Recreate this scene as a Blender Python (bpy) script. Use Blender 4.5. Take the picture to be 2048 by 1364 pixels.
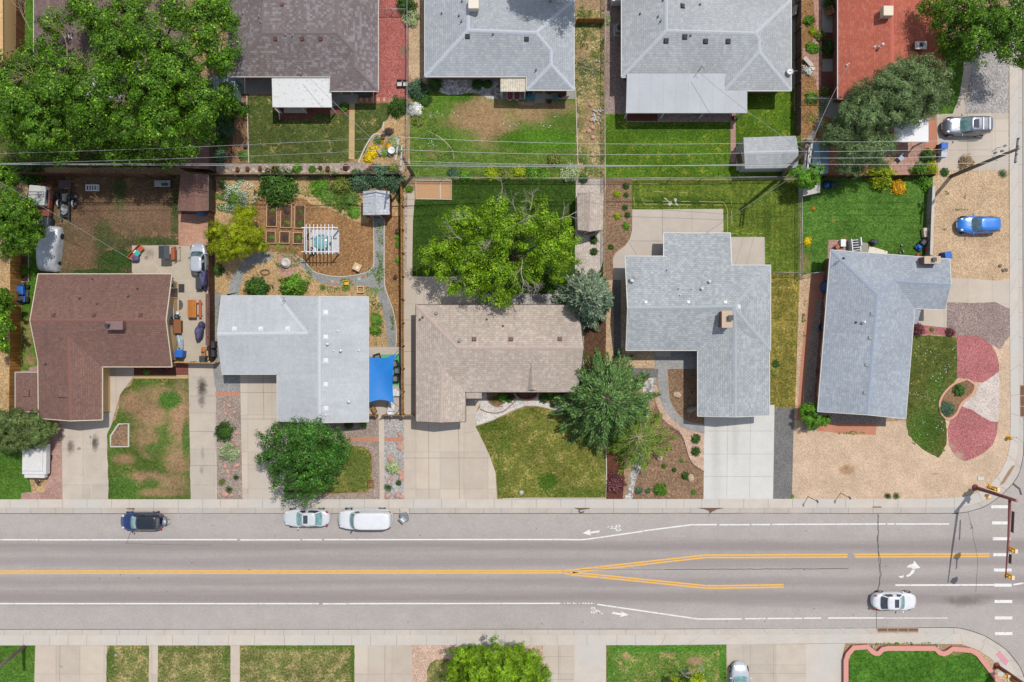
import bpy, bmesh, math, random
import numpy as np
from mathutils import Vector, Matrix, noise as mnoise
for o in list(bpy.data.objects):
 bpy.data.objects.remove(o)
SC = bpy.context.scene
COL = SC.collection
# ---------------------------------------------------------------- camera, sky, sun, exposure
CAMH = 80.0      # drone height over the street (m)
PPM = 20.0       # photo pixels per metre on the ground
cam_d = bpy.data.cameras.new('camera')
cam_d.sensor_width = 36.0
cam_d.lens = 36.0 * CAMH / (2048 / PPM)
cam_d.clip_end = 2000
cam = bpy.data.objects.new('camera', cam_d)
COL.objects.link(cam)
cam.location = (0, 0, CAMH)
cam.rotation_euler = (0, 0, 0)
SC.camera = cam
SUN_DIR = Vector((0.283, 0.365, 1.0)).normalized()     # towards the sun
SUN_EL = math.asin(SUN_DIR.z)
SUN_AZ = math.atan2(SUN_DIR.x, SUN_DIR.y)
world = bpy.data.worlds.new('World')
SC.world = world
world.use_nodes = True
wn = world.node_tree
for n in list(wn.nodes):
 wn.nodes.remove(n)
sky = wn.nodes.new('ShaderNodeTexSky')
sky.sky_type = 'NISHITA'
sky.sun_disc = False
sky.sun_elevation = SUN_EL
sky.sun_rotation = SUN_AZ
sky.altitude = 1600
bgn = wn.nodes.new('ShaderNodeBackground')
bgn.inputs['Strength'].default_value = 0.15
wo = wn.nodes.new('ShaderNodeOutputWorld')
hsv = wn.nodes.new('ShaderNodeHueSaturation')      # bright broken cloud: a whiter sky than clear blue
hsv.inputs['Saturation'].default_value = 0.45
wn.links.new(sky.outputs[0], hsv.inputs['Color'])
wn.links.new(hsv.outputs[0], bgn.inputs[0])
wn.links.new(bgn.outputs[0], wo.inputs[0])
sun_d = bpy.data.lights.new('sun', 'SUN')
sun_d.energy = 3.0
sun_d.angle = math.radians(0.55)
sun_d.color = (1.0, 0.95, 0.875)
sun = bpy.data.objects.new('sun', sun_d)
COL.objects.link(sun)
sun.rotation_euler = SUN_DIR.to_track_quat('Z', 'Y').to_euler()
SC.view_settings.view_transform = 'Standard'
SC.view_settings.look = 'None'
SC.view_settings.exposure = 0.5
SC.view_settings.gamma = 1.0
# ---------------------------------------------------------------- helpers
def w(px, py, z=0.0):
 """photo pixel seen at height z -> world point"""
 k = (CAMH - z) / CAMH / PPM
 return Vector(((px - 1024) * k, (682 - py) * k, z))
def lin(c):
 c /= 255.0
 return c / 12.92 if c <= 0.04045 else ((c + 0.055) / 1.055) ** 2.4
KEXP = 1.75
def S(r, g, b, k=None):
 """sunlit photo colour -> albedo"""
 k = k or KEXP
 return (min(lin(r) / k, .9), min(lin(g) / k, .9), min(lin(b) / k, .9), 1.0)
def tag(o, label=None, cat=None, group=None, kind=None):
 if label: o['label'] = label
 if cat: o['category'] = cat
 if group: o['group'] = group
 if kind: o['kind'] = kind
 return o
def empty(name, loc=(0, 0, 0), rz=0.0, label=None, cat=None, group=None):
 o = bpy.data.objects.new(name, None)
 o.empty_display_size = .3
 COL.objects.link(o)
 o.location = loc
 o.rotation_euler = (0, 0, rz)
 return tag(o, label, cat, group)
def copy_tree(o, parent=None):
 c = o.copy()
 COL.objects.link(c)
 if parent is not None:
  c.parent = parent
 for ch in list(o.children):
  copy_tree(ch, c)
 return c
class MB:
 """collects shapes into one mesh"""
 def __init__(s):
  s.v = []; s.f = []; s.m = []; s.uv = None
 def add(s, verts, faces, mi=0):
  b = len(s.v)
  s.v += [tuple(p) for p in verts]
  s.f += [tuple(b + i for i in f) for f in faces]
  s.m += [mi] * len(faces)
  return s
 def box(s, c, size, rz=0.0, mi=0, top=(1, 1), tilt=None):
  """c = centre of the bottom; top = scale of the upper face"""
  x, y, z = size
  R = Matrix.Rotation(rz, 3, 'Z')
  if tilt: R = R @ Matrix.Rotation(tilt[1], 3, tilt[0])
  vs = []
  for zz, (sx, sy) in ((0, (1, 1)), (z, top)):
   for (a, b) in ((-.5, -.5), (.5, -.5), (.5, .5), (-.5, .5)):
    vs.append(Vector(c) + R @ Vector((a * x * sx, b * y * sy, zz)))
  return s.add(vs, [(3, 2, 1, 0), (4, 5, 6, 7), (0, 1, 5, 4), (1, 2, 6, 5), (2, 3, 7, 6), (3, 0, 4, 7)], mi)
 def rbox(s, c, size, r=.04, rz=0.0, mi=0):
  """box with rounded vertical corners and a chamfered top"""
  x, y, z = size
  r = min(r, x * .45, y * .45, z * .45)
  R = Matrix.Rotation(rz, 3, 'Z')
  rings = []
  for zz, ins in ((0, r * .4), (r, 0), (z - r, 0), (z - r * .3, r * .3), (z, r)):
   ring = []
   for (sx, sy, a0) in ((1, 1, 0), (-1, 1, 90), (-1, -1, 180), (1, -1, 270)):
    for k in range(3):
     a = math.radians(a0 + 45 * k)
     ring.append(Vector(c) + R @ Vector((sx * (x / 2 - r) + (r - ins) * math.cos(a), sy * (y / 2 - r) + (r - ins) * math.sin(a), zz)))
   rings.append(ring)
  return s.loft(rings, mi=mi)
 def loft(s, rings, closed=True, cap=True, mi=0):
  n = len(rings[0]); vs = [p for r in rings for p in r]; fs = []
  for k in range(len(rings) - 1):
   for i in range(n if closed else n - 1):
    j = (i + 1) % n
    fs.append((k * n + i, k * n + j, (k + 1) * n + j, (k + 1) * n + i))
  if cap:
   fs.append(tuple(range(n - 1, -1, -1)))
   fs.append(tuple((len(rings) - 1) * n + i for i in range(n)))
  return s.add(vs, fs, mi)
 def tube(s, pts, rad, n=6, mi=0, cap=True):
  pts = [Vector(p) for p in pts]
  if not hasattr(rad, '__len__'): rad = [rad] * len(pts)
  rings = []
  for i, p in enumerate(pts):
   d = (pts[min(i + 1, len(pts) - 1)] - pts[max(i - 1, 0)])
   if d.length < 1e-9: d = Vector((0, 0, 1))
   d.normalize()
   u = d.cross(Vector((0, 0, 1)) if abs(d.z) < .95 else Vector((1, 0, 0))).normalized()
   v = d.cross(u)
   rings.append([p + (u * math.cos(2 * math.pi * k / n) + v * math.sin(2 * math.pi * k / n)) * rad[i] for k in range(n)])
  return s.loft(rings, cap=cap, mi=mi)
 def lathe(s, c, prof, n=16, mi=0):
  rings = [[Vector(c) + Vector((r * math.cos(2 * math.pi * k / n), r * math.sin(2 * math.pi * k / n), z)) for k in range(n)] for (r, z) in prof]
  return s.loft(rings, mi=mi)
 def prism(s, pts, z0, z1, mi=0):
  n = len(pts)
  vs = [(p[0], p[1], z0) for p in pts] + [(p[0], p[1], z1) for p in pts]
  return s.add(vs, [tuple(range(n - 1, -1, -1)), tuple(range(n, 2 * n))] + [(i, (i + 1) % n, n + (i + 1) % n, n + i) for i in range(n)], mi)
 def blob(s, c, r, seed=0, amt=.25, sub=2, mi=0, flat=.5):
  """faceted rock shape"""
  bm = bmesh.new()
  bmesh.ops.create_icosphere(bm, subdivisions=sub, radius=1)
  rr = r if hasattr(r, '__len__') else (r, r, r * flat)
  vs = []
  for v in bm.verts:
   p = v.co.copy()
   k = 1 + amt * mnoise.noise(p * 1.3 + Vector((seed * 7.1, seed * 3.3, 0))) * 1.6
   vs.append(Vector((c[0] + p.x * rr[0] * k, c[1] + p.y * rr[1] * k, c[2] + p.z * rr[2] * k)))
  fs = [tuple(v.index for v in f.verts) for f in bm.faces]
  bm.free()
  return s.add(vs, fs, mi)
 def build(s, name, mat, parent=None, smooth=False, loc=None, fixn=True):
  me = bpy.data.meshes.new(name)
  me.from_pydata(s.v, [], s.f)
  mats = mat if isinstance(mat, (list, tuple)) else [mat]
  for m in mats: me.materials.append(m)
  if len(mats) > 1:
   me.polygons.foreach_set('material_index', s.m)
  if fixn:
   bm = bmesh.new(); bm.from_mesh(me)
   bmesh.ops.recalc_face_normals(bm, faces=bm.faces)
   bm.to_mesh(me); bm.free()
  if s.uv:
   ul = me.uv_layers.new(name='uv')
   for p in me.polygons:
    for li in p.loop_indices:
     ul.data[li].uv = s.uv[me.loops[li].vertex_index]
  if smooth:
   me.polygons.foreach_set('use_smooth', [True] * len(me.polygons))
  me.update()
  o = bpy.data.objects.new(name, me)
  COL.objects.link(o)
  if parent is not None: o.parent = parent
  if loc is not None: o.location = loc
  return o
# ---------------------------------------------------------------- node helpers
class NT:
 def __init__(s, name):
  s.mat = bpy.data.materials.new(name)
  s.mat.use_nodes = True
  s.t = s.mat.node_tree
  for n in list(s.t.nodes): s.t.nodes.remove(n)
  s.out = s.t.nodes.new('ShaderNodeOutputMaterial')
 def n(s, typ, **kw):
  nd = s.t.nodes.new('ShaderNode' + typ)
  for k, v in kw.items(): setattr(nd, k, v)
  return nd
 def put(s, sock, v):
  if v is None: return
  if isinstance(v, bpy.types.NodeSocket): s.t.links.new(v, sock)
  else: sock.default_value = v
 def math(s, op, a, b=None, c=None, clamp=False):
  nd = s.n('Math', operation=op, use_clamp=clamp)
  for i, v in enumerate((a, b, c)): s.put(nd.inputs[i], v)
  return nd.outputs[0]
 def vmath(s, op, a, b=None):
  nd = s.n('VectorMath', operation=op)
  s.put(nd.inputs[0], a)
  if b is not None: s.put(nd.inputs[1], b)
  return nd.outputs['Value'] if op in ('LENGTH', 'DISTANCE', 'DOT_PRODUCT') else nd.outputs[0]
 def mix(s, f, a, b, blend='MIX'):
  nd = s.n('Mix', data_type='RGBA', blend_type=blend)
  s.put(nd.inputs['Factor'], f)
  s.put([i for i in nd.inputs if i.name == 'A' and i.type == 'RGBA'][0], a)
  s.put([i for i in nd.inputs if i.name == 'B' and i.type == 'RGBA'][0], b)
  return [o for o in nd.outputs if o.type == 'RGBA'][0]
 def noise(s, vec, scale, detail=3, rough=.55, col=False):
  nd = s.n('TexNoise')
  if vec is not None: s.put(nd.inputs['Vector'], vec)
  nd.inputs['Scale'].default_value = scale
  nd.inputs['Detail'].default_value = detail
  nd.inputs['Roughness'].default_value = rough
  return nd.outputs['Color' if col else 'Fac']
 def smooth(s, v, lo, hi, a=0.0, b=1.0):
  nd = s.n('MapRange', interpolation_type='SMOOTHSTEP')
  s.put(nd.inputs['Value'], v)
  nd.inputs['From Min'].default_value = lo
  nd.inputs['From Max'].default_value = hi
  nd.inputs['To Min'].default_value = a
  nd.inputs['To Max'].default_value = b
  return nd.outputs[0]
 def ramp(s, v, stops):
  nd = s.n('ValToRGB')
  s.put(nd.inputs[0], v)
  e = nd.color_ramp.elements
  while len(e) < len(stops): e.new(.5)
  for k, (p, c) in enumerate(stops):
   e[k].position = p; e[k].color = c
  return nd.outputs[0]
 def pos(s):
  return s.n('NewGeometry').outputs['Position']
 def scalevec(s, v, sc):
  return s.vmath('MULTIPLY', v, sc)
 def gain(s, colr, fac):
  """colour x scalar"""
  cb = s.n('CombineColor')
  for i in range(3): s.put(cb.inputs[i], fac)
  return s.mix(1.0, colr, cb.outputs[0], 'MULTIPLY')
 def bsdf(s, colr, rough=.85, spec=.3, metal=0.0, bump=None, bstr=.4, bdist=.02, **kw):
  b = s.n('BsdfPrincipled')
  s.put(b.inputs['Base Color'], colr)
  s.put(b.inputs['Roughness'], rough)
  b.inputs['Specular IOR Level'].default_value = spec
  b.inputs['Metallic'].default_value = metal
  for k, v in kw.items(): s.put(b.inputs[k.replace('_', ' ')], v)
  if bump is not None:
   bn = s.n('Bump'); bn.inputs['Strength'].default_value = bstr; bn.inputs['Distance'].default_value = bdist
   s.put(bn.inputs['Height'], bump)
   s.t.links.new(bn.outputs[0], b.inputs['Normal'])
  s.t.links.new(b.outputs[0], s.out.inputs['Surface'])
  return s.mat
_mc = {}
def paint(name, c, rough=.6, var=.12, scale=6.0, spec=.4, metal=0.0, coat=0.0, bump=0.0, dirt=None):
 """plain procedural surface: slight mottling of colour and gloss"""
 key = (name,)
 if key in _mc: return _mc[key]
 t = NT(name)
 tc = t.n('TexCoord').outputs['Object']
 nz = t.noise(tc, scale, 4, .6)
 colr = t.gain(c, t.smooth(nz, .25, .75, 1 - var, 1 + var))
 if dirt:
  nd = t.noise(tc, scale * .35, 5, .65)
  colr = t.mix(t.smooth(nd, .52, .72, 0, dirt[1]), colr, dirt[0])
 kw = {}
 if coat: kw = dict(Coat_Weight=coat, Coat_Roughness=.05)
 m = t.bsdf(colr, t.smooth(nz, .3, .7, rough * .9, min(1, rough * 1.1)), spec, metal, bump=nz if bump else None, bstr=bump, bdist=.01, **kw)
 _mc[key] = m
 return m
def ell(t, P, blobs, wob, soft=.35):
 """mask of wobbly ellipses given in photo pixels: (px,py,rx,ry)"""
 res = None
 for bl in blobs:
  px, py, rx, ry = bl[:4]
  c = w(px, py)
  d = t.vmath('SUBTRACT', P, (c.x, c.y, 0))
  d = t.vmath('MULTIPLY', d, (PPM / rx, PPM / ry, 0))
  L = t.math('ADD', t.vmath('LENGTH', d), wob)
  k = bl[4] if len(bl) > 4 else 1.0
  mk = t.smooth(L, 1 - soft, 1 + soft, k, 0.0)
  res = mk if res is None else t.math('MAXIMUM', res, mk)
 return res
def lawn_mat(name, c1, c2, dry=None, dry_amt=(.5, .62), dirt=None, dirt_blobs=(), green=None, green_blobs=(), dscale=.9, mow=0.0, flecks=0.0, lush=0.0):
 def soft(c):
  g = .3 * c[0] + .6 * c[1] + .1 * c[2]
  return ((c[0] + (g - c[0]) * .3) * 1.05, c[1] * .9, c[2] * 1.3 + .006, 1)
 c1, c2 = soft(c1), soft(c2)
 if green: green = soft(green)
 t = NT(name)
 P = t.pos()
 fine = t.noise(P, 5.5, 5, .78)
 mid = t.noise(P, 1.3, 4, .6)
 big = t.noise(P, .28, 3, .5)
 c = t.mix(t.smooth(mid, .35, .65), c1, c2)
 if dry:
  f = t.math('ADD', t.math('MULTIPLY', t.noise(P, dscale, 6, .72), .75), t.math('MULTIPLY', fine, .25))
  c = t.mix(t.smooth(f, dry_amt[0], dry_amt[1]), c, dry)
 if mow:
  wv = t.n('TexWave', wave_type='BANDS', bands_direction='X')
  wv.inputs['Scale'].default_value = .55; wv.inputs['Distortion'].default_value = 1.0
  t.put(wv.inputs['Vector'], P)
  c = t.gain(c, t.smooth(wv.outputs['Fac'], .2, .8, 1 - mow, 1 + mow))
 wob = t.math('MULTIPLY', t.math('SUBTRACT', t.math('ADD', t.math('MULTIPLY', t.noise(P, 1.3, 7, .85), .6), t.math('MULTIPLY', fine, .4)), .5), 4.6)
 if dirt and dirt_blobs:
  c = t.mix(ell(t, P, dirt_blobs, wob, .5), c, t.mix(t.smooth(fine, .35, .65), dirt, tuple(x * .72 for x in dirt[:3]) + (1,)))
 if green and green_blobs:
  c = t.mix(ell(t, P, green_blobs, t.math('MULTIPLY', wob, .6), .3), c, green)
 c = t.gain(c, t.smooth(fine, .32, .68, .48, 1.5))
 c = t.gain(c, t.smooth(big, .3, .7, .84, 1.16))
 c = t.gain(c, t.smooth(t.noise(P, 2.2, 4, .7), .3, .7, .84, 1.16))
 if flecks:
  v = t.n('TexVoronoi'); t.put(v.inputs['Vector'], P); v.inputs['Scale'].default_value = 3.2
  sp = t.smooth(v.outputs['Distance'], .10, .16, 1, 0)
  sp = t.math('MULTIPLY', sp, t.smooth(t.noise(P, .5, 3), 1 - flecks, 1.08 - flecks))
  c = t.mix(sp, c, (.62, .62, .55, 1))
 return t.bsdf(c, .95, .0, bump=fine, bstr=.9, bdist=.05)
def gravel_mat(name, cols, scale=9.0, var=.35, patch=None, patch_blobs=(), bump=.8, leaf=None, wide=.12):
 """cells of several stone colours"""
 m_ = [sum(c[i] for c in cols) / len(cols) for i in range(3)]
 cols = [tuple(c[i] + (m_[i] - c[i]) * .35 for i in range(3)) + (1,) for c in cols]
 var *= .6; scale *= 1.25
 t = NT(name)
 P = t.pos()
 v = t.n('TexVoronoi'); t.put(v.inputs['Vector'], P); v.inputs['Scale'].default_value = scale
 sep = t.n('SeparateColor'); t.put(sep.inputs[0], v.outputs['Color'])
 n = len(cols)
 c = t.ramp(sep.outputs[0], [(k / max(1, n - 1), cc) for k, cc in enumerate(cols)])
 c = t.gain(c, t.smooth(sep.outputs[1], 0, 1, 1 - var, 1 + var))
 c = t.gain(c, t.smooth(v.outputs['Distance'], .25, .75, 1.15, .84))
 big = t.noise(P, .45, 5, .65)
 c = t.gain(c, t.smooth(big, .3, .7, 1 - wide, 1 + wide))
 fine = t.noise(P, 5, 4, .7)
 if patch and patch_blobs:
  wob = t.math('MULTIPLY', t.math('SUBTRACT', t.noise(P, 1.6, 6, .8), .5), 2.6)
  c = t.mix(ell(t, P, patch_blobs, wob, .45), c, patch)
 if leaf:
  c = t.mix(t.smooth(fine, .62, .68, 0, .8), c, leaf)
 return t.bsdf(c, .9, .2, bump=v.outputs['Distance'], bstr=bump, bdist=.04)
def conc_mat(name, c, var=.1, stain=None, stain_blobs=(), cell=None, spots=.35, rough=.85, warm=None):
 """slab concrete: panels of slightly different tone, mottling, spots"""
 t = NT(name)
 P = t.pos()
 fine = t.noise(P, 9, 5, .7)
 mid = t.noise(P, .8, 5, .65)
 big = t.noise(P, .17, 3, .5)
 col = t.gain(c, t.smooth(mid, .3, .7, 1 - var, 1 + var))
 if warm:
  col = t.mix(t.smooth(big, .42, .62, 0, .7), col, warm)
 if cell:
  bt = t.n('TexBrick')
  t.put(bt.inputs['Vector'], P)
  bt.inputs['Scale'].default_value = 1.0
  bt.inputs['Brick Width'].default_value = cell[0]; bt.inputs['Row Height'].default_value = cell[1]
  bt.inputs['Mortar Size'].default_value = cell[2]; bt.offset = 0
  bt.inputs['Color1'].default_value = (.92, .92, .92, 1); bt.inputs['Color2'].default_value = (1.06, 1.05, 1.04, 1)
  bt.inputs['Mortar'].default_value = (.55, .53, .5, 1)
  col = t.mix(1.0, col, bt.outputs['Color'], 'MULTIPLY')
 col = t.gain(col, t.smooth(fine, .25, .75, .93, 1.06))
 col = t.mix(t.smooth(t.noise(P, 1.9, 6, .8), .62, .82, 0, spots), col, tuple(x * .55 for x in c[:3]) + (1,))
 if stain and stain_blobs:
  wob = t.math('MULTIPLY', t.math('SUBTRACT', t.noise(P, 2.4, 6, .8), .5), 3.0)
  col = t.mix(ell(t, P, stain_blobs, wob, .8), col, stain)
 return t.bsdf(col, rough, .25, bump=fine, bstr=.25, bdist=.01)
def brick_mat(name, c1, c2, mortar, bw=.2, bh=.1, ms=.008, uv=False, offset=.5, var=.2, rough=.85, wide=.1):
 t = NT(name)
 V = t.n('UVMap').outputs[0] if uv else t.pos()
 P = t.pos()
 bt = t.n('TexBrick'); t.put(bt.inputs['Vector'], V)
 bt.inputs['Scale'].default_value = 1.0
 bt.inputs['Brick Width'].default_value = bw; bt.inputs['Row Height'].default_value = bh
 bt.inputs['Mortar Size'].default_value = ms; bt.inputs['Mortar Smooth'].default_value = .2
 bt.offset = offset
 bt.inputs['Color1'].default_value = c1; bt.inputs['Color2'].default_value = c2
 bt.inputs['Mortar'].default_value = mortar
 c = bt.outputs['Color']
 c = t.gain(c, t.smooth(t.noise(P, 4.5, 4, .7), .3, .7, 1 - var, 1 + var))
 c = t.gain(c, t.smooth(t.noise(P, .35, 4, .6), .3, .7, 1 - wide, 1 + wide))
 return t.bsdf(c, rough, .25, bump=bt.outputs['Fac'], bstr=-.3, bdist=.02)
def shingle_mat(name, c1, c2, c3, bw=.27, bh=.21, line=.66, var=.08, wide=.06):
 """asphalt shingles: courses along the eaves, every tab its own tone"""
 t = NT(name)
 V = t.n('UVMap').outputs[0]
 P = t.pos()
 bt = t.n('TexBrick'); t.put(bt.inputs['Vector'], V)
 bt.inputs['Scale'].default_value = 1.0
 bt.inputs['Brick Width'].default_value = bw; bt.inputs['Row Height'].default_value = bh
 bt.inputs['Mortar Size'].default_value = .028; bt.inputs['Mortar Smooth'].default_value = .6
 bt.offset = .5
 bt.inputs['Color1'].default_value = c1; bt.inputs['Color2'].default_value = c2
 bt.inputs['Mortar'].default_value = tuple(x * line for x in c1[:3]) + (1,)
 c = bt.outputs['Color']
 # a second random per tab picks the accent colour
 sx = t.scalevec(V, (1 / bw, 1 / bh, 0))
 fl = t.vmath('FLOOR', sx)
 wn_ = t.n('TexWhiteNoise', noise_dimensions='2D'); t.put(wn_.inputs['Vector'], fl)
 c = t.mix(t.smooth(wn_.outputs['Value'], .6, .9, 0, .5), c, c3)
 c = t.gain(c, t.smooth(t.noise(P, 9, 3, .7), .3, .7, 1 - var, 1 + var))
 c = t.gain(c, t.smooth(t.noise(P, .25, 5, .6), .3, .7, 1 - wide, 1 + wide))
 # rain streaks running down the slope
 c = t.gain(c, t.smooth(t.noise(t.scalevec(V, (2.2, .25, 0)), 1.0, 4, .7), .3, .7, .95, 1.05))
 return t.bsdf(c, .92, .2, bump=bt.outputs['Fac'], bstr=-.35, bdist=.02)
def wood_mat(name, c, plank=.14, axis='X', var=.25, rough=.8, gap=.5):
 t = NT(name)
 tc = t.n('TexCoord').outputs['Object']
 sx = t.n('SeparateXYZ'); t.put(sx.inputs[0], tc)
 a = sx.outputs[{'X': 0, 'Y': 1, 'Z': 2}[axis]]
 fl = t.math('FLOOR', t.math('DIVIDE', a, plank))
 wn_ = t.n('TexWhiteNoise', noise_dimensions='1D'); t.put(wn_.inputs['W'], fl)
 c2 = t.gain(c, t.smooth(wn_.outputs['Value'], 0, 1, 1 - var, 1 + var))
 fr = t.math('FRACT', t.math('DIVIDE', a, plank))
 c2 = t.gain(c2, t.smooth(fr, .0, .12, gap, 1))
 c2 = t.gain(c2, t.smooth(t.noise(tc, 7, 5, .7), .3, .7, .8, 1.2))
 return t.bsdf(c2, rough, .25)
def leaf_mat(name, dark, light, accent=None, acc=.0, trans=.16, gloss=.35):
 """every leaf an island with its own shade of the species' colour"""
 t = NT(name)
 g = t.n('NewGeometry')
 r = g.outputs['Random Per Island']
 stops = [(0, dark), (1, light)] if accent is None else [(0, dark), (1 - acc - .02, light), (1 - acc, accent)]
 c = t.ramp(r, stops)
 c = t.gain(c, t.smooth(t.noise(g.outputs['Position'], .75, 3, .6), .3, .7, .62, 1.38))
 b = t.n('BsdfPrincipled')
 t.put(b.inputs['Base Color'], c)
 b.inputs['Roughness'].default_value = .55
 b.inputs['Specular IOR Level'].default_value = gloss * .6
 tr = t.n('BsdfTranslucent')
 t.put(tr.inputs[0], t.mix(1.0, c, (1.25, 1.15, .5, 1), 'MULTIPLY'))
 mx = t.n('MixShader'); mx.inputs[0].default_value = trans
 t.t.links.new(b.outputs[0], mx.inputs[1]); t.t.links.new(tr.outputs[0], mx.inputs[2])
 t.t.links.new(mx.outputs[0], t.out.inputs['Surface'])
 return t.mat
def glass_mat(name, c, rough=.06):
 t = NT(name)
 tc = t.n('TexCoord').outputs['Object']
 c2 = t.gain(c, t.smooth(t.noise(tc, 2.5, 4, .6), .3, .7, .7, 1.4))
 return t.bsdf(c2, rough, .8, Coat_Weight=.6, Coat_Roughness=.03)
# ---------------------------------------------------------------- ground sheets
def catmull(pts, n=6, closed=True):
 out = []
 L = len(pts)
 rng = range(L) if closed else range(L - 1)
 for i in rng:
  p0, p1, p2, p3 = [Vector(pts[j % L]) if closed else Vector(pts[min(max(j, 0), L - 1)]) for j in (i - 1, i, i + 1, i + 2)]
  for k in range(n):
   t = k / n
   out.append(.5 * ((2 * p1) + (-p0 + p2) * t + (2 * p0 - 5 * p1 + 4 * p2 - p3) * t * t + (-p0 + 3 * p1 - 3 * p2 + p3) * t ** 3))
 if not closed: out.append(Vector(pts[-1]))
 return out
def W2(pts):
 return [w(p[0], p[1]).to_2d() for p in pts]
def rough_outline(p2, amp, step=.3, seed=0.0):
 out = []
 n = len(p2)
 for i in range(n):
  a, b = p2[i], p2[(i + 1) % n]
  L = (b - a).length
  k = max(1, int(L / step))
  d = (b - a)
  nn = Vector((-d.y, d.x)).normalized() if L > 1e-6 else Vector((0, 0))
  for j in range(k):
   q = a + d * (j / k)
   out.append(q + nn * amp * (mnoise.noise(Vector((q.x * 1.7, q.y * 1.7, seed))) + .6 * mnoise.noise(Vector((q.x * 5, q.y * 5, seed + 3)))))
 return out
_si = 0
def sheet(name, pts, level, mat, sm=False, amp=0.0, thick=0.0, lines=(), lmat=None, kind='structure', label=None, cat=None):
 """flat piece of ground; level counts 4 mm steps above the yard soil"""
 global _si
 _si += 1
 z = .004 * level + thick + (_si % 13) * .0003
 p2 = W2(pts)
 if sm: p2 = [Vector(p) for p in catmull(p2, 6)]
 if amp: p2 = rough_outline(p2, amp, seed=level * 1.3 + len(pts))
 mb = MB()
 n = len(p2)
 mb.add([(p.x, p.y, z) for p in p2], [tuple(range(n))])
 zb = -.1
 mb.add([(p.x, p.y, z) for p in p2] + [(p.x, p.y, zb) for p in p2], [(i, (i + 1) % n, n + (i + 1) % n, n + i) for i in range(n)])
 for ln in lines:
  a, b = w(ln[0], ln[1]).to_2d(), w(ln[2], ln[3]).to_2d()
  d = (b - a).normalized(); q = Vector((-d.y, d.x)) * (ln[4] if len(ln) > 4 else .018)
  mb.add([(a.x - q.x, a.y - q.y, z + .003), (b.x - q.x, b.y - q.y, z + .003), (b.x + q.x, b.y + q.y, z + .003), (a.x + q.x, a.y + q.y, z + .003)], [(0, 1, 2, 3)], 1)
 me_m = [mat, lmat or MAT['joint']] if lines else mat
 o = mb.build(name, me_m, fixn=False)
 # make every top face point up
 me = o.data
 bm = bmesh.new(); bm.from_mesh(me)
 for f in bm.faces:
  f.normal_update()
  if abs(f.normal.z) > .5 and f.normal.z < 0: f.normal_flip()
 bm.to_mesh(me); bm.free()
 return tag(o, label, cat, None, kind)
def ribbon(mb, pts, width, z, closed=False, mi=0, z1=None):
 """flat or raised strip along a world 2D path"""
 n = len(pts)
 L = []; R = []
 for i, p in enumerate(pts):
  a = pts[(i - 1) % n] if closed else pts[max(i - 1, 0)]
  b = pts[(i + 1) % n] if closed else pts[min(i + 1, n - 1)]
  d = (b - a)
  if d.length < 1e-9: d = Vector((1, 0))
  d.normalize()
  q = Vector((-d.y, d.x)) * width / 2
  L.append(p + q); R.append(p - q)
 m = n if closed else n - 1
 if z1 is None:
  vs = [(p.x, p.y, z) for p in R] + [(p.x, p.y, z) for p in L]
  mb.add(vs, [(i, (i + 1) % n, n + (i + 1) % n, n + i) for i in range(m)], mi)
 else:
  vs = [(p.x, p.y, z) for p in R] + [(p.x, p.y, z1) for p in R] + [(p.x, p.y, z1) for p in L] + [(p.x, p.y, z) for p in L]
  fs = []
  for i in range(m):
   j = (i + 1) % n
   for k in range(3): fs.append((k * n + i, k * n + j, (k + 1) * n + j, (k + 1) * n + i))
  if not closed:
   fs += [(0, n, 2 * n, 3 * n), (n - 1, 4 * n - 1, 3 * n - 1, 2 * n - 1)]
  mb.add(vs, fs, mi)
 return mb
def edging(name, pts, width, h, mat, sm=False, closed=False, label=None, cat='edging', z=0.0):
 p2 = W2(pts)
 if sm: p2 = catmull(p2, 6, closed)
 mb = ribbon(MB(), p2, width, z, closed, z1=z + h)
 o = mb.build(name, mat)
 return tag(o, label, cat)
MAT = {}
MAT['joint'] = paint('joint_dark', (.14, .125, .11, 1), .9)
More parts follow.
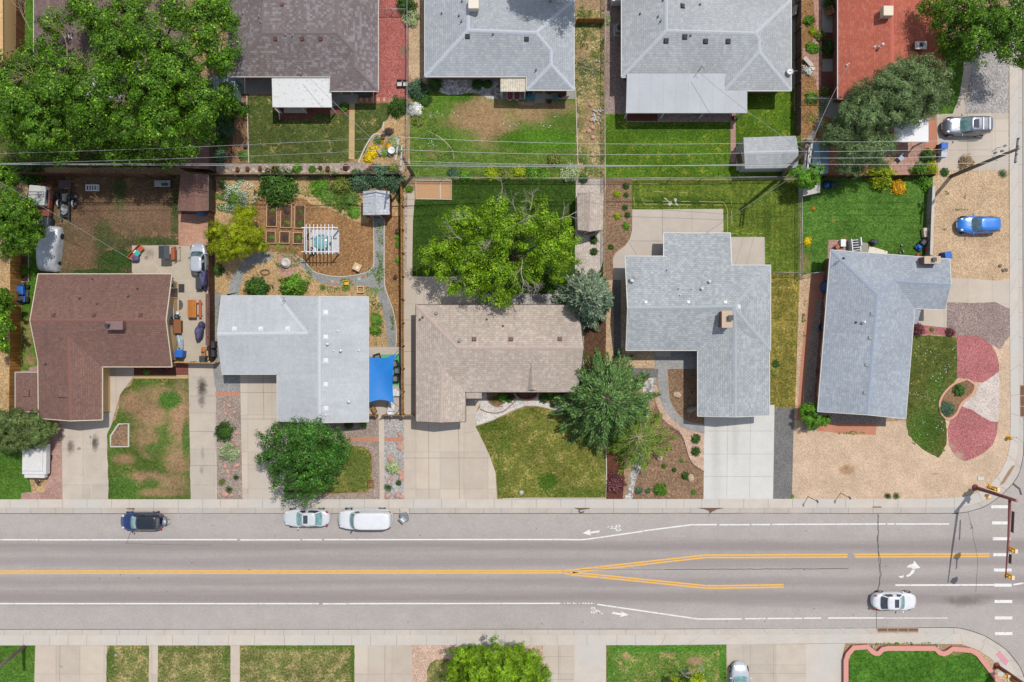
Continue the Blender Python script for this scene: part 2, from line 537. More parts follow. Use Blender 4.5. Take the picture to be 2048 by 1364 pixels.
# ---- materials of the ground
MAT['soil'] = gravel_mat('yard_soil', [S(178, 150, 118), S(160, 130, 98), S(196, 170, 138)], 7, .25, bump=.4)
def road_mat():
 t = NT('asphalt')
 P = t.pos()
 v = t.n('TexVoronoi'); t.put(v.inputs['Vector'], P); v.inputs['Scale'].default_value = 14
 sep = t.n('SeparateColor'); t.put(sep.inputs[0], v.outputs['Color'])
 fine = t.noise(P, 11, 4, .8)
 st = t.noise(t.scalevec(P, (.05, 1.1, 1)), 1.0, 5, .7)
 mid = t.noise(P, .5, 5, .65)
 c = t.gain(S(187, 179, 174), t.smooth(sep.outputs[0], 0, 1, .93, 1.07))
 c = t.gain(c, t.smooth(fine, .25, .75, .9, 1.1))
 c = t.gain(c, t.smooth(mid, .3, .7, .955, 1.045))
 # polished wheel paths and the older parking strips
 y = t.n('SeparateXYZ'); t.put(y.inputs[0], P)
 wob = t.math('MULTIPLY', t.math('SUBTRACT', st, .5), 1.6)
 yy = t.math('ADD', y.outputs[1], wob)
 acc = None
 for py, hw, amt in ((1093, .55, .8), (1124, .55, .75), (1163, .5, .8), (1196, .6, .85), (1092, 1.1, .4), (1195, 1.1, .4), (1144, 2.3, .22)):
  c0 = w(0, py).y
  d = t.math('ABSOLUTE', t.math('SUBTRACT', yy, c0))
  mk = t.smooth(d, 0, hw * 1.7, amt, 0)
  acc = mk if acc is None else t.math('ADD', acc, mk)
 c = t.mix(t.math('MULTIPLY', acc, .8, clamp=True), c, t.gain(S(160, 151, 148), t.smooth(fine, .25, .75, .86, 1.14)))
 wob2 = t.math('MULTIPLY', t.math('SUBTRACT', t.noise(P, 1.2, 6, .8), .5), 2.2)
 c = t.mix(ell(t, P, [(1930, 1203, 34, 9, .62), (1700, 1203, 30, 5, .2), (1960, 1195, 22, 6, .3)], wob2, .8), c, S(105, 98, 92))
 c = t.mix(t.smooth(t.noise(P, 2.6, 5, .8), .72, .82, 0, .3), c, S(120, 112, 108))
 return t.bsdf(c, .9, .2, bump=fine, bstr=.4, bdist=.01)
MAT['asphalt'] = road_mat()
MAT['walk'] = conc_mat('sidewalk_concrete', S(216, 206, 194), .05, warm=S(210, 206, 200), spots=.22)
MAT['gutter'] = conc_mat('gutter_concrete', S(206, 195, 184), .07, warm=S(200, 196, 190), spots=.4)
MAT['conc'] = conc_mat('driveway_concrete', S(206, 194, 180), .06, cell=(3.3, 3.6, .012), spots=.3,
 stain=S(92, 84, 78), stain_blobs=[(142, 893, 6, 12, .8), (190, 886, 6, 12, .95), (404, 775, 8, 16, 1.0), (403, 800, 6, 12, .7), (182, 874, 3, 3, .6), (158, 897, 3, 3, .6), (405, 905, 3, 12, .35), (403, 940, 3, 6, .35)])
MAT['conc_warm'] = conc_mat('warm_driveway_concrete', S(210, 196, 180), .05, cell=(2.4, 3.7, .012), spots=.2, warm=S(214, 204, 190))
MAT['conc_new'] = conc_mat('new_pale_concrete', S(224, 222, 217), .04, spots=.15, stain=S(196, 195, 190), stain_blobs=[(1432, 905, 8, 60, .55), (1470, 880, 6, 45, .5), (1432, 960, 9, 60, .4)])
MAT['conc_patio'] = conc_mat('patio_concrete', S(203, 190, 172), .07, spots=.4, stain=S(120, 105, 90), stain_blobs=[(300, 507, 10, 8, .5), (293, 515, 4, 4, .7), (285, 500, 9, 5, .4)])
MAT['conc_back'] = conc_mat('back_patio_concrete', S(206, 194, 182), .05, spots=.2)
MAT['conc_grey'] = conc_mat('grey_path_concrete', S(170, 165, 158), .08, spots=.4)
MAT['pave_pink'] = brick_mat('pink_pavers', S(196, 160, 148), S(182, 140, 128), S(150, 125, 112), .3, .3, .012, var=.15)
MAT['pave_terra'] = brick_mat('terracotta_tiles', S(206, 160, 135), S(192, 145, 122), S(180, 150, 130), .4, .4, .015, offset=0, var=.15)
MAT['pave_grey'] = brick_mat('grey_paving_stones', S(178, 176, 174), S(160, 160, 160), S(140, 138, 135), .32, .2, .01, var=.12)
MAT['pave_red'] = brick_mat('red_paving_bricks', S(150, 85, 75), S(120, 70, 62), S(110, 80, 72), .22, .11, .01, var=.2)
MAT['terra'] = conc_mat('terracotta_slab', S(206, 142, 115), .07, spots=.3)
MAT['sand_path'] = conc_mat('sandstone_path', S(206, 178, 130), .06, spots=.2, cell=(50, .45, .008))
MAT['flag'] = brick_mat('flagstone', S(205, 160, 145), S(190, 148, 132), S(150, 120, 100), .7, .5, .03, var=.15)
def stones(*c): return [S(*x) for x in c]
MAT['g_tan'] = gravel_mat('tan_pea_gravel', stones((226, 198, 168), (213, 182, 151), (236, 212, 186), (202, 170, 142)), 11, .16, patch=S(172, 132, 98), patch_blobs=[(1694, 940, 14, 10, .7), (1693, 936, 5, 5, .9), (1870, 948, 7, 2, .6)], bump=.8)
MAT['g_tan2'] = gravel_mat('buff_pea_gravel', stones((218, 188, 152), (200, 168, 132), (232, 206, 174), (186, 152, 118)), 8, .22, bump=.8)
MAT['g_grey'] = gravel_mat('grey_crushed_stone', stones((190, 184, 180), (165, 160, 158), (212, 208, 204), (145, 140, 138)), 6, .25)
MAT['g_purple'] = gravel_mat('mauve_crushed_stone', stones((172, 150, 142), (150, 130, 125), (190, 172, 164), (135, 112, 108)), 8, .25)
MAT['g_brown'] = gravel_mat('grey_brown_gravel', stones((176, 160, 148), (155, 138, 126), (194, 180, 168), (140, 122, 112)), 8, .25)
MAT['g_dark'] = gravel_mat('dark_grey_gravel', stones((136, 134, 132), (118, 116, 115), (152, 150, 148), (100, 99, 98)), 10, .18)
MAT['g_blue'] = gravel_mat('blue_grey_gravel', stones((165, 165, 162), (146, 147, 146), (182, 182, 178)), 10, .18)
MAT['g_red'] = gravel_mat('crushed_red_rock', stones((192, 112, 112), (174, 94, 98), (206, 134, 132), (158, 82, 88), (214, 164, 160)), 9, .22, patch=S(190, 165, 145), patch_blobs=[(1912, 912, 16, 8, .9), (1904, 893, 8, 6, .6)])
MAT['g_red2'] = gravel_mat('red_lava_gravel', stones((192, 112, 104), (172, 92, 86), (210, 140, 130), (150, 80, 76)), 8, .22, patch=S(150, 125, 100), patch_blobs=[(806, 103, 8, 10, .8)])
MAT['g_white'] = gravel_mat('white_marble_gravel', stones((232, 226, 218), (214, 208, 200), (244, 240, 234), (190, 184, 176)), 8, .14)
MAT['g_river'] = gravel_mat('white_river_rock', stones((225, 222, 218), (180, 176, 172), (240, 238, 234), (150, 146, 142), (120, 112, 106)), 4.5, .25, bump=1.0)
MAT['g_pink'] = gravel_mat('pink_pea_gravel', stones((222, 190, 166), (204, 170, 146), (236, 210, 190), (188, 150, 128)), 8, .22)
MAT['mulch'] = gravel_mat('wood_chip_mulch', stones((172, 130, 86), (146, 106, 68), (194, 154, 108), (120, 84, 52)), 7, .34, leaf=S(215, 180, 130), wide=.16)
MAT['mulch_brown'] = gravel_mat('brown_bark_mulch', stones((158, 126, 98), (134, 104, 80), (180, 150, 122), (108, 82, 62)), 7, .3, leaf=S(196, 170, 145))
MAT['mulch_red'] = gravel_mat('dark_red_mulch', stones((110, 66, 50), (92, 54, 42), (128, 80, 62)), 8, .3)
MAT['chips'] = gravel_mat('pale_wood_chips', stones((206, 172, 124), (186, 150, 104), (222, 192, 148), (160, 124, 84)), 7, .25, leaf=S(110, 130, 60))
MAT['dirt'] = gravel_mat('bare_dirt', stones((150, 116, 86), (132, 100, 74), (168, 136, 104)), 6, .2, bump=.4)
MAT['dirt_dark'] = gravel_mat('dark_garden_soil', stones((104, 76, 56), (88, 62, 46), (122, 92, 70)), 6, .3, bump=.5)
MAT['rocks'] = gravel_mat('cobble_rock', stones((198, 182, 166), (170, 150, 136), (216, 204, 190), (140, 120, 108)), 3.2, .25, bump=1.0)
DG = S(48, 84, 18); MG = S(74, 118, 26); LG = S(104, 142, 40); TAN = S(186, 160, 112); DIRT = S(176, 138, 102)
MAT['l_b'] = lawn_mat('patchy_back_lawn', S(74, 100, 34), S(92, 114, 44), dry=S(168, 150, 98), dry_amt=(.53, .66))
MAT['l_c'] = lawn_mat('weedy_back_lawn', S(80, 126, 34), S(104, 140, 48), dry=S(150, 140, 80), dry_amt=(.58, .72), dirt=S(186, 154, 116),
 dirt_blobs=[(965, 235, 66, 42), (985, 265, 50, 25), (1060, 225, 40, 20, .9), (1100, 215, 50, 14, .8), (1180, 80, 24, 30, .6), (870, 305, 14, 10, .7)], green=S(70, 132, 24), green_blobs=[(1080, 280, 95, 22), (915, 190, 30, 14), (900, 275, 60, 20, .6), (885, 210, 22, 24, .7)], flecks=.42)
MAT['l_c2'] = lawn_mat('rough_weed_strip', S(92, 118, 44), S(120, 132, 62), dry=S(190, 168, 122), dry_amt=(.45, .6), dirt=S(190, 160, 122), dirt_blobs=[(1165, 95, 16, 22, .8), (1180, 255, 18, 60, .7)], flecks=.6)
MAT['l_d'] = lawn_mat('green_back_lawn', S(66, 118, 18), S(84, 132, 24), dry=S(166, 166, 66), dry_amt=(.52, .7), green=S(56, 112, 18), green_blobs=[(1340, 262, 80, 14, .6)])
MAT['l_h3b'] = lawn_mat('deep_green_lawn', S(46, 86, 14), S(58, 98, 18), dry=S(112, 124, 40), dry_amt=(.56, .75))
MAT['l_h4b'] = lawn_mat('striped_lawn', S(86, 122, 30), S(106, 136, 38), dry=S(166, 156, 62), dry_amt=(.54, .74), green=S(62, 104, 22), green_blobs=[(1355, 402, 100, 10, .8), (1535, 440, 8, 60, .5), (1270, 390, 10, 30, .5)], mow=.06)
MAT['l_h4s'] = lawn_mat('dry_side_lawn', S(120, 128, 44), S(142, 140, 52), dry=S(184, 164, 88), dry_amt=(.46, .66), mow=.05)
MAT['l_h5b'] = lawn_mat('lush_lawn', S(62, 124, 34), S(80, 138, 42), dry=S(110, 152, 66), dry_amt=(.56, .7), dirt=S(150, 140, 84), dirt_blobs=[(1668, 441, 4, 4), (1690, 475, 6, 4, .7), (1605, 525, 14, 22, .9)])
MAT['l_h5f'] = lawn_mat('corner_front_lawn', S(80, 104, 34), S(100, 118, 42), dry=S(158, 142, 80), dry_amt=(.54, .68), green=S(62, 108, 26), green_blobs=[(1850, 860, 30, 45, .8), (1875, 780, 18, 40, .6)], flecks=.5)
MAT['l_h3f'] = lawn_mat('olive_front_lawn', S(102, 122, 36), S(120, 132, 46), dry=S(170, 156, 92), dry_amt=(.48, .66), green=S(66, 112, 20), green_blobs=[(1095, 963, 20, 18), (1005, 870, 20, 40, .5), (975, 850, 24, 14, .6), (1150, 985, 60, 10, .5), (1000, 960, 12, 30, .4)])
MAT['l_h1f'] = lawn_mat('worn_front_lawn', S(74, 114, 34), S(92, 126, 42), dry=S(164, 146, 92), dry_amt=(.56, .66), dirt=S(182, 148, 114),
 dirt_blobs=[(270, 805, 34, 22), (300, 830, 34, 26), (360, 830, 22, 60), (315, 790, 40, 18, .8), (290, 875, 24, 24, .8), (248, 918, 20, 10), (355, 920, 26, 30, .9), (290, 955, 40, 12), (325, 985, 50, 8, .8), (345, 965, 30, 20, .8), (300, 905, 16, 12, .7)],
 green=S(66, 122, 34), green_blobs=[(340, 800, 24, 18), (245, 975, 34, 24, .9), (300, 965, 18, 10, .7), (372, 880, 8, 40, .8), (305, 900, 14, 14, .8)])
MAT['l_h1b'] = lawn_mat('trampled_dirt_yard', S(88, 90, 48), S(104, 98, 58), dry=S(150, 122, 88), dry_amt=(.5, .62), dirt=S(136, 110, 88),
 dirt_blobs=[(175, 400, 60, 50), (290, 420, 60, 50), (200, 450, 60, 30, .8), (320, 390, 50, 40, .8), (160, 505, 34, 40, .9), (330, 440, 30, 30)], green=S(58, 96, 30), green_blobs=[(235, 520, 40, 22), (200, 545, 60, 8), (240, 380, 14, 40, .6), (350, 425, 8, 50, .7), (205, 470, 18, 30, .6), (310, 482, 50, 7, .8), (220, 480, 30, 16, .5)])
MAT['l_h2f'] = lawn_mat('small_dry_lawn', S(112, 128, 46), S(132, 142, 58), dry=S(176, 158, 92), dry_amt=(.5, .66), green=S(80, 118, 36), green_blobs=[(715, 940, 25, 50, .6)])
MAT['l_h1s'] = lawn_mat('lush_side_lawn', S(60, 128, 24), S(74, 140, 30), dirt=S(178, 150, 110), dirt_blobs=[(55, 670, 10, 40, .6), (60, 720, 12, 14, .8)])
MAT['l_s1'] = lawn_mat('green_verge_lawn', S(62, 120, 30), S(78, 134, 36), dry=S(130, 140, 60), dry_amt=(.6, .72))
MAT['l_s2'] = lawn_mat('thin_south_lawn', S(104, 124, 50), S(124, 136, 62), dry=S(176, 160, 110), dry_amt=(.46, .62), green=S(76, 120, 32), green_blobs=[(220, 1310, 10, 60, .7), (455, 1320, 12, 60, .6), (335, 1300, 60, 6, .5), (600, 1293, 120, 6, .8), (705, 1330, 5, 50, .9)], flecks=.35)
MAT['l_s3'] = lawn_mat('mixed_south_lawn', S(84, 138, 40), S(104, 146, 50), dry=S(170, 158, 102), dry_amt=(.5, .62), dirt=S(184, 152, 118), dirt_blobs=[(1252, 1313, 8, 6, .9), (1390, 1322, 16, 8, .9), (1340, 1306, 10, 5, .7)], green=S(66, 138, 34), green_blobs=[(1330, 1297, 120, 8), (1446, 1330, 8, 50), (1222, 1330, 14, 40, .7)], flecks=.4)
MAT['l_wall'] = lawn_mat('thick_planter_grass', S(52, 122, 26), S(70, 138, 34), dry=S(120, 150, 70), dry_amt=(.62, .75), dirt=S(190, 160, 120), dirt_blobs=[(1910, 1304, 12, 4, .6), (1740, 1301, 10, 3, .6)])
MAT['white_paint'] = paint('road_white_paint', S(246, 244, 240), .7, .05, 11, dirt=(S(186, 180, 176), .8))
MAT['yellow_paint'] = paint('road_yellow_paint', S(248, 190, 88), .7, .08, 11, dirt=(S(196, 172, 138), .7))
MAT['crack'] = paint('tar_crack_seal', S(92, 84, 82), .7, .2)
# ---- the road lies a kerb lower than the yards
ZR = -.12
def flat(name, polys, z, mat, kind='structure', label=None, cat=None):
 mb = MB()
 for pl in polys:
  p2 = pl if isinstance(pl[0], Vector) else W2(pl)
  mb.add([(p[0], p[1], z) for p in p2], [tuple(range(len(p2)))])
 o = mb.build(name, mat, fixn=False)
 bm = bmesh.new(); bm.from_mesh(o.data)
 for f in bm.faces:
  f.normal_update()
  if f.normal.z < 0: f.normal_flip()
 bm.to_mesh(o.data); bm.free()
 return tag(o, label, cat, None, kind)
flat('ground', [[(-6000, -6000), (8000, -6000), (8000, 7000), (-6000, 7000)]], -.3, MAT['soil'])
flat('road', [[(-3000, 1005), (5000, 1005), (5000, 1280), (-3000, 1280)], [(1900, -3000), (2560, -3000), (2560, 1005), (1900, 1005)], [(1840, 1280), (2560, 1280), (2560, 4000), (1840, 4000)]], ZR, MAT['asphalt'])
# outer edges of yard, walk and gutter (north-west block, then south-west block)
C_IN = [(2017, -900), (2019, 600), (2021, 850), (2019, 895), (2012, 921), (2000, 945), (1981, 968), (1960, 983), (1933, 992), (1905, 995), (1860, 997), (1300, 998), (-900, 999)]
C_MID = [(2036, -900), (2036, 560), (2038, 860), (2035, 905), (2027, 935), (2013, 960), (1993, 983), (1968, 1000), (1938, 1011), (1905, 1015), (1860, 1015), (1300, 1016), (-900, 1015)]
C_OUT = [(2046, -900), (2047, 560), (2049, 870), (2047, 915), (2040, 945), (2026, 968), (2006, 989), (1980, 1008), (1946, 1022), (1907, 1027), (1860, 1027), (1300, 1027), (-900, 1028)]
D_IN = [(-900, 1291), (1300, 1290), (1708, 1286), (1921, 1288), (1954, 1299), (1978, 1314), (1997, 1332), (2012, 1352), (2022, 1380), (2026, 1420), (2028, 2300)]
D_MID = [(-900, 1271), (1300, 1270), (1860, 1268), (1915, 1268), (1960, 1281), (1995, 1302), (2021, 1330), (2036, 1360), (2041, 1400), (2043, 1440), (2044, 2300)]
D_OUT = [(-900, 1260), (1300, 1259), (1839, 1256), (1918, 1257), (1969, 1272), (2013, 1300), (2040, 1334), (2052, 1362), (2057, 1400), (2058, 1440), (2058, 2300)]
def band(name, a, b, za, zb, mat, joints=None):
 A, B = W2(a), W2(b)
 n = len(A)
 def dens(P):
  out = []
  for i in range(n - 1):
   for k in range(5): out.append(P[i].lerp(P[i + 1], k / 5))
  return out + [P[-1]]
 A, B = dens(A), dens(B)
 n = len(A)
 mb = MB()
 mb.add([(p.x, p.y, za) for p in A] + [(p.x, p.y, zb) for p in B], [(i, i + 1, n + i + 1, n + i) for i in range(n - 1)])
 mb.add([(p.x, p.y, zb) for p in B] + [(p.x, p.y, -.25) for p in B], [(i, i + 1, n + i + 1, n + i) for i in range(n - 1)])
 # contraction joints across the strip
 if joints:
  acc = 0.0; nxt = joints
  for i in range(n - 1):
   L = (A[i + 1] - A[i]).length
   if L < 1e-6: continue
   while acc + L > nxt:
    tt = (nxt - acc) / L
    p, q = A[i].lerp(A[i + 1], tt), B[i].lerp(B[i + 1], tt)
    d = (A[i + 1] - A[i]).normalized() * .014
    if abs(p.x) < 60 and abs(p.y) < 45:
     e = .003
     mb.add([(p.x - d.x, p.y - d.y, za + e), (p.x + d.x, p.y + d.y, za + e), (q.x + d.x, q.y + d.y, zb + e), (q.x - d.x, q.y - d.y, zb + e)], [(0, 1, 2, 3)], 1)
    nxt += joints * random.choice((.72, 1, 1, 1.15))
   acc += L
 o = mb.build(name, [mat, MAT['joint']], fixn=False)
 bm = bmesh.new(); bm.from_mesh(o.data)
 for f in bm.faces:
  f.normal_update()
  if abs(f.normal.z) > .5 and f.normal.z < 0: f.normal_flip()
 bm.to_mesh(o.data); bm.free()
 return tag(o, None, None, None, 'structure')
random.seed(4)
band('sidewalk', C_IN, C_MID, .03, .012, MAT['walk'], 2.45)
band('gutter', C_MID, C_OUT, .004, ZR + .014, MAT['gutter'], 2.45)
band('sidewalk', D_IN, D_MID, .03, .012, MAT['walk'], 2.6)
band('gutter', D_MID, D_OUT, .004, ZR + .014, MAT['gutter'], 2.6)
flat('ground', [[(-900, -900)] + C_IN], 0.0, MAT['soil'])
flat('ground', [D_IN + [(-900, 2300)]], 0.0, MAT['soil'])
# dark seams along the gutters
mb = MB()
for P in (C_OUT, D_OUT):
 pp = catmull(W2(P), 24, False)
 pp = [p + Vector((mnoise.noise(Vector((p.x * .9, p.y * .9, 1))), mnoise.noise(Vector((p.x * .9, p.y * .9, 5))))) * .05 for p in pp if abs(p.x) < 70 and abs(p.y) < 50]
 ribbon(mb, pp, .06, ZR + .02)
tag(mb.build('gutter_seam', MAT['crack']), kind='structure')
# ---------------------------------------------------------------- road markings
def line_poly(pts, hw):
 p2 = W2(pts)
 out = []
 for a, b in zip(p2[:-1], p2[1:]):
  d = (b - a).normalized(); q = Vector((-d.y, d.x)) * hw; e = d * .01
  out.append([a - q - e, b - q + e, b + q + e, a + q - e])
 return out
ZM = ZR + .005
mk = []
for seg in ([(-400, 1080), (75, 1080)], [(77, 1080.3), (322, 1080)], [(323, 1079.8), (473, 1079.8)], [(480, 1080.3), (600, 1080.2)], [(604, 1080), (643, 1080)], [(648, 1079.8), (1120, 1079.5), (1160, 1080), (1175, 1079), (1286, 1063)], [(1288, 1062.2), (1383, 1050), (1434, 1049.8)], [(1440, 1050), (1500, 1049.8)], [(1504, 1049.6), (1541, 1049.6)], [(1545, 1049.3), (1772, 1048.5)], [(1776, 1048.5), (1790, 1048.5)], [(1792, 1048.5), (1899, 1048.5)],
   [(-400, 1208), (637, 1208)], [(645, 1208.3), (693, 1208.3)], [(695, 1208), (1120, 1207.5)], [(1195, 1209.5), (1395, 1238.5), (1405, 1239)], [(1405, 1239), (1484, 1238.5)], [(1491, 1238.3), (1532, 1238)], [(1536, 1237.8), (1605, 1237.4)], [(1609, 1237.2), (1643, 1236.8)], [(1657, 1236.8), (1770, 1236.6)]):
 mk += line_poly(seg, .065)
for k in range(12):   # worn stretch
 mk += line_poly([(1122 + k * 6, 1207.5), (1122 + k * 6 + 4.2 * random.random() + .6, 1207.5)], .055)
for k in range(10): mk += line_poly([(1771 + k * 12.6, 1236.8), (1782.6 + k * 12.6, 1237)], .04)
mk += line_poly([(1792, 1171), (1990, 1170.5)], .08)
mk += line_poly([(2028, 1170), (2048, 1167), (2400, 1160)], .08)
for x0, x1, y in ((1984, 2017, 1014), (1985.5, 2017, 1046.3), (1987, 2022, 1078), (1988, 2023.5, 1110), (1989, 2024.5, 1140.7), (1990, 2025, 1171), (1990.5, 2026, 1203.7), (1991, 2026, 1236.6), (1991.5, 2026.5, 1268)):
 mk.append([(x0, y - 3), (x1, y - 3), (x1, y + 3), (x0, y + 3)])
# bike lane arrows, cyclists, turn arrow
mk.append([(1165, 1067), (1181, 1058.8), (1179.5, 1064.4), (1199, 1061), (1199.5, 1065), (1180, 1067.6), (1183, 1071), (1179, 1070.6)])
mk.append([(1259, 1230.6), (1242, 1223.6), (1244.5, 1227.6), (1225.5, 1224.2), (1224.5, 1228.2), (1243, 1231.6), (1239, 1235)])
def ringpoly(cx, cy, rx, ry, rot, wd):
 out = []
 n = 14
 for k in range(n):
  q = []
  for (a, s) in ((k, 1), (k + 1, 1), (k + 1, 1 - wd), (k, 1 - wd)):
   t = 2 * math.pi * a / n
   x, y = rx * s * math.cos(t), ry * s * math.sin(t)
   q.append((cx + x * math.cos(rot) - y * math.sin(rot), cy + x * math.sin(rot) + y * math.cos(rot)))
  out.append(q)
 return out
def disc(cx, cy, r):
 return [(cx + r * math.cos(k * math.pi / 5), cy + r * math.sin(k * math.pi / 5)) for k in range(10)]
mk += ringpoly(1236.3, 1052.6, 5.2, 2.7, -.08, .42); mk += ringpoly(1237.6, 1060.4, 5.2, 2.7, -.08, .42)
mk.append(disc(1216.8, 1054.7, 1.4))
mk += line_poly([(1220, 1055.6), (1226, 1053)], .05); mk += line_poly([(1220, 1055.8), (1226, 1057.6), (1236, 1057.2)], .06); mk += line_poly([(1226, 1057), (1231, 1055.4), (1236, 1057)], .04)
mk += ringpoly(1186.5, 1217.2, 4.4, 2.6, .08, .42); mk += ringpoly(1185.8, 1225, 4.4, 2.6, .08, .42)
mk.append(disc(1205, 1228, 1.4))
mk += line_poly([(1190, 1221), (1196, 1222), (1202, 1226.5)], .06); mk += line_poly([(1196, 1226.5), (1202, 1227)], .05); mk += line_poly([(1190, 1221.6), (1194, 1226), (1199, 1227)], .04)
mk += [[(1829, 1122), (1842, 1136.5), (1834, 1137.5), (1831, 1138.6), (1826, 1139), (1825, 1136), (1814, 1135.4), (1820, 1130), (1828, 1128)],
       [(1826, 1140.2), (1831, 1140), (1828, 1147), (1822, 1152), (1815, 1155), (1813.6, 1151), (1819, 1149), (1822, 1146), (1823.6, 1142.5)],
       [(1798, 1152), (1803, 1153), (1808, 1151), (1808.5, 1154), (1805, 1157), (1800, 1155)]]
flat('road_markings', mk, ZM, MAT['white_paint'])
yl = []
def dbl(pts, off, hw=.075):
 a = [(x, y - off) for x, y in pts]; b = [(x, y + off) for x, y in pts]
 return line_poly(a, hw) + line_poly(b, hw)
yl += dbl([(-400, 1145.2), (1126, 1144.2)], 2.2)
yl += dbl([(1146, 1143), (1200, 1136.6), (1413, 1113), (1460, 1113.2), (1980, 1110.8)], 2.5)
yl += line_poly([(1126, 1142), (1146, 1140.6)], .075)
yl += dbl([(1141, 1147.6), (1200, 1153), (1413, 1174.5), (1440, 1174.6), (1568, 1172.4)], 2.4)
yl += line_poly([(1126, 1146.4), (1141, 1149.4)], .075)
flat('centre_line', yl, ZM, MAT['yellow_paint'])
# sealed cracks, patches
mb = MB()
def wander(pts, amp, step=.25, seed=0):
 p2 = W2(pts); out = []
 for a, b in zip(p2[:-1], p2[1:]):
  k = max(2, int((b - a).length / step))
  for j in range(k):
   q = a.lerp(b, j / k)
   out.append(q + Vector((mnoise.noise(Vector((q.x * 2, q.y * 2, seed))), mnoise.noise(Vector((q.x * 2, q.y * 2, seed + 9))))) * amp)
 return out + [p2[-1]]
ZC = ZR + .009
ribbon(mb, wander([(1160, 1139.5), (1330, 1139.5)], .02), .03, ZC)
ribbon(mb, wander([(1330, 1139.5), (1697, 1138)], .05), .06, ZC)
ribbon(mb, wander([(1757, 1028), (1757, 1085), (1758, 1110), (1761, 1150), (1758, 1180), (1754, 1225), (1754, 1255)], .08), .05, ZC)
ribbon(mb, wander([(1757.5, 1030), (1756, 1085), (1759, 1110)], .12, seed=4), .08, ZC + .001)
ribbon(mb, wander([(1759, 1110), (1763, 1150), (1757, 1182)], .2, seed=6), .05, ZC + .001)
ribbon(mb, wander([(1937, 1024), (1944, 1050), (1948, 1070), (1953, 1100), (1957, 1125), (1953, 1185)], .1), .03, ZC)
ribbon(mb, wander([(1942, 1048), (1946, 1053), (1941, 1057), (1948, 1056)], .02), .06, ZC)
ribbon(mb, wander([(253, 1086), (258, 1070), (262, 1062)], .04), .04, ZC)
ribbon(mb, wander([(250, 1087), (330, 1090), (424, 1091)], .04), .025, ZC)
ribbon(mb, wander([(2027, 968), (2040, 978), (2044, 990)], .03), .2, ZC)
for k in range(26):
 x = random.uniform(20, 1950); y = random.choice((random.uniform(1030, 1075), random.uniform(1215, 1255), random.uniform(1085, 1200)))
 p = w(x, y); mb.add([(p.x + random.uniform(.03, .09) * math.cos(a), p.y + random.uniform(.03, .08) * math.sin(a), ZC + .002) for a in (0, 1.2, 2.5, 3.7, 5)], [(0, 1, 2, 3, 4)])
tag(mb.build('road_cracks', MAT['crack'], fixn=False), kind='structure')
flat('road_patch', [[(1697, 1108), (1702, 1106), (1707, 1108), (1711, 1111), (1711, 1117), (1706, 1119), (1704, 1125), (1699, 1123), (1695, 1119)]], ZR + .008, paint('asphalt_patch', S(168, 158, 158), .9, .1))
# stains of mud in the gutters
mud = paint('dried_mud', S(118, 90, 72), .9, .25, 9)
flat('gutter_mud', [[(1393, 1015.6), (1450, 1015.6), (1433, 1019), (1423, 1024), (1420, 1027), (1419, 1022), (1410, 1018.5)], [(1147, 1015.6), (1182, 1015.6), (1176, 1018), (1160, 1020)], [(1158, 1018), (1161, 1024), (1169, 1022), (1168, 1025), (1160, 1026.6), (1157, 1022)],
      [(252, 1016.6), (269, 1016.2), (268, 1021), (266, 1019), (253, 1018)], [(1745, 1013), (1763, 1013), (1763, 1015), (1745, 1015)]], .02, mud)
flat('ramp_mud', [[(2010, 952), (2017, 941), (2024, 932), (2030, 930), (2020, 948), (2008, 966), (1998, 972)]], .036, paint('sandy_mud', S(168, 138, 110), .95, .2, 6))
# ---------------------------------------------------------------- yards, row by row
M_ = MAT
def sh(name, level, mat, pts, **k): return sheet(name, pts, level, M_[mat], **k)
# --- top row: lot A and B
sh('lawn', 1, 'l_b', [(0, 150), (60, 0), (66, 0), (66, 160), (430, 160), (430, 335), (0, 335)], amp=.1)
sh('lawn', 1, 'l_h1s', [(50, -60), (69, -60), (69, 160), (52, 160)], amp=.08)
sh('walkway', 2, 'conc_grey', [(-60, -60), (26, -60), (26, 160), (-60, 160)])
sh('garden_bed', 1, 'dirt_dark', [(430, 180), (497, 180), (498, 328), (430, 328)], amp=.05)
sh('garden_bed', 2, 'dirt', [(470, 195), (496, 195), (498, 326), (464, 326)], amp=.1)
sh('lawn', 2, 'l_b', [(497, 192), (560, 192), (700, 200), (700, 320), (690, 325), (640, 327), (498, 328)], amp=.06)
sh('lawn', 2, 'l_b', [(708, 207), (775, 206), (785, 215), (776, 238), (766, 245), (762, 256), (745, 272), (735, 292), (730, 305), (716, 318), (708, 318)], amp=.06)
sh('walkway', 3, 'sand_path', [(698.5, 207), (709.5, 207), (709, 318.5), (697.5, 318)])
sh('gravel_bed', 2, 'g_red2', [(740, -60), (816, -60), (817, 195), (790, 196), (757, 195), (740, 190)], amp=.03)
sh('garden_bed', 1, 'chips', [(776, 236), (818, 210), (818, 335), (724, 335), (716, 318), (732, 300), (745, 270), (764, 254), (766, 244)], amp=.06)
sh('rock_strip', 2, 'rocks', [(430, 328), (720, 328), (740, 330), (806, 330), (806, 345), (430, 345)], amp=.05)
sh('patio', 3, 'conc_grey', [(430, 150), (545, 150), (545, 188), (430, 188)])
sh('patio', 3, 'conc_grey', [(655, 168), (717, 168), (717, 205), (664, 213), (655, 213)])
sh('patio', 4, 'pave_red', [(560, 205), (662, 205), (662, 228), (627, 228), (627, 238), (560, 238)])
sh('patio', 4, 'pave_red', [(664, 213), (698, 213), (698, 228), (664, 228)])
sh('doormat', 5, 'walk', [(568, 212), (613, 212), (613, 226), (568, 226)])
sh('paver_row', 4, 'g_red2', [(715, 194), (776, 194), (776, 205), (715, 205)])
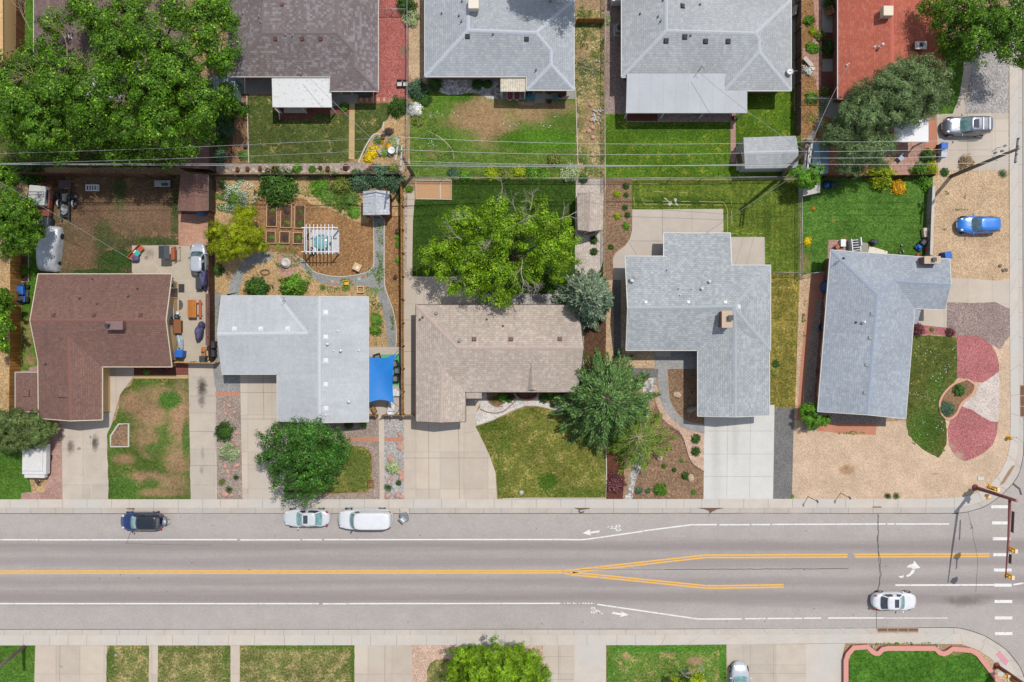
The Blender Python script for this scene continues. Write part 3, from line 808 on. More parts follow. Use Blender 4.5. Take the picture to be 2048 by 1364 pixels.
for i in range(5):
 sh('paving_slab', 5, 'sand_path', [(720 + i * 11.5, 195), (725 + i * 11.5, 195), (725 + i * 11.5, 203), (720 + i * 11.5, 203)])
# --- lot C
sh('lawn', 1, 'l_c', [(820, 180), (1152, 180), (1153, 356), (820, 356)], amp=.08)
sh('lawn', 1, 'l_c2', [(1148, 20), (1208, 20), (1208, 356), (1153, 356), (1152, 180), (1148, 180)], amp=.05)
sh('gravel_strip', 2, 'g_tan2', [(818, -60), (852, -60), (852, 168), (830, 168), (818, 150)], amp=.05)
sh('rock_bed', 2, 'g_river', [(866, 150), (1003, 150), (1003, 190), (985, 198), (950, 186), (935, 186), (900, 190), (875, 180)], sm=True, amp=.08)
sh('patio_slab', 3, 'conc_grey', [(934, 150), (956, 150), (956, 176), (934, 176)])
sh('patio', 3, 'conc_grey', [(1003, 165), (1069, 165), (1069, 199), (1003, 199)])
sh('patio', 4, 'conc_grey', [(1069, 165), (1091, 165), (1091, 206), (1069, 206)])
sh('patio', 3, 'conc_grey', [(1091, 170), (1150, 170), (1150, 198), (1091, 198)])
sh('brick_edge', 4, 'pave_pink', [(1035, 203), (1068, 205), (1068, 211), (1036, 209)], amp=.05)
# --- lot D
sh('lawn', 1, 'l_d', [(1210, 226), (1602, 226), (1602, 357), (1210, 357)], amp=.04)
sh('lawn', 2, 'l_d', [(1488, 175), (1588, 175), (1588, 274), (1488, 274)], amp=.04)
sh('gravel_strip', 2, 'g_purple', [(1210, -60), (1260, -60), (1260, 228), (1211, 228)], amp=.04)
sh('gravel_strip', 3, 'g_purple', [(1250, 215), (1461, 215), (1461, 244), (1252, 244)])
sh('garden_bed', 4, 'mulch_red', [(1254, 228), (1315, 228), (1315, 242), (1254, 242)])
sh('walkway', 3, 'pave_pink', [(1461, 226), (1471.5, 226), (1471.5, 325), (1461, 325)])
sh('walkway', 3, 'conc_grey', [(1571, -60), (1590, -60), (1590, 178), (1571, 178)])
sh('shed_apron', 3, 'walk', [(1472, 292), (1492, 292), (1492, 341), (1473, 341)])
# --- lot E
sh('garden_bed', 1, 'mulch', [(1603, -60), (1690, -60), (1690, 275), (1603, 275)])
sh('walkway', 2, 'flag', [(1624, -10), (1642, -10), (1642, 180), (1633, 180), (1631, 160), (1618, 118), (1605, 112), (1605, 98), (1622, 92), (1634, 60)], amp=.1)
sh('patio', 3, 'conc_grey', [(1644, -60), (1690, -60), (1690, 65), (1644, 65)])
sh('patio', 3, 'conc_grey', [(1645, 118), (1680, 118), (1680, 143), (1645, 143)])
sh('garden_bed', 2, 'dirt_dark', [(1644, 65), (1690, 65), (1690, 118), (1644, 118)])
sh('patio', 2, 'pave_red', [(1642, 143), (1682, 143), (1682, 190), (1642, 190)])
sh('walkway', 3, 'conc_grey', [(1641, 192), (1655, 192), (1670, 205), (1690, 230), (1690, 245), (1644, 231), (1643, 250), (1630, 270), (1622, 285), (1607, 285), (1630, 255), (1636, 235), (1640, 205)])
sh('patio', 1, 'terra', [(1640, 285), (1876, 240), (1876, 352), (1640, 352)], amp=.05)
sh('patio', 2, 'flag', [(1760, 285), (1850, 285), (1850, 350), (1735, 350)], amp=.1)
sh('lawn', 1, 'l_s1', [(1870, 110), (1942, 100), (1936, 140), (1922, 190), (1906, 228), (1868, 228)], amp=.1)
sh('driveway', 3, 'conc_warm', [(1873, 228), (2017, 226), (2017, 341), (1876, 341)], lines=[(1935, 228, 1935, 341, .01), (1990, 228, 1990, 341, .01), (1873, 262, 2017, 262, .01), (1876, 300, 2017, 300, .01)])
sh('walkway', 3, 'conc_warm', [(1925, 60), (1945, 100), (1941, 150), (1931, 200), (1930, 228), (1905, 228), (1919, 190), (1927, 140)])
sh('gravel_bed', 2, 'g_grey', [(1944, 40), (2017, 40), (2017, 227), (1929, 226), (1932, 200), (1940, 165)], amp=.03)
sh('gravel_bed', 1, 'g_tan2', [(1862, 338), (2017, 338), (2019, 560), (2000, 562), (1960, 560), (1900, 556), (1862, 530)])
sh('driveway', 3, 'conc_warm', [(1885, 556), (1935, 557), (1970, 560), (2000, 562), (2020, 556), (2021, 618), (2002, 610), (1990, 604), (1950, 606), (1890, 604), (1885, 604)], amp=.02)
sh('gravel_bed', 2, 'g_purple', [(1885, 600), (2021, 604), (2021, 668), (2000, 700), (1985, 690), (1960, 676), (1912, 672), (1912, 660), (1890, 655)], amp=.06)
sh('porch_slab', 3, 'conc_warm', [(1836, 608), (1894, 608), (1893, 655), (1830, 655)])
# --- middle row, lot 1
sh('dirt_yard', 1, 'l_h1b', [(58, 350), (425, 350), (425, 495), (358, 494), (264, 492), (264, 562), (50, 562), (50, 430)], amp=.08)
sh('lawn', 2, 'l_h1s', [(46, 495), (75, 495), (78, 560), (70, 620), (64, 645), (78, 740), (42, 740), (44, 600)], amp=.06)
sh('garden_bed', 3, 'dirt_dark', [(38, 480), (58, 480), (58, 563), (40, 563)], amp=.05)
sh('garden_bed', 2, 'dirt_dark', [(64, 353), (130, 353), (128, 378), (66, 378)], amp=.05)
sh('patio', 2, 'conc_patio', [(264, 491), (420, 490), (420, 724), (340, 724), (340, 562), (264, 562)], lines=[(309, 522, 300, 528, .03), (309, 522, 310, 490, .02), (309, 526, 326, 548, .04), (300, 528, 265, 535, .015), (355, 562, 418, 562, .02), (380, 562, 380, 590, .015), (355, 590, 418, 590, .012)], lmat=M_['walk'])
sh('patio', 3, 'pave_terra', [(357, 428), (420, 428), (420, 491), (357, 492)])
sh('doormat', 4, 'asphalt', [(357, 568), (369, 568), (369, 585), (357, 585)]).data.materials.__setitem__(0, paint('rubber_mat', S(66, 66, 70), .95, .1))
sh('side_yard', 1, 'chips', [(-60, 520), (42, 500), (42, 830), (-60, 830)], amp=.1)
sh('side_step', 3, 'pave_pink', [(58, 735), (80, 731), (80, 748), (58, 748)])
# lot 1 front
sh('driveway', 1, 'conc', [(118, 830), (206, 830), (206, 735), (268, 732), (268, 752), (248, 778), (240, 790), (222, 850), (216, 900), (218, 999), (124, 999)], lines=[(185, 850, 183, 895, .04), (183, 895, 168, 925, .03), (168, 925, 172, 955, .03), (172, 955, 182, 970, .03), (182, 970, 184, 999, .03), (130, 952, 172, 955, .03), (124, 908, 217, 908, .015), (124, 880, 183, 878, .02), (183, 852, 216, 866, .03), (182, 965, 217, 960, .03)], lmat=M_['walk'])
sh('paver_strip', 2, 'pave_pink', [(102, 848), (124, 848), (125, 999), (42, 999), (42, 985), (88, 985), (96, 960), (102, 940)])
sh('lawn', 2, 'l_s1', [(-60, 880), (46, 880), (60, 960), (64, 985), (42, 986), (42, 1000), (-60, 1000)], amp=.08)
sh('gravel_patch', 1, 'chips', [(60, 950), (98, 950), (98, 986), (60, 986)])
sh('lawn', 2, 'l_h1f', [(268, 757), (377, 757), (379, 860), (381, 998), (375, 1000), (217, 1000), (215, 900), (214, 868), (222, 850), (232, 838), (238, 812), (240, 790), (249, 778), (262, 770)], amp=.06)
sh('planter_bed', 3, 'mulch_brown', [(238, 848), (257, 848), (257, 892), (222, 892), (222, 872)])
sh('planting_strip', 3, 'mulch_red', [(268, 735), (352, 733), (352, 750), (268, 750)])
sh('paver_patch', 3, 'pave_red', [(352, 722), (376, 730), (376, 750), (352, 750)])
sh('kerb_path', 3, 'sand_path', [(268, 750), (376, 750), (376, 757), (268, 757)])
sh('driveway', 1, 'conc', [(377, 722), (431, 722), (434, 999), (381, 999)], lines=[(378, 792, 431, 792), (379, 863, 432, 863), (380, 931, 433, 931)])
# --- lot 2
sh('garden_bed', 1, 'chips', [(428, 350), (806, 350), (806, 700), (428, 740)])
sh('mulch_bed', 2, 'mulch', [(512, 402), (560, 398), (602, 396), (630, 412), (660, 418), (700, 438), (728, 446), (748, 446), (747, 520), (744, 536), (730, 546), (700, 551), (672, 553), (630, 544), (616, 530), (606, 518), (594, 512), (560, 505), (532, 500), (516, 465)], sm=True, amp=.05)
sh('gravel_path', 3, 'g_blue', [(748, 436), (768, 436), (768, 570), (776, 595), (785, 620), (792, 660), (790, 696), (775, 696), (772, 655), (764, 615), (754, 590), (735, 572), (700, 572), (668, 572), (640, 565), (620, 552), (604, 535), (596, 518), (606, 520), (630, 546), (672, 555), (705, 552), (740, 540), (748, 522)], amp=.04)
sh('gravel_path', 2, 'g_dark', [(428, 596), (452, 592), (462, 560), (480, 530), (500, 512), (532, 504), (550, 512), (530, 525), (505, 532), (488, 550), (480, 575), (474, 600), (444, 600), (444, 760), (428, 760)], sm=True, amp=.06).data.materials.__setitem__(0, M_['g_blue'])
sh('mulch_strip', 2, 'mulch', [(769, 432), (804, 432), (804, 700), (793, 700), (793, 660), (786, 618), (776, 590), (770, 565)], amp=.04)
sh('paver_patch', 3, 'flag', [(556, 505), (594, 508), (594, 550), (560, 552), (552, 530)], amp=.05)
sh('patio', 3, 'conc_back', [(735, 694), (806, 694), (806, 828), (735, 828)])
sh('deck_mat', 4, 'conc_back', [(762, 709), (800, 709), (800, 771), (762, 771)]).data.materials.__setitem__(0, wood_mat('green_deck_tiles', S(104, 190, 130), .35, 'Y', .12))
sh('gravel_bed', 1, 'g_blue', [(430, 722), (481, 722), (481, 785), (430, 785)])
sh('gravel_bed', 1, 'g_brown', [(430, 785), (482, 785), (485, 999), (434, 999)])
sh('stepping_slabs', 2, 'terra', [(431, 784), (480, 784), (480, 792), (431, 792)], lines=[(431 + 8 * i, 784, 431 + 8 * i, 792, .012) for i in range(1, 6)])
sh('driveway', 2, 'conc_warm', [(480, 735), (560, 735), (560, 850), (575, 850), (570, 999), (485, 999)], lines=[(526, 740, 528, 838), (481, 785, 556, 785), (482, 838, 560, 838), (483, 930, 560, 930, .01)])
sh('gravel_bed', 1, 'g_brown', [(565, 830), (758, 830), (760, 999), (566, 999)])
sh('lawn', 2, 'l_h2f', [(600, 890), (700, 892), (728, 892), (740, 902), (744, 920), (743, 972), (736, 984), (700, 986), (600, 988)], amp=.05)
sh('stepping_slabs', 2, 'terra', [(690, 874), (757, 874), (757, 883), (690, 881)], lines=[(690 + 11 * i, 874, 690 + 11 * i, 883, .012) for i in range(1, 6)])
sh('walkway', 2, 'conc_warm', [(757, 826), (768, 826), (769, 999), (760, 999)])
sh('gravel_bed', 1, 'g_grey', [(768, 826), (808, 826), (809, 999), (769, 999)])
sh('stepping_slabs', 2, 'terra', [(769, 875), (806, 875), (806, 884), (769, 882)], lines=[(769 + 9 * i, 875, 769 + 9 * i, 884, .012) for i in range(1, 4)])
# --- lot 3
sh('lawn', 1, 'l_h3b', [(904, 358), (1206, 358), (1206, 600), (960, 600), (960, 554), (825, 553), (824, 470), (827, 400), (904, 400)], amp=.03)
sh('sandbox', 2, 'terra', [(832, 362), (902, 362), (902, 399), (832, 398)], lines=[(880.5, 363, 881, 398, .05)], lmat=M_['walk']).data.materials.__setitem__(0, paint('orange_sand', S(204, 160, 118), .95, .12, 8))
sh('walkway', 2, 'conc_warm', [(815, 382), (829, 382), (829, 404), (826, 440), (824, 556), (812, 556)])
sh('rock_strip', 3, 'rocks', [(808, 388), (815, 388), (813, 553), (808, 553)])
sh('patio', 2, 'conc_warm', [(808, 553), (950, 553), (950, 640), (834, 640), (834, 832), (808, 832)], lines=[(848, 553, 848, 610), (808, 640, 834, 640), (808, 703, 834, 703), (808, 770, 834, 770)])
sh('rock_bed', 2, 'g_grey', [(950, 588), (1170, 588), (1170, 640), (950, 640)], amp=.08)
sh('gravel_strip', 2, 'g_white', [(1152, 358), (1206, 358), (1206, 520), (1195, 560), (1150, 560), (1150, 460)], amp=.05).data.materials.__setitem__(0, gravel_mat('dusty_white_gravel', stones((214, 202, 190), (196, 182, 170), (228, 218, 208)), 8, .2, leaf=S(150, 120, 96)))
sh('side_yard', 1, 'dirt_dark', [(1150, 600), (1212, 560), (1212, 740), (1150, 800)], amp=.1)
sh('walkway', 2, 'conc_grey', [(1156, 635), (1168, 635), (1168, 740), (1156, 740)])
sh('driveway', 1, 'conc_warm', [(808, 828), (836, 828), (836, 790), (970, 790), (956, 815), (949, 836), (953, 852), (966, 880), (981, 916), (991, 946), (994, 999), (808, 999)], lines=[(857, 850, 858, 999), (917, 850, 919, 999), (808, 916, 981, 916), (930, 866, 953, 862, .01)])
sh('lawn', 2, 'l_h3f', [(951, 853), (985, 842), (1020, 826), (1050, 814), (1074, 813), (1110, 822), (1140, 832), (1212, 850), (1212, 996), (1050, 996), (996, 999), (992, 946), (981, 916), (966, 882)], amp=.04)
sh('gravel_bed', 3, 'g_white', [(962, 780), (1160, 780), (1160, 830), (1125, 826), (1095, 816), (1070, 811), (1048, 812), (1018, 824), (985, 840), (954, 851), (949, 838), (952, 826), (960, 815)], amp=.02)
sh('planting_bed', 4, 'dirt', [(976, 784), (1005, 784), (1004, 800), (1010, 806), (992, 813), (978, 805), (974, 795)], sm=True)
sh('planting_bed', 4, 'dirt_dark', [(1004, 784), (1078, 784), (1075, 792), (1060, 798), (1046, 798), (1035, 796), (1020, 800), (1004, 800)])
sh('planting_bed', 4, 'dirt', [(1078, 784), (1130, 784), (1130, 800), (1108, 806), (1082, 800)], sm=True)
sh('water_meter_lid', 4, 'walk', [(1040, 803), (1049, 803), (1049, 808), (1040, 808)]).data.materials.__setitem__(0, paint('pale_teal_slab', S(160, 200, 200), .7))
sh('planting_strip', 2, 'mulch_red', [(1212, 870), (1250, 880), (1246, 999), (1213, 999)], amp=.05)
# --- lot 4
sh('lawn', 1, 'l_h4b', [(1262, 360), (1602, 360), (1600, 545), (1520, 545), (1520, 480), (1262, 480)], amp=.03)
sh('lawn', 2, 'l_h4s', [(1524, 544), (1600, 544), (1594, 700), (1590, 816), (1524, 818)], amp=.03)
sh('mulch_bed', 2, 'mulch_brown', [(1209, 358), (1263, 358), (1264, 440), (1262, 470), (1252, 488), (1230, 504), (1226, 518), (1226, 560), (1212, 560)])
sh('patio', 3, 'conc_back', [(1264.5, 419), (1446.5, 418), (1447, 480), (1340, 480), (1340, 535), (1264, 535), (1264, 560), (1226.5, 560), (1226, 516), (1232, 506), (1250, 492), (1260, 478), (1264, 460)], lines=[(1325, 419, 1325, 470), (1384, 419, 1384, 470, .01), (1260, 482, 1324, 482), (1258, 485, 1273, 510)])
sh('patio', 3, 'conc_back', [(1455, 474), (1529, 474), (1530, 545), (1455, 545)], lines=[(1487, 474, 1470, 531, .01), (1508, 474, 1492, 531, .01)])
sh('garden_bed', 1, 'g_tan2', [(1212, 560), (1270, 540), (1270, 760), (1212, 760)])
sh('gravel_strip', 2, 'g_dark', [(1226, 560), (1242, 560), (1242, 715), (1228, 715)])
sh('mulch_bed', 1, 'mulch_brown', [(1252, 999), (1262, 955), (1282, 912), (1290, 880), (1300, 850), (1312, 800), (1330, 830), (1352, 850), (1366, 870), (1372, 895), (1384, 920), (1408, 942), (1408, 999)])
sh('gravel_bed', 2, 'g_pink', [(1304, 770), (1312, 770), (1320, 790), (1330, 818), (1348, 842), (1370, 858), (1409, 868), (1409, 943), (1386, 928), (1376, 914), (1371, 895), (1368, 878), (1358, 862), (1340, 850), (1326, 838), (1312, 806)])
sh('gravel_bed', 1, 'g_tan2', [(1262, 690), (1312, 690), (1312, 736), (1262, 736)])
sh('mulch_bed', 2, 'mulch_brown', [(1335, 735), (1408, 735), (1408, 855), (1375, 845), (1352, 822), (1340, 800)])
sh('walkway', 3, 'pave_grey', [(1309, 690), (1402, 690), (1402, 738), (1335, 738), (1336, 775), (1339, 798), (1348, 818), (1360, 834), (1378, 844), (1409, 849), (1409, 866), (1384, 862), (1362, 852), (1342, 836), (1328, 818), (1319, 796), (1316, 765), (1316, 738), (1309, 738)])
sh('porch_slab', 4, 'conc_back', [(1310, 690), (1341, 690), (1341, 713), (1310, 713)])
sh('gravel_strip', 2, 'g_dark', [(1262, 736), (1316, 738), (1316, 755), (1262, 752)])
sh('river_rock_bed', 3, 'g_river', [(1250, 998), (1256, 980), (1262, 950), (1266, 930), (1276, 890), (1285, 850), (1286, 800), (1290, 765), (1312, 755), (1306, 780), (1298, 810), (1296, 850), (1292, 890), (1287, 925), (1274, 955), (1266, 985), (1264, 998)], sm=True, amp=.08)
sh('driveway', 2, 'conc_new', [(1409, 810), (1549, 810), (1549, 816), (1546, 998), (1407, 998)], lines=[(1456, 830, 1453, 998, .01), (1501, 830, 1499, 998, .01), (1409, 862, 1548, 862, .01), (1408, 908, 1547, 908, .01), (1408, 953, 1546, 953, .01)])
sh('gravel_strip', 2, 'g_dark', [(1549, 816), (1588, 816), (1586, 900), (1584, 998), (1546, 998)])
# --- lot 5
sh('lawn', 1, 'l_h5b', [(1602, 352), (1866, 352), (1862, 540), (1654, 540), (1640, 545), (1602, 550)], amp=.05)
sh('paver_patio', 3, 'pave_pink', [(1657, 480), (1700, 480), (1700, 520), (1655, 520)])
sh('paver_patio', 2, 'conc_grey', [(1696, 482), (1736, 486), (1740, 530), (1696, 525)])
sh('side_yard', 1, 'g_tan2', [(1597, 548), (1665, 548), (1660, 700), (1650, 870), (1588, 870), (1594, 700)])
sh('gravel_strip', 2, 'g_brown', [(1620, 575), (1665, 575), (1660, 860), (1604, 860), (1610, 760), (1616, 690), (1622, 640)])
sh('walkway', 3, 'terra', [(1624, 548), (1660, 548), (1660, 580), (1634, 600), (1622, 660), (1614, 720), (1606, 790), (1603, 840), (1594, 840), (1599, 760), (1606, 680), (1614, 610)])
sh('gravel_bed', 1, 'g_tan', [(1586, 855), (1820, 840), (1900, 800), (1930, 690), (1990, 680), (2021, 655), (2021, 850), (2019, 895), (2012, 921), (2000, 945), (1981, 968), (1960, 983), (1933, 992), (1905, 995), (1860, 997), (1584, 998)])
sh('walkway', 3, 'terra', [(1632, 861), (1640, 850), (1651, 848), (1754, 848), (1751, 870), (1690, 868)])
sh('gravel_bed', 2, 'g_brown', [(1640, 815), (1772, 815), (1772, 853), (1640, 850)])
sh('lawn', 2, 'l_h5f', [(1800, 672), (1830, 672), (1870, 671), (1913, 676), (1915, 757), (1900, 772), (1884, 790), (1879, 815), (1890, 838), (1893, 860), (1893, 889), (1884, 908), (1877, 915), (1850, 902), (1835, 889), (1817, 870), (1811, 840), (1800, 830)], amp=.09)
sh('mulch_strip', 3, 'g_red', [(1827, 648), (1893, 656), (1912, 662), (1912, 673), (1870, 668), (1827, 670)], amp=.04)
sh('red_rock_bed', 3, 'g_red', [(1913, 671), (1950, 671), (1967, 677), (1983, 690), (1993, 708), (1998, 728), (1998, 742), (1986, 752), (1966, 765), (1950, 764), (1936, 757), (1915, 756)], amp=.03)
sh('white_rock_bed', 4, 'g_white', [(1998, 742), (1999, 790), (1996, 844), (1980, 842), (1962, 832), (1946, 820), (1925, 813), (1930, 804), (1950, 790), (1957, 772), (1966, 765), (1986, 752)], amp=.03).data.materials.__setitem__(0, gravel_mat('dusty_white_rock', stones((226, 212, 202), (208, 192, 182), (236, 226, 218)), 8, .16))
sh('red_rock_bed', 3, 'g_red', [(1924, 813), (1946, 820), (1962, 832), (1980, 842), (1996, 844), (1994, 868), (1985, 890), (1968, 905), (1950, 915), (1930, 922), (1912, 914), (1898, 892), (1895, 858), (1900, 840), (1914, 826)], amp=.06)
sh('flower_bed', 4, 'dirt', [(1933, 760), (1946, 770), (1941, 787), (1922, 804), (1910, 826), (1897, 835), (1884, 826), (1881, 806), (1890, 788), (1908, 770)], sm=True)
# --- south side
sh('lawn', 1, 'l_s1', [(-60, 1290), (70, 1290), (69, 1330), (66, 1420), (-60, 1420)], amp=.05)
sh('driveway', 1, 'conc_warm', [(71, 1291), (214, 1291), (213, 1330), (211, 1420), (67, 1420)], lines=[(120, 1291, 119, 1420)])
sh('lawn', 2, 'l_s2', [(219, 1291), (298, 1291), (297, 1420), (212, 1420), (213, 1310)], amp=.04)
sh('walkway', 1, 'conc_warm', [(298, 1291), (316, 1291), (315, 1420), (297, 1420)])
sh('lawn', 2, 'l_s2', [(316, 1291), (461, 1291), (461, 1420), (315, 1420)], amp=.03)
sh('walkway', 1, 'conc_warm', [(461, 1291), (480, 1291), (479, 1420), (460, 1420)])
sh('lawn', 2, 'l_s2', [(480, 1291), (709, 1290), (709, 1420), (479, 1420)], amp=.04)
sh('driveway', 1, 'conc_warm', [(709, 1290), (824, 1290), (824, 1420), (709, 1420)], lines=[(770, 1290, 769, 1420), (709, 1348, 824, 1348, .01)])
sh('gravel_bed', 1, 'g_pink', [(824, 1291), (1086, 1289), (1086, 1420), (824, 1420)])
sh('lawn', 2, 'l_s2', [(852, 1420), (854, 1340), (860, 1326), (872, 1319), (900, 1318), (960, 1320), (960, 1420)], amp=.04)
sh('driveway', 1, 'conc_warm', [(1086, 1289), (1149, 1289), (1149, 1420), (1086, 1420)], lines=[(1117, 1289, 1117, 1420), (1086, 1313, 1148, 1313, .01), (1086, 1359, 1148, 1359, .01)])
sh('driveway', 2, 'conc_new', [(1149, 1288), (1212, 1288), (1212, 1420), (1148, 1420)]).data.materials.__setitem__(0, MAT['walk'])
sh('lawn', 2, 'l_s3', [(1213, 1288), (1452, 1288), (1454, 1420), (1213, 1420)], amp=.04)
sh('driveway', 1, 'conc', [(1453, 1288), (1612, 1288), (1612, 1420), (1455, 1420)], lines=[(1501, 1289, 1499, 1420, .01), (1547, 1289, 1546, 1420, .01), (1455, 1347, 1612, 1347, .01)])
sh('driveway', 2, 'conc_new', [(1612, 1288), (1690, 1287), (1685, 1310), (1684, 1420), (1612, 1420)]).data.materials.__setitem__(0, MAT['walk'])
sh('planter_lawn', 12, 'l_wall', [(1698, 1300), (1708, 1296), (1740, 1296), (1752, 1306), (1770, 1298), (1862, 1298), (1880, 1306), (1900, 1298), (1950, 1302), (1968, 1324), (1985, 1350), (2000, 1420), (1696, 1420), (1696, 1315)], thick=.22)
sh('tactile_paving', 10, 'terra', [(1992, 1308), (2000, 1302), (2017, 1322), (2011, 1331)]).data.materials.__setitem__(0, paint('pink_tactile_pad', S(226, 160, 172), .8, .08, 12))
sh('verge', 1, 'g_tan2', [(1920, 1290), (1954, 1300), (1978, 1315), (1997, 1333), (2012, 1353), (2022, 1420), (1990, 1420), (1980, 1345), (1955, 1310)])
# ---------------------------------------------------------------- houses
def in_poly(x, y, pts):
 c = False; n = len(pts)
 for i in range(n):
  x1, y1 = pts[i][:2]; x2, y2 = pts[i - 1][:2]
  if (y1 > y) != (y2 > y) and x < (x2 - x1) * (y - y1) / (y2 - y1) + x1: c = not c
 return c
def offset_loop(pts, d):
 """move a CCW loop inwards by d (pts: Vectors, z kept)"""
 n = len(pts); out = []
 for i in range(n):
  a, b, c = pts[i - 1], pts[i], pts[(i + 1) % n]
  u = (b - a).to_2d().normalized(); v = (c - b).to_2d().normalized()
  n1 = Vector((-u.y, u.x)); n2 = Vector((-v.y, v.x))
  m = n1 + n2
  if m.length < .2: m = n1
  m.normalize()
  k = d / max(.35, m.dot(n1))
  out.append(Vector((b.x + m.x * k, b.y + m.y * k, b.z)))
 return out
class House:
 def __init__(s, name, label, V, F, roof, wall, trim, cat='house', inset=.55, ridge=None, thick=.15, gut=.07, group=None, zbase=0.0, gutters=True, walls=True):
  s.Vp = V
  s.W = {k: w(*v) for k, v in V.items()}
  cen = sum(s.W.values(), Vector()) / len(s.W)
  s.o = empty(name, (cen.x, cen.y, zbase), 0, label, cat, group)
  s.off = Vector((cen.x, cen.y, zbase))
  s.trim = trim
  s.F = []
  for f in F:
   ks = f.split()
   nrm = Vector()
   P = [s.W[k] for k in ks]
   for i in range(len(P)): nrm += P[i - 1].cross(P[i])
   if nrm.z < 0: ks.reverse()
   s.F.append(ks)
  nrms = []
  for ks in s.F:
   P = [s.W[k] for k in ks]; nrm = Vector()
   for i in range(len(P)): nrm += P[i].cross(P[(i + 1) % len(P)])
   nrms.append(nrm.normalized())
  s.N = nrms
  edges = {}
  for fi, ks in enumerate(s.F):
   for i in range(len(ks)):
    edges.setdefault(frozenset((ks[i], ks[(i + 1) % len(ks)])), []).append((fi, ks[i], ks[(i + 1) % len(ks)]))
  L = lambda p: Vector(p) - s.off
  # roof: shingled top, trim-coloured underside and edge
  mb = MB(); mb.uv = []
  for ks, nn in zip(s.F, nrms):
   P = [s.W[k] for k in ks]
   u = Vector((0, 0, 1)).cross(nn)
   u = u.normalized() if u.length > .02 else Vector((1, 0, 0))
   v = nn.cross(u)
   mb.add([L(p) for p in P], [tuple(range(len(P)))], 0)
   mb.uv += [(p.dot(u) + 50, p.dot(v) + 50) for p in P]
   mb.add([L(p) - Vector((0, 0, thick)) for p in P], [tuple(range(len(P) - 1, -1, -1))], 1)
   mb.uv += [(0, 0)] * len(P)
  s.bnd = []
  for e, lst in edges.items():
   if len(lst) == 1:
    fi, a, b = lst[0]
    s.bnd.append((a, b))
    A, B = L(s.W[a]), L(s.W[b]); dz = Vector((0, 0, thick))
    mb.add([A - dz, B - dz, B, A], [(0, 1, 2, 3)], 1)
    mb.uv += [(0, 0)] * 4
  s.roof = mb.build('roof', [roof, trim], s.o, fixn=False)
  # ridge and hip caps
  cb = MB(); cb.uv = []
  for e, lst in edges.items():
   if len(lst) != 2: continue
   (f1, a, b), (f2, _, _) = lst
   A, B = s.W[a], s.W[b]
   c2 = sum((s.W[k] for k in s.F[f2]), Vector()) / len(s.F[f2])
   if (c2 - A).dot(nrms[f1]) > -.02: continue
   d = (B - A).normalized()
   for fi, sg in ((f1, 1), (f2, -1)):
    nn = nrms[fi]
    q = nn.cross(d) * sg
    q.normalize()
    up = (nrms[f1] + nrms[f2]).normalized() * .03
    w0 = .17
    vs = [L(A + up), L(B + up), L(B + q * w0 + nn * .012), L(A + q * w0 + nn * .012)]
    cb.add(vs, [(0, 1, 2, 3) if sg > 0 else (3, 2, 1, 0)])
    ln = (B - A).length
    cb.uv += [(.05, 0), (.05, ln), (.25, ln), (.25, 0)]
  if cb.v: cb.build('ridge_cap', ridge or roof, s.roof, fixn=False)
  # boundary loop
  nx = dict(s.bnd)
  k0 = s.bnd[0][0]; loop = [k0]
  while nx[loop[-1]] != k0 and len(loop) < 60: loop.append(nx[loop[-1]])
  s.loop = [s.W[k] for k in loop]
  if gutters:
   g = MB()
   for a, b in s.bnd:
    A, B = s.W[a], s.W[b]
    d = (B - A).normalized(); o = Vector((d.y, -d.x, 0)).normalized()
    z1, z0 = Vector((0, 0, .012)), Vector((0, 0, -.11))
    e = d * .04
    p = [A - e, B + e]
    vs = [L(x + y + zz) for zz in (z0, z1) for x in p for y in (o * .003, o * gut)]
    g.add(vs, [(0, 1, 3, 2), (4, 6, 7, 5), (0, 2, 6, 4), (1, 5, 7, 3), (0, 4, 5, 1), (2, 3, 7, 6)])
   g.build('gutter', trim, s.o)
  s.walls = []
  if walls:
   ins = offset_loop(s.loop, inset)
   s.wl = ins
   m = MB(); n = len(ins)
   vs = [L(Vector((p.x, p.y, zbase))) for p in ins] + [L(Vector((p.x, p.y, p.z - thick + .03))) for p in ins]
   m.add(vs, [(i, (i + 1) % n, n + (i + 1) % n, n + i) for i in range(n)])
   m.build('wall', wall, s.o, fixn=False)
 def face_at(s, px, py):
  for ks, nn in zip(s.F, s.N):
   if in_poly(px, py, [s.Vp[k] for k in ks]):
    P = s.W[ks[0]]
    z = P.z
    for _ in range(8):
     q = w(px, py, z)
     z = P.z - (nn.x * (q.x - P.x) + nn.y * (q.y - P.y)) / nn.z
    return w(px, py, z), nn
  return w(px, py, 3.2), Vector((0, 0, 1))
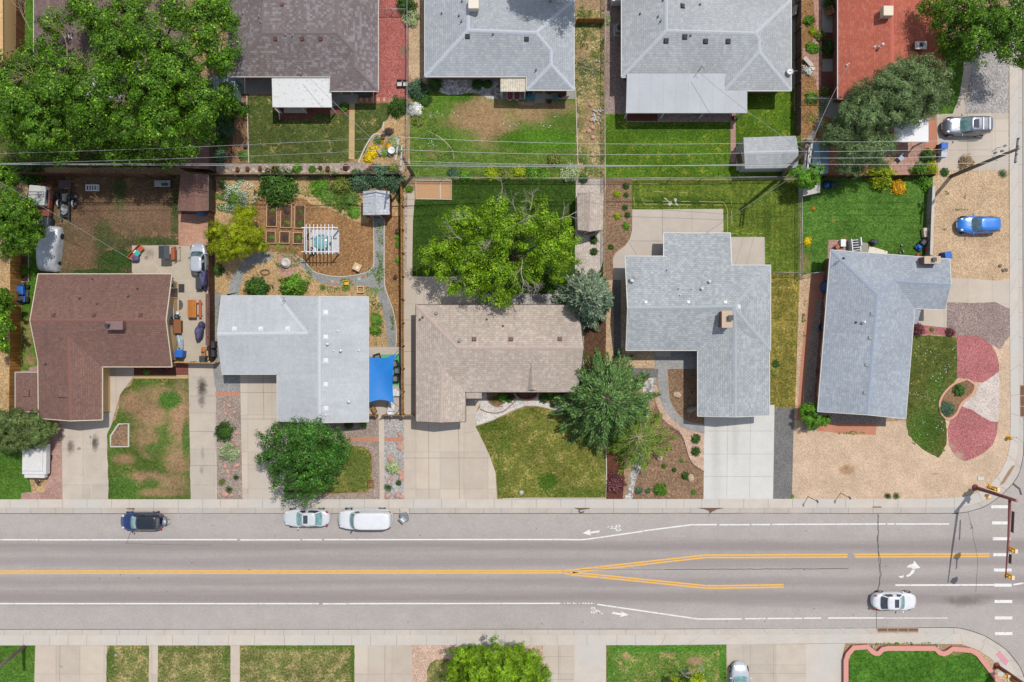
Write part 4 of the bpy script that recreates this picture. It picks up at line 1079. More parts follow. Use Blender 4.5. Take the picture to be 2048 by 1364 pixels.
 def vent(s, kind, lst, mat, mat2=None, size=.36):
  for it in lst:
   p, nn = s.face_at(it[0], it[1]); p = p - s.off
   m = MB()
   if kind == 'roof_vent':
    R = nn.to_track_quat('Z', 'Y').to_matrix()
    for (hx, z0, z1, tp) in ((size * .5, 0, .015, 1), (size * .36, .015, .13, .82)):
     vs = []
     for zz, k in ((z0, 1), (z1, tp)):
      for a, b in ((-1, -1), (1, -1), (1, 1), (-1, 1)): vs.append(p + R @ Vector((a * hx * k, b * hx * k, zz)))
     m.add(vs, [(3, 2, 1, 0), (4, 5, 6, 7), (0, 1, 5, 4), (1, 2, 6, 5), (2, 3, 7, 6), (3, 0, 4, 7)])
    m.build('roof_vent', mat, s.roof)
   elif kind == 'vent_pipe':
    h = it[2] if len(it) > 2 else .35
    m.lathe(p, [(.12, 0), (.1, .04), (.045, .05), (.045, h), (.03, h)], 8)
    m.build('vent_pipe', mat, s.roof, True)
   elif kind == 'flue':
    h = it[2] if len(it) > 2 else .5
    m.lathe(p, [(.16, 0), (.1, .06), (.07, .08), (.07, h), (.14, h), (.14, h + .06), (.05, h + .14)], 10)
    m.build('flue', mat, s.roof, True)
 def chimney(s, px, py, lx, ly, h, mat, capm, pots=(), name='chimney'):
  p, nn = s.face_at(px, py); p = p - s.off
  m = MB()
  m.box((p.x, p.y, p.z - .5), (lx, ly, h + .5), mi=0)
  m.box((p.x, p.y, p.z + h), (lx + .1, ly + .1, .08), mi=1)
  for (dx, dy, r, hh) in pots:
   m.box((p.x + dx, p.y + dy, p.z + h + .08), (r * 2, r * 2, hh), mi=2)
   m.box((p.x + dx, p.y + dy, p.z + h + .08 + hh), (r * 2.4, r * 2.4, .05), mi=2)
  m.build(name, [mat, capm, MAT['black_metal']], s.roof)
 def opening(s, kind, px, py, wd=1.3, ht=1.1, sill=1.0):
  """put a window or door on the wall nearest to the photo pixel"""
  q = w(px, py, 1.2)
  best = None
  n = len(s.wl)
  for i in range(n):
   a, b = s.wl[i], s.wl[(i + 1) % n]
   d = (b - a).to_2d(); L2 = d.length_squared
   if L2 < .5: continue
   t = max(0.0, min(1.0, (q - a).to_2d().dot(d) / L2))
   pt = a.to_2d() + d * t
   D = (q.to_2d() - pt).length
   if best is None or D < best[0]: best = (D, pt, d.normalized())
  D, pt, d = best
  o = Vector((d.y, -d.x))
  ang = math.atan2(d.y, d.x)
  c = Vector((pt.x, pt.y, 0)) - s.off + Vector((0, 0, s.off.z))
  f = MB(); p2 = MB()
  R = Matrix.Rotation(ang, 3, 'Z')
  def bx(mb, x0, x1, z0, z1, y0, y1, mi=0):
   vs = [c + R @ Vector((x, -y, z)) for z in (z0, z1) for (x, y) in ((x0, y0), (x1, y0), (x1, y1), (x0, y1))]
   mb.add(vs, [(3, 2, 1, 0), (4, 5, 6, 7), (0, 1, 5, 4), (1, 2, 6, 5), (2, 3, 7, 6), (3, 0, 4, 7)], mi)
  hw = wd / 2
  if kind == 'window':
   for x0, x1, z0, z1 in ((-hw - .06, -hw, sill, sill + ht), (hw, hw + .06, sill, sill + ht), (-hw - .06, hw + .06, sill + ht, sill + ht + .07), (-hw - .1, hw + .1, sill - .08, sill), (-.025, .025, sill, sill + ht)):
    bx(f, x0, x1, z0, z1, -.02, .06)
   bx(p2, -hw, hw, sill, sill + ht, -.02, .025)
   fo = f.build('window', MAT['white_trim'], s.o)
   p2.build('pane', MAT['window_glass'], fo)
  elif kind == 'door':
   for x0, x1, z0, z1 in ((-hw - .08, -hw, 0, ht), (hw, hw + .08, 0, ht), (-hw - .08, hw + .08, ht, ht + .08)):
    bx(f, x0, x1, z0, z1, -.02, .06)
   bx(p2, -hw, hw, .02, ht, -.02, .03)
   fo = f.build('door', MAT['white_trim'], s.o)
   p2.build('leaf', MAT['door_paint'], fo)
  else:
   for k in range(4):
    bx(f, -hw, hw, .02 + k * ht / 4, (k + 1) * ht / 4 - .01, -.02, .04)
   f.build('garage_door', MAT['white_trim'], s.o)
 def patio_cover(s, pts, z, mat, posts=(), thick=.14, name='patio_cover', label=None, slope=None):
  P = [w(p[0], p[1], (p[2] if len(p) > 2 else z)) - s.off for p in pts]
  m = MB(); n = len(P)
  m.uv = [(p.x, p.y) for p in P] + [(0, 0)] * n + [(0, 0)] * n * 2
  m.add(P, [tuple(range(n))], 0)
  m.add([p - Vector((0, 0, thick)) for p in P], [tuple(range(n - 1, -1, -1))], 1)
  m.add(P + [p - Vector((0, 0, thick)) for p in P], [(i, n + i, n + (i + 1) % n, (i + 1) % n) for i in range(n)], 1)
  o = m.build(name, [mat, s.trim], s.o)
  if label: o['label'] = label
  for (px, py) in posts:
   q = w(px, py, z) - s.off
   pb = MB().box((q.x, q.y, 0), (.12, .12, z - thick))
   pb.build('post', s.trim, s.o)
  return o
MAT['white_trim'] = paint('white_trim', S(214, 212, 206), .5, .06)
MAT['cream_trim'] = paint('cream_trim', S(226, 210, 184), .6, .08)
MAT['brown_trim'] = paint('brown_trim', S(80, 60, 52), .6, .1)
MAT['black_metal'] = paint('black_metal', S(58, 62, 68), .5, .15)
MAT['white_metal'] = paint('white_metal', S(238, 240, 242), .4, .05)
MAT['brown_metal'] = paint('brown_metal', S(112, 76, 72), .5, .1)
MAT['grey_metal'] = paint('grey_metal', S(170, 172, 174), .45, .1, metal=.3)
MAT['window_glass'] = glass_mat('window_glass', (.03, .035, .04, 1))
MAT['door_paint'] = paint('door_paint', S(120, 90, 70), .5, .1)
MAT['stucco_yellow'] = paint('yellow_stucco', S(226, 190, 136), .9, .05, 10, bump=.3)
MAT['stucco_beige'] = paint('beige_siding', S(214, 200, 180), .85, .05, 10)
MAT['brick_red'] = brick_mat('red_house_brick', S(140, 78, 66), S(118, 62, 54), S(150, 120, 105), .21, .075, .01)
MAT['siding_grey'] = paint('grey_siding', S(190, 190, 186), .8, .05, 8)
MAT['tan_cap'] = paint('tan_chimney_cap', S(212, 190, 165), .9, .1, 8)
SHN = {
 'brown': shingle_mat('brown_shingles', S(146, 112, 101), S(131, 99, 90), S(112, 92, 90)),
 'mixgrey': shingle_mat('weathered_grey_brown_shingles', S(142, 130, 130), S(124, 112, 112), S(168, 164, 168)),
 'dkbrown': shingle_mat('old_brown_shingles', S(140, 118, 112), S(122, 102, 98), S(150, 132, 128)),
 'blue': shingle_mat('pale_blue_grey_shingles', S(186, 191, 197), S(176, 182, 189), S(198, 202, 206), line=.72),
 'grey': shingle_mat('pale_grey_shingles', S(188, 191, 194), S(178, 182, 186), S(200, 201, 201), line=.72),
 'light': shingle_mat('light_grey_shingles', S(201, 205, 210), S(195, 199, 205), S(206, 209, 212), line=.86, var=.04),
 'tan': shingle_mat('pinkish_tan_shingles', S(205, 190, 176), S(191, 175, 162), S(216, 204, 192), line=.66),
 'slate': shingle_mat('blue_grey_shingles', S(186, 192, 195), S(168, 175, 180), S(200, 203, 204), bw=.32),
 'corner': shingle_mat('slate_blue_shingles', S(176, 184, 194), S(162, 171, 182), S(188, 193, 200), line=.7),
 'red': shingle_mat('red_shingles', S(200, 112, 92), S(188, 102, 84), S(208, 130, 106), line=.75, var=.1),
}
RDG = {k: paint('ridge_' + k, c, .92, .12, 7) for k, c in dict(brown=S(140, 98, 88), mixgrey=S(128, 116, 116), dkbrown=S(128, 108, 103), blue=S(200, 206, 216), grey=S(198, 202, 207), light=S(210, 214, 219), tan=S(198, 178, 168), slate=S(178, 186, 192), corner=S(160, 172, 188), red=S(212, 116, 98)).items()}
E_, R_ = 2.7, 4.0
# --- house behind the cottonwood
hA = House('brick_house', 'old brown shingle house mostly hidden under the big cottonwood', dict(a=(68, 152, E_), b=(366, 152, E_), c=(366, -160, E_), d=(68, -160, E_), p=(140, 66, R_), q=(296, 66, R_), r=(296, -90, R_), s=(140, -90, R_)),
 ['a b q p', 'b c r q', 'c d s r', 'd a p s', 'p q r s'], SHN['dkbrown'], MAT['stucco_beige'], MAT['white_trim'], ridge=RDG['dkbrown'])
hA.patio_cover([(165, 153), (250, 153), (250, 205), (165, 205)], 2.5, paint('white_patio_roof', S(240, 240, 238), .6, .05), [(168, 202), (247, 202)])
hA.vent('roof_vent', [(140, 73)], MAT['white_metal'])
hA.vent('vent_pipe', [(268, 73), (90, 30)], MAT['grey_metal'])
# --- house B
hB = House('brick_house', 'house with mottled grey brown shingle roof and a white flat patio cover', dict(
 a=(457, 153, E_), b=(660, 153, E_), c=(660, 182, E_), d=(756, 182, E_), e=(756, -160, E_), f=(457, -160, E_), p=(524, 66, 4.05), q=(674, 66, 4.05), u=(709, 103, 3.48), v=(708, 132, 3.48), g=(524, -160, 4.05), h=(674, -160, 4.05)),
 ['a b u q p', 'b c v u', 'c d v', 'd e h q u v', 'f a p g', 'g p q h'], SHN['mixgrey'], MAT['brick_red'], MAT['white_trim'], ridge=RDG['mixgrey'])
hB.vent('roof_vent', [(551, 78), (604.5, 78), (641, 78), (564, 9)], MAT['brown_metal'], size=.42)
hB.vent('vent_pipe', [(572, 70), (586, 71), (612, 4), (519, 33), (522, 44), (487, 27), (526, 0)], MAT['grey_metal'], size=.3)
whtin = paint('peeling_white_tin', S(230, 232, 232), .6, .06, 9, dirt=(S(168, 158, 148), .7))
hB.patio_cover([(543.5, 155), (661, 155), (664, 214.5), (545, 214.5)], 2.55, whtin, [(548, 211), (660, 211), (600, 211)], label='peeling white sheet metal patio cover')
for P3 in ([(489, 156, 2.55), (490, 188, .1)], [(550, 217, 2.5), (558, 225, 2.0), (559, 239, .1)], [(747, 183, 2.6), (747, 206, .1)]):
 MB().tube([w(*p) - hB.off for p in P3], .05, 6).build('downspout', MAT['white_trim'], hB.o)
m = MB(); p, nn = hB.face_at(606, 146); p -= hB.off
m.tube([p, p + Vector((.05, .1, .9))], .03, 6); m.tube([p + Vector((.05, .1, .9)), p + Vector((-.25, .3, 1.0))], .025, 6); m.blob(p + Vector((.05, .1, .9)), .07, 1)
m.build('service_mast', MAT['grey_metal'], hB.roof)
for x, y in ((500, 170), (600, 170), (730, 196)): hB.opening('window', x, y)
hB.opening('door', 690, 190, .95, 2.05)
# --- house C
hC = House('brick_house', 'pale blue grey hip roof house with beige awning and rooftop cooler', dict(
 a=(850, 153, E_), b=(1053.5, 153, E_), c=(1053.5, 180, E_), d=(1148, 180, E_), e=(1148, -2, E_), t=(1010, -2, E_), n=(1010, -160, E_), l=(850, -160, E_), r=(1072, 65, 4.0), o=(936, 60, 4.05), m=(936, -160, 4.05), w=(1102, 100, 3.47), p=(1102, 129, 3.47)),
 ['a b w r o', 'b c p w', 'c d p', 'd e r w p', 'e t o r', 'a o m l', 'o t n m'], SHN['blue'], MAT['brick_red'], MAT['white_trim'], ridge=RDG['blue'])
hC.vent('roof_vent', [(935, 73), (1053, 78.5)], MAT['black_metal'], size=.46)
hC.vent('vent_pipe', [(986, 69), (918, 32), (883.5, 27), (923, 44, .6), (1101, 3), (924, 3), (1072, 141, .6)], paint('dark_teal_pipe', S(96, 118, 130), .5), size=.3)
hC.patio_cover([(1001, 154), (1052, 154), (1052, 183), (1001, 183)], 2.5, brick_mat('ribbed_beige_awning', S(230, 222, 204), S(222, 212, 192), S(196, 184, 164), .22, 30, .03, uv=True), [(1003, 181), (1050, 181)], label='ribbed beige awning')
for x, y in ((900, 165), (980, 165), (1130, 190)): hC.opening('window', x, y)
hC.opening('door', 1078, 190, .95, 2.05)
# --- house D
hD = House('brick_house', 'pale grey hip roof house with a wide flat patio roof', dict(
 a=(1243.5, 154, E_), b=(1449, 154, E_), c=(1449, 181, E_), d=(1582, 181, E_), e=(1582, 0, E_), t=(1405, 0, E_), n=(1405, -160, E_), l=(1243.5, -160, E_), o=(1333, 61, 4.05), r=(1511, 66, 4.0), x=(1518.5, 79, 3.79), w=(1518.5, 103, 3.79), m=(1333, -160, 4.05)),
 ['a b x r o', 'b c w x', 'c d w', 'd e r x w', 'e t o r', 'a o m l', 'o t n m'], SHN['grey'], MAT['brick_red'], MAT['white_trim'], ridge=RDG['grey'])
hD.vent('roof_vent', [(1332, 82), (1369.5, 74), (1411, 83), (1456, 83), (1365, 12)], MAT['black_metal'], size=.5)
hD.vent('vent_pipe', [(1280, 28), (1316, 34, .5), (1321, 43, .6), (1381, 71), (1400, 9), (1326, 1)], paint('dark_teal_pipe', S(96, 118, 130)), size=.3)
hD.patio_cover([(1254, 147, 3.0), (1452, 147, 3.0), (1447.5, 181, 2.78), (1494.5, 181, 2.78), (1494.5, 226, 2.5), (1252, 226, 2.5)], 2.5, brick_mat('seamed_grey_membrane', S(204, 207, 212), S(198, 201, 207), S(180, 183, 190), 1.2, 40, .012, uv=True, var=.03, wide=.05), [(1256, 222), (1330, 222), (1410, 222), (1490, 222)], label='wide flat light grey patio roof')
m = MB(); p, nn = hD.face_at(1395, 145); p -= hD.off; p.z += .35
m.tube([p, p + Vector((.0, .0, 1.0))], .03, 6); m.tube([p + Vector((-.2, -.25, .6)), p + Vector((.15, .2, 1.0))], .025, 6); m.tube([p + Vector((.1, .1, 1.0)), p + Vector((.4, -.2, 1.0))], .02, 6)
m.build('service_mast', MAT['black_metal'], hD.roof)
m = MB(); p, nn = hD.face_at(1577, 146); p -= hD.off
m.lathe((p.x, p.y, p.z + .3), [(.02, -.3), (.03, 0), (.2, .06), (.34, .16), (.33, .17), (.02, .05)], 14); m.tube([p + Vector((0, 0, .4)), p + Vector((.75, .1, .35))], .025, 6)
m.build('satellite_dish', MAT['grey_metal'], hD.roof, True)
for x, y in ((1540, 190), (1300, 170), (1400, 170)): hD.opening('window', x, y)
# --- house E (red)
hE = House('brick_house', 'red shingle roof house at the upper right', dict(a=(1676, 197, E_), p=(1784, 203, 4.0), b=(1890, 197, E_), c=(1890, -160, E_), q=(1784, -160, 4.0), d=(1676, -160, E_)),
 ['a p q d', 'p b c q'], SHN['red'], MAT['brick_red'], MAT['white_trim'], ridge=RDG['red'])
hE.vent('flue', [(1759, 94, .7)], MAT['white_metal'])
hE.vent('vent_pipe', [(1749, 94, .3), (1694, 130, .5)], MAT['white_metal'])
hE.chimney(1834, 96, 1.0, .65, .7, MAT['brick_red'], paint('pale_cap', S(225, 220, 212), .8), [(0, .02, .13, .15)])
def cooler(h, px, py, lx, ly, mat, hh=.75):
 p, nn = h.face_at(px, py); p -= h.off
 m = MB()
 for dx in (-.4, .4):
  for dy in (-.4, .4): m.box((p.x + dx * lx, p.y + dy * ly, p.z - .2), (.05, .05, .5))
 m.rbox((p.x, p.y, p.z + .3), (lx, ly, hh), .05)
 for k in range(7):
  m.box((p.x - lx * .4 + k * lx * .133, p.y - ly / 2 - .012, p.z + .42), (.04, .03, hh * .7))
  m.box((p.x - lx / 2 - .012, p.y - ly * .4 + k * ly * .133, p.z + .42), (.03, .04, hh * .7))
 m.build('evaporative_cooler', mat, h.roof)
cooler(hC, 948, 15, 1.0, 1.05, paint('cream_cooler', S(238, 228, 212), .5, .05))
cooler(hE, 1767, 30, .95, .95, paint('beige_cooler', S(228, 214, 188), .5, .06))
hE.patio_cover([(1788, 236), (1857, 236), (1857, 284), (1788, 284)], 2.6, paint('white_carport_roof', S(240, 242, 244), .5, .04), [(1792, 281), (1853, 281)])
# --- house 1 (brown)
h1 = House('stucco_house', 'yellow stucco house under a reddish brown shingle roof with a front garage wing', dict(
 a=(76.6, 548.5, E_), b=(343, 548.5, E_), c=(331.3, 641, 4.0), d=(343, 733, E_), e=(204, 733, E_), f=(204, 839, E_), g=(140, 841, 3.56), h=(77.5, 836, E_), i=(76.5, 722, E_), j=(60.5, 641, 4.0), k=(136, 673, 3.56)),
 ['a b c j', 'j c d e k i', 'e f g k', 'g h i k'], SHN['brown'], MAT['stucco_yellow'], MAT['cream_trim'], ridge=RDG['brown'], gut=.08)
h1.vent('roof_vent', [(107, 630), (188, 630), (281, 630)], MAT['brown_metal'], size=.42)
h1.vent('vent_pipe', [(160, 597, .3), (257, 593, .3), (275, 578, .15), (92, 728, .4)], MAT['black_metal'])
h1.vent('vent_pipe', [(195, 607, .3), (185, 558, .2)], MAT['brown_metal'])
h1.chimney(238, 651, 1.5, .72, .85, paint('brown_flue_box', S(128, 96, 90), .7), paint('grey_brown_cap', S(140, 112, 112), .6), [(-.5, 0, .13, .45)])
for px, py, s in ((128, 783, 1.2), (52, 787, .6)):
 pass
def hatch(h, px, py, sx, sy, hh=.28):
 p, nn = h.face_at(px, py); p -= h.off
 m = MB(); m.uv = []
 m.box((p.x, p.y, p.z - .3), (sx, sy, .3 + hh), mi=1); m.uv += [(0, 0)] * 8
 b = len(m.v); top = [(p.x - sx / 2, p.y - sy / 2, p.z + hh + .004), (p.x + sx / 2, p.y - sy / 2, p.z + hh + .004), (p.x + sx / 2, p.y + sy / 2, p.z + hh + .004), (p.x - sx / 2, p.y + sy / 2, p.z + hh + .004)]
 m.add(top, [(0, 1, 2, 3)], 0); m.uv += [(q[1], q[0]) for q in top]
 m.build('roof_hatch', [SHN['brown'], MAT['brown_trim']], h.roof)
hatch(h1, 128, 782, 1.15, 1.15, .16)
lean = House('lean_to', 'low brown shingled lean-to between the wood fence and the garage wing', dict(a=(31, 745, 2.35), b=(77, 745, 2.5), c=(77, 823, 2.5), d=(31, 823, 2.35)), ['a b c d'], SHN['brown'], MAT['stucco_yellow'], MAT['white_trim'], cat='shed', inset=.15)
hatch(lean, 53, 786, .62, .62, .14)
for x, y, k, ww, hh in ((356, 566, 'window', 1.0, .9), (352, 632, 'window', 1.9, 1.1), (240, 742, 'window', 1.4, 1.1)): h1.opening(k, x, y, ww, hh)
h1.opening('door', 356, 585, .9, 2.05)
h1.opening('garage', 160, 838, 4.6, 2.2)
# --- house 2 (light grey)
h2 = House('brick_house', 'light grey shingle roof house with an L shaped gable plan', dict(
 a=(443.5, 592, E_), b=(556, 592, E_), c=(637.6, 594, 4.0), d=(736.6, 594, E_), e=(736.6, 843, E_), f=(637.6, 845, 4.0), g=(555.8, 841.6, E_), h=(554.5, 748, E_), i=(445, 748, E_), j=(435.6, 668, 3.8), k=(616, 667, 3.8)),
 ['a b k j', 'j k h i', 'b c f g h k', 'c d e f'], SHN['light'], MAT['siding_grey'], MAT['white_trim'], ridge=RDG['light'])
h2.vent('roof_vent', [(469, 657.5), (521.5, 657.5), (575, 657.5), (651.5, 625), (651.5, 674), (651.5, 721), (651.5, 769), (652, 817)], MAT['white_metal'], size=.44)
h2.vent('flue', [(656, 688, .3), (683, 701, .35), (699, 803, .3)], MAT['white_metal'])
h2.vent('vent_pipe', [(668, 701.5, .25), (718, 701, .25), (676, 662, .3), (651, 830, .25)], MAT['white_metal'])
m = MB(); p, nn = h2.face_at(571, 601); p -= h2.off
m.tube([p, p + Vector((0, 0, .9))], .03, 6); m.tube([p + Vector((-.2, -.2, .5)), p + Vector((.2, .25, .95))], .025, 6); m.tube([p + Vector((-.1, .25, .9)), p + Vector((.1, .25, .7))], .025, 6)
m.build('service_mast', MAT['grey_metal'], h2.roof)
for x, y, k, ww, hh in ((480, 600, 'window', 1.3, 1.1), (680, 600, 'window', 1.3, 1.1), (730, 660, 'window', 1.2, 1.0), (640, 840, 'window', 1.6, 1.2), (442, 690, 'window', 1.2, 1.0)): h2.opening(k, x, y, ww, hh)
h2.opening('door', 600, 600, .95, 2.05); h2.opening('garage', 515, 745, 2.7, 2.2)
# --- house 3 (tan)
h3 = House('brick_house', 'pinkish tan shingle roof house between the ash tree and the curved driveway', dict(
 a=(832, 610, E_), b=(1156, 610, E_), c=(1167, 696, 3.95), d=(1156.6, 784, E_), e=(931, 784, E_), f=(931, 843, E_), g=(880.5, 845, 3.4), h=(832, 843, E_), k=(884, 734, 3.4), r=(915, 696, 3.95)),
 ['a b c r', 'r c d e k', 'e f g k', 'a r k g h'], SHN['tan'], MAT['brick_red'], MAT['brown_trim'], ridge=RDG['tan'], gut=.06)
h3.vent('roof_vent', [(948, 678.5), (1021.5, 678.5), (1119.5, 678)], paint('maroon_vent', S(124, 84, 88), .6), size=.46)
h3.vent('flue', [(872.5, 627, .2), (919, 682, .2)], MAT['grey_metal'])
h3.vent('vent_pipe', [(839.5, 639, .3), (845, 635, .2), (973.5, 639, .25), (1006, 652, .2)], MAT['brown_metal'])
m = MB(); m.uv = []
A = [w(1062.7, 722, 3.62), w(1055, 780, 2.78), w(1065, 779.5, 3.25), w(1075, 780, 2.78)]
A = [p - h3.off for p in A]
for f in ((0, 1, 2), (0, 2, 3)):
 m.add([A[i] for i in f], [(0, 1, 2)], 0); m.uv += [(A[i].y * .9, A[i].x) for i in f]
m.add([A[1], A[3], A[2]], [(0, 1, 2)], 1); m.uv += [(0, 0)] * 3
m.build('gable_dormer', [SHN['tan'], MAT['brown_trim']], h3.roof)
h3.patio_cover([(931, 783.5, 2.72), (963.5, 783.5, 2.72), (963.5, 797, 2.55), (931, 797, 2.55)], 2.6, SHN['tan'], [(961, 795)], name='porch_roof')
for x, y, k, ww, hh in ((880, 618, 'window', 1.3, 1.1), (1000, 618, 'window', 1.6, 1.1), (1090, 618, 'window', 1.3, 1.1), (1030, 780, 'window', 1.8, 1.2), (1110, 780, 'window', 1.5, 1.1), (838, 690, 'window', 1.0, .9), (1150, 690, 'window', 1.0, .9)): h3.opening(k, x, y, ww, hh)
h3.opening('door', 950, 784, .95, 2.05); h3.opening('garage', 880, 840, 2.7, 2.2)
# --- house 4
h4 = House('brick_house', 'large blue grey shingle roof house with a tan capped chimney beside the wide pale driveway', dict(
 a=(1250.7, 513, E_), b=(1328, 513, E_), c=(1328, 466.5, 2.35), d=(1460, 466.5, 2.35), e=(1462, 513, E_), f=(1463, 531, 2.92), g=(1540.5, 531, 2.72), h=(1540.5, 699.5, E_), i=(1538.3, 701, E_), j=(1538.3, 830.5, E_), k=(1470.5, 833, 3.6), l=(1396, 831.5, E_), m=(1396, 700, E_), n=(1252.6, 700, E_), o=(1256, 616.5, 4.0), r=(1467, 614, 4.02), q=(1470.5, 655, 3.6)),
 ['a b e f g r o', 'b c d e', 'g h r', 'o r q m n', 'r h i q', 'i j k q', 'm q k l'], SHN['slate'], MAT['siding_grey'], MAT['white_trim'], ridge=RDG['slate'], gut=.08)
h4.vent('roof_vent', [(1291.5, 604.5), (1377, 604.5), (1450.5, 604.5), (1477, 614)], MAT['white_metal'], size=.44)
h4.vent('flue', [(1402.5, 577.5, .35), (1417.5, 563.5, .35)], MAT['white_metal'])
h4.vent('vent_pipe', [(1360, 590, .35), (1303, 547, .25), (1331, 515, .3)], MAT['white_metal'])
h4.vent('vent_pipe', [(1356.5, 578, .3), (1382, 579, .2), (1333, 541, .2)], MAT['black_metal'])
h4.chimney(1447.5, 639, .9, 1.5, 1.15, MAT['brick_red'], MAT['tan_cap'], [(.25, .12, .2, .35)])
m = MB(); p, nn = h4.face_at(1262, 562); p -= h4.off
m.tube([p, p + Vector((0, 0, .5))], .03, 6); m.lathe(p + Vector((.1, .15, .45)), [(.02, 0), (.2, .05), (.28, .12), (.02, .06)], 12); m.tube([p + Vector((0, 0, .5)), p + Vector((-.45, -.5, .45))], .02, 6)
m.build('satellite_dish', MAT['grey_metal'], h4.roof)
for x, y, k, ww, hh in ((1290, 520, 'window', 1.3, 1.1), (1500, 540, 'window', 1.5, 1.1), (1258, 600, 'window', 1.2, 1.0), (1300, 695, 'window', 1.6, 1.2), (1535, 620, 'window', 1.2, 1.0), (1400, 760, 'window', 1.0, 1.0)): h4.opening(k, x, y, ww, hh)
h4.opening('door', 1370, 695, .95, 2.05); h4.opening('garage', 1466, 828, 4.8, 2.2)
# --- house 5 (corner)
h5 = House('brick_house', 'slate blue shingle roof brick house set askew on the corner lot', dict(
 a=(1661.5, 500.5, E_), b=(1899, 518.5, E_), c=(1901.7, 569, 3.4), d=(1890, 619, E_), v=(1829, 616.5, E_), f=(1811, 837, E_), s=(1735, 829, 4.0), h=(1636, 822.5, E_), r=(1754.4, 589, 4.0), g=(1791, 562.5, 3.45)),
 ['a r s h', 'a b c g r', 'r g v f s', 'g c d v'], SHN['corner'], MAT['brick_red'], MAT['white_trim'], ridge=RDG['corner'], gut=.07)
h5.vent('roof_vent', [(1744, 627.5), (1740, 675.5), (1733, 729.5), (1730, 785)], MAT['grey_metal'], size=.42)
h5.vent('flue', [(1725.5, 644, .4)], MAT['white_metal'])
h5.vent('vent_pipe', [(1711.5, 645, .3), (1687.5, 516.5, .25)], MAT['black_metal'])
h5.chimney(1853.5, 522, 1.45, .62, 1.0, MAT['brick_red'], MAT['tan_cap'], [(.08, .02, .16, .2)])
m = MB(); p, nn = h5.face_at(1672, 524); p -= h5.off
m.tube([p, p + Vector((0, 0, .9))], .03, 6); m.tube([p + Vector((0, 0, .9)), p + Vector((.4, .15, .9))], .03, 6); m.tube([p + Vector((-.3, -.3, .4)), p + Vector((0, 0, .9))], .025, 6)
m.build('service_mast', MAT['grey_metal'], h5.roof)
h5.patio_cover([(1827.5, 617, 2.66), (1843, 617, 2.62), (1834.5, 647.5, 2.5), (1826, 648, 2.55)], 2.55, SHN['corner'], [(1831, 644)], name='porch_roof')
for x, y, k, ww, hh in ((1720, 510, 'window', 1.5, 1.1), (1648, 600, 'window', 1.2, .9), (1640, 700, 'window', 1.2, .9), (1636, 780, 'window', 1.2, .9), (1820, 720, 'window', 1.6, 1.2), (1720, 822, 'window', 1.4, 1.1), (1812, 790, 'window', 1.2, 1.1)): h5.opening(k, x, y, ww, hh)
h5.opening('door', 1824, 655, .95, 2.05); h5.opening('garage', 1892, 570, 2.7, 2.2)
# --- sheds
def shed(label, V, F, roof, wall, trim, ridge=None, **k):
 return House('garden_shed', label, V, F, roof, wall, trim, cat='shed', inset=.08, ridge=ridge, gutters=False, thick=.07, **k)
tin = brick_mat('ribbed_grey_tin', S(200, 204, 210), S(192, 196, 203), S(165, 168, 175), .3, 30, .02, uv=True)
s2 = shed('red brick shed with a light grey gable roof among the vegetable beds', dict(a=(726, 382.5, 2.1), p=(752, 380, 2.5), b=(779, 382.5, 2.1), c=(779.5, 429, 2.1), q=(752, 429.5, 2.5), d=(726, 430, 2.1)), ['a p q d', 'p b c q'], tin, MAT['brick_red'], MAT['white_trim'])
s2.opening('door', 752, 432, .9, 1.8)
s3 = shed('small pinkish tan shingled shed beside white gravel', dict(a=(1154, 386, 2.1), p=(1181, 385, 2.55), b=(1207.5, 386, 2.1), c=(1205, 459.5, 2.1), q=(1178.5, 463, 2.55), d=(1155.5, 459.5, 2.1)), ['a p q d', 'p b c q'], SHN['tan'], MAT['stucco_beige'], MAT['cream_trim'], RDG['tan'])
s3.opening('door', 1180, 462, 1.1, 1.8)
s4 = shed('big light grey gable roof shed on the lawn near the leaning pole', dict(a=(1487, 275, 2.2), b=(1592, 271.5, 2.2), p=(1597, 303, 2.75), c=(1596, 335.5, 2.2), d=(1490, 337, 2.2), q=(1488.5, 306, 2.75)), ['a b p q', 'q p c d'], SHN['grey'], MAT['siding_grey'], MAT['white_trim'], RDG['grey'])
s4.opening('door', 1490, 315, 1.2, 1.8)
s1 = shed('dark brown low shed roof behind the wood fence, in tree shade', dict(a=(357, 273, 2.1), b=(418, 273, 2.1), c=(417, 338, 2.3), d=(352, 335, 2.3)), ['a b c d'], SHN['brown'], MAT['brown_trim'], MAT['brown_trim'])
s0 = shed('brown shingled shed with a blue tarp at its door', dict(a=(361, 349, 2.2), p=(392, 348, 2.5), b=(417, 349, 2.2), c=(416.5, 421, 2.2), q=(390, 422, 2.5), d=(355, 421, 2.2)), ['a p q d', 'p b c q'], SHN['brown'], MAT['brown_trim'], MAT['white_trim'], RDG['brown'])
s5 = shed('blue grey tin shed partly hidden below the juniper', dict(a=(1626, 284, 2.0), p=(1640, 284, 2.3), b=(1658, 284, 2.0), c=(1657, 346, 2.0), q=(1640, 348, 2.3), d=(1624, 346, 2.0)), ['a p q d', 'p b c q'], paint('blue_grey_tin', S(130, 158, 174), .5, .08), paint('blue_tin_wall', S(110, 135, 150), .6), MAT['white_trim'])
s6 = shed('pale low shed with a flat white roof under the small tree by the pole', dict(a=(1606, 366, 1.5), b=(1641, 362, 1.5), c=(1640, 385, 1.5), d=(1606, 392, 1.5)), ['a b c d'], paint('dirty_white_roof', S(205, 200, 194), .7, .08), MAT['siding_grey'], MAT['white_trim'])
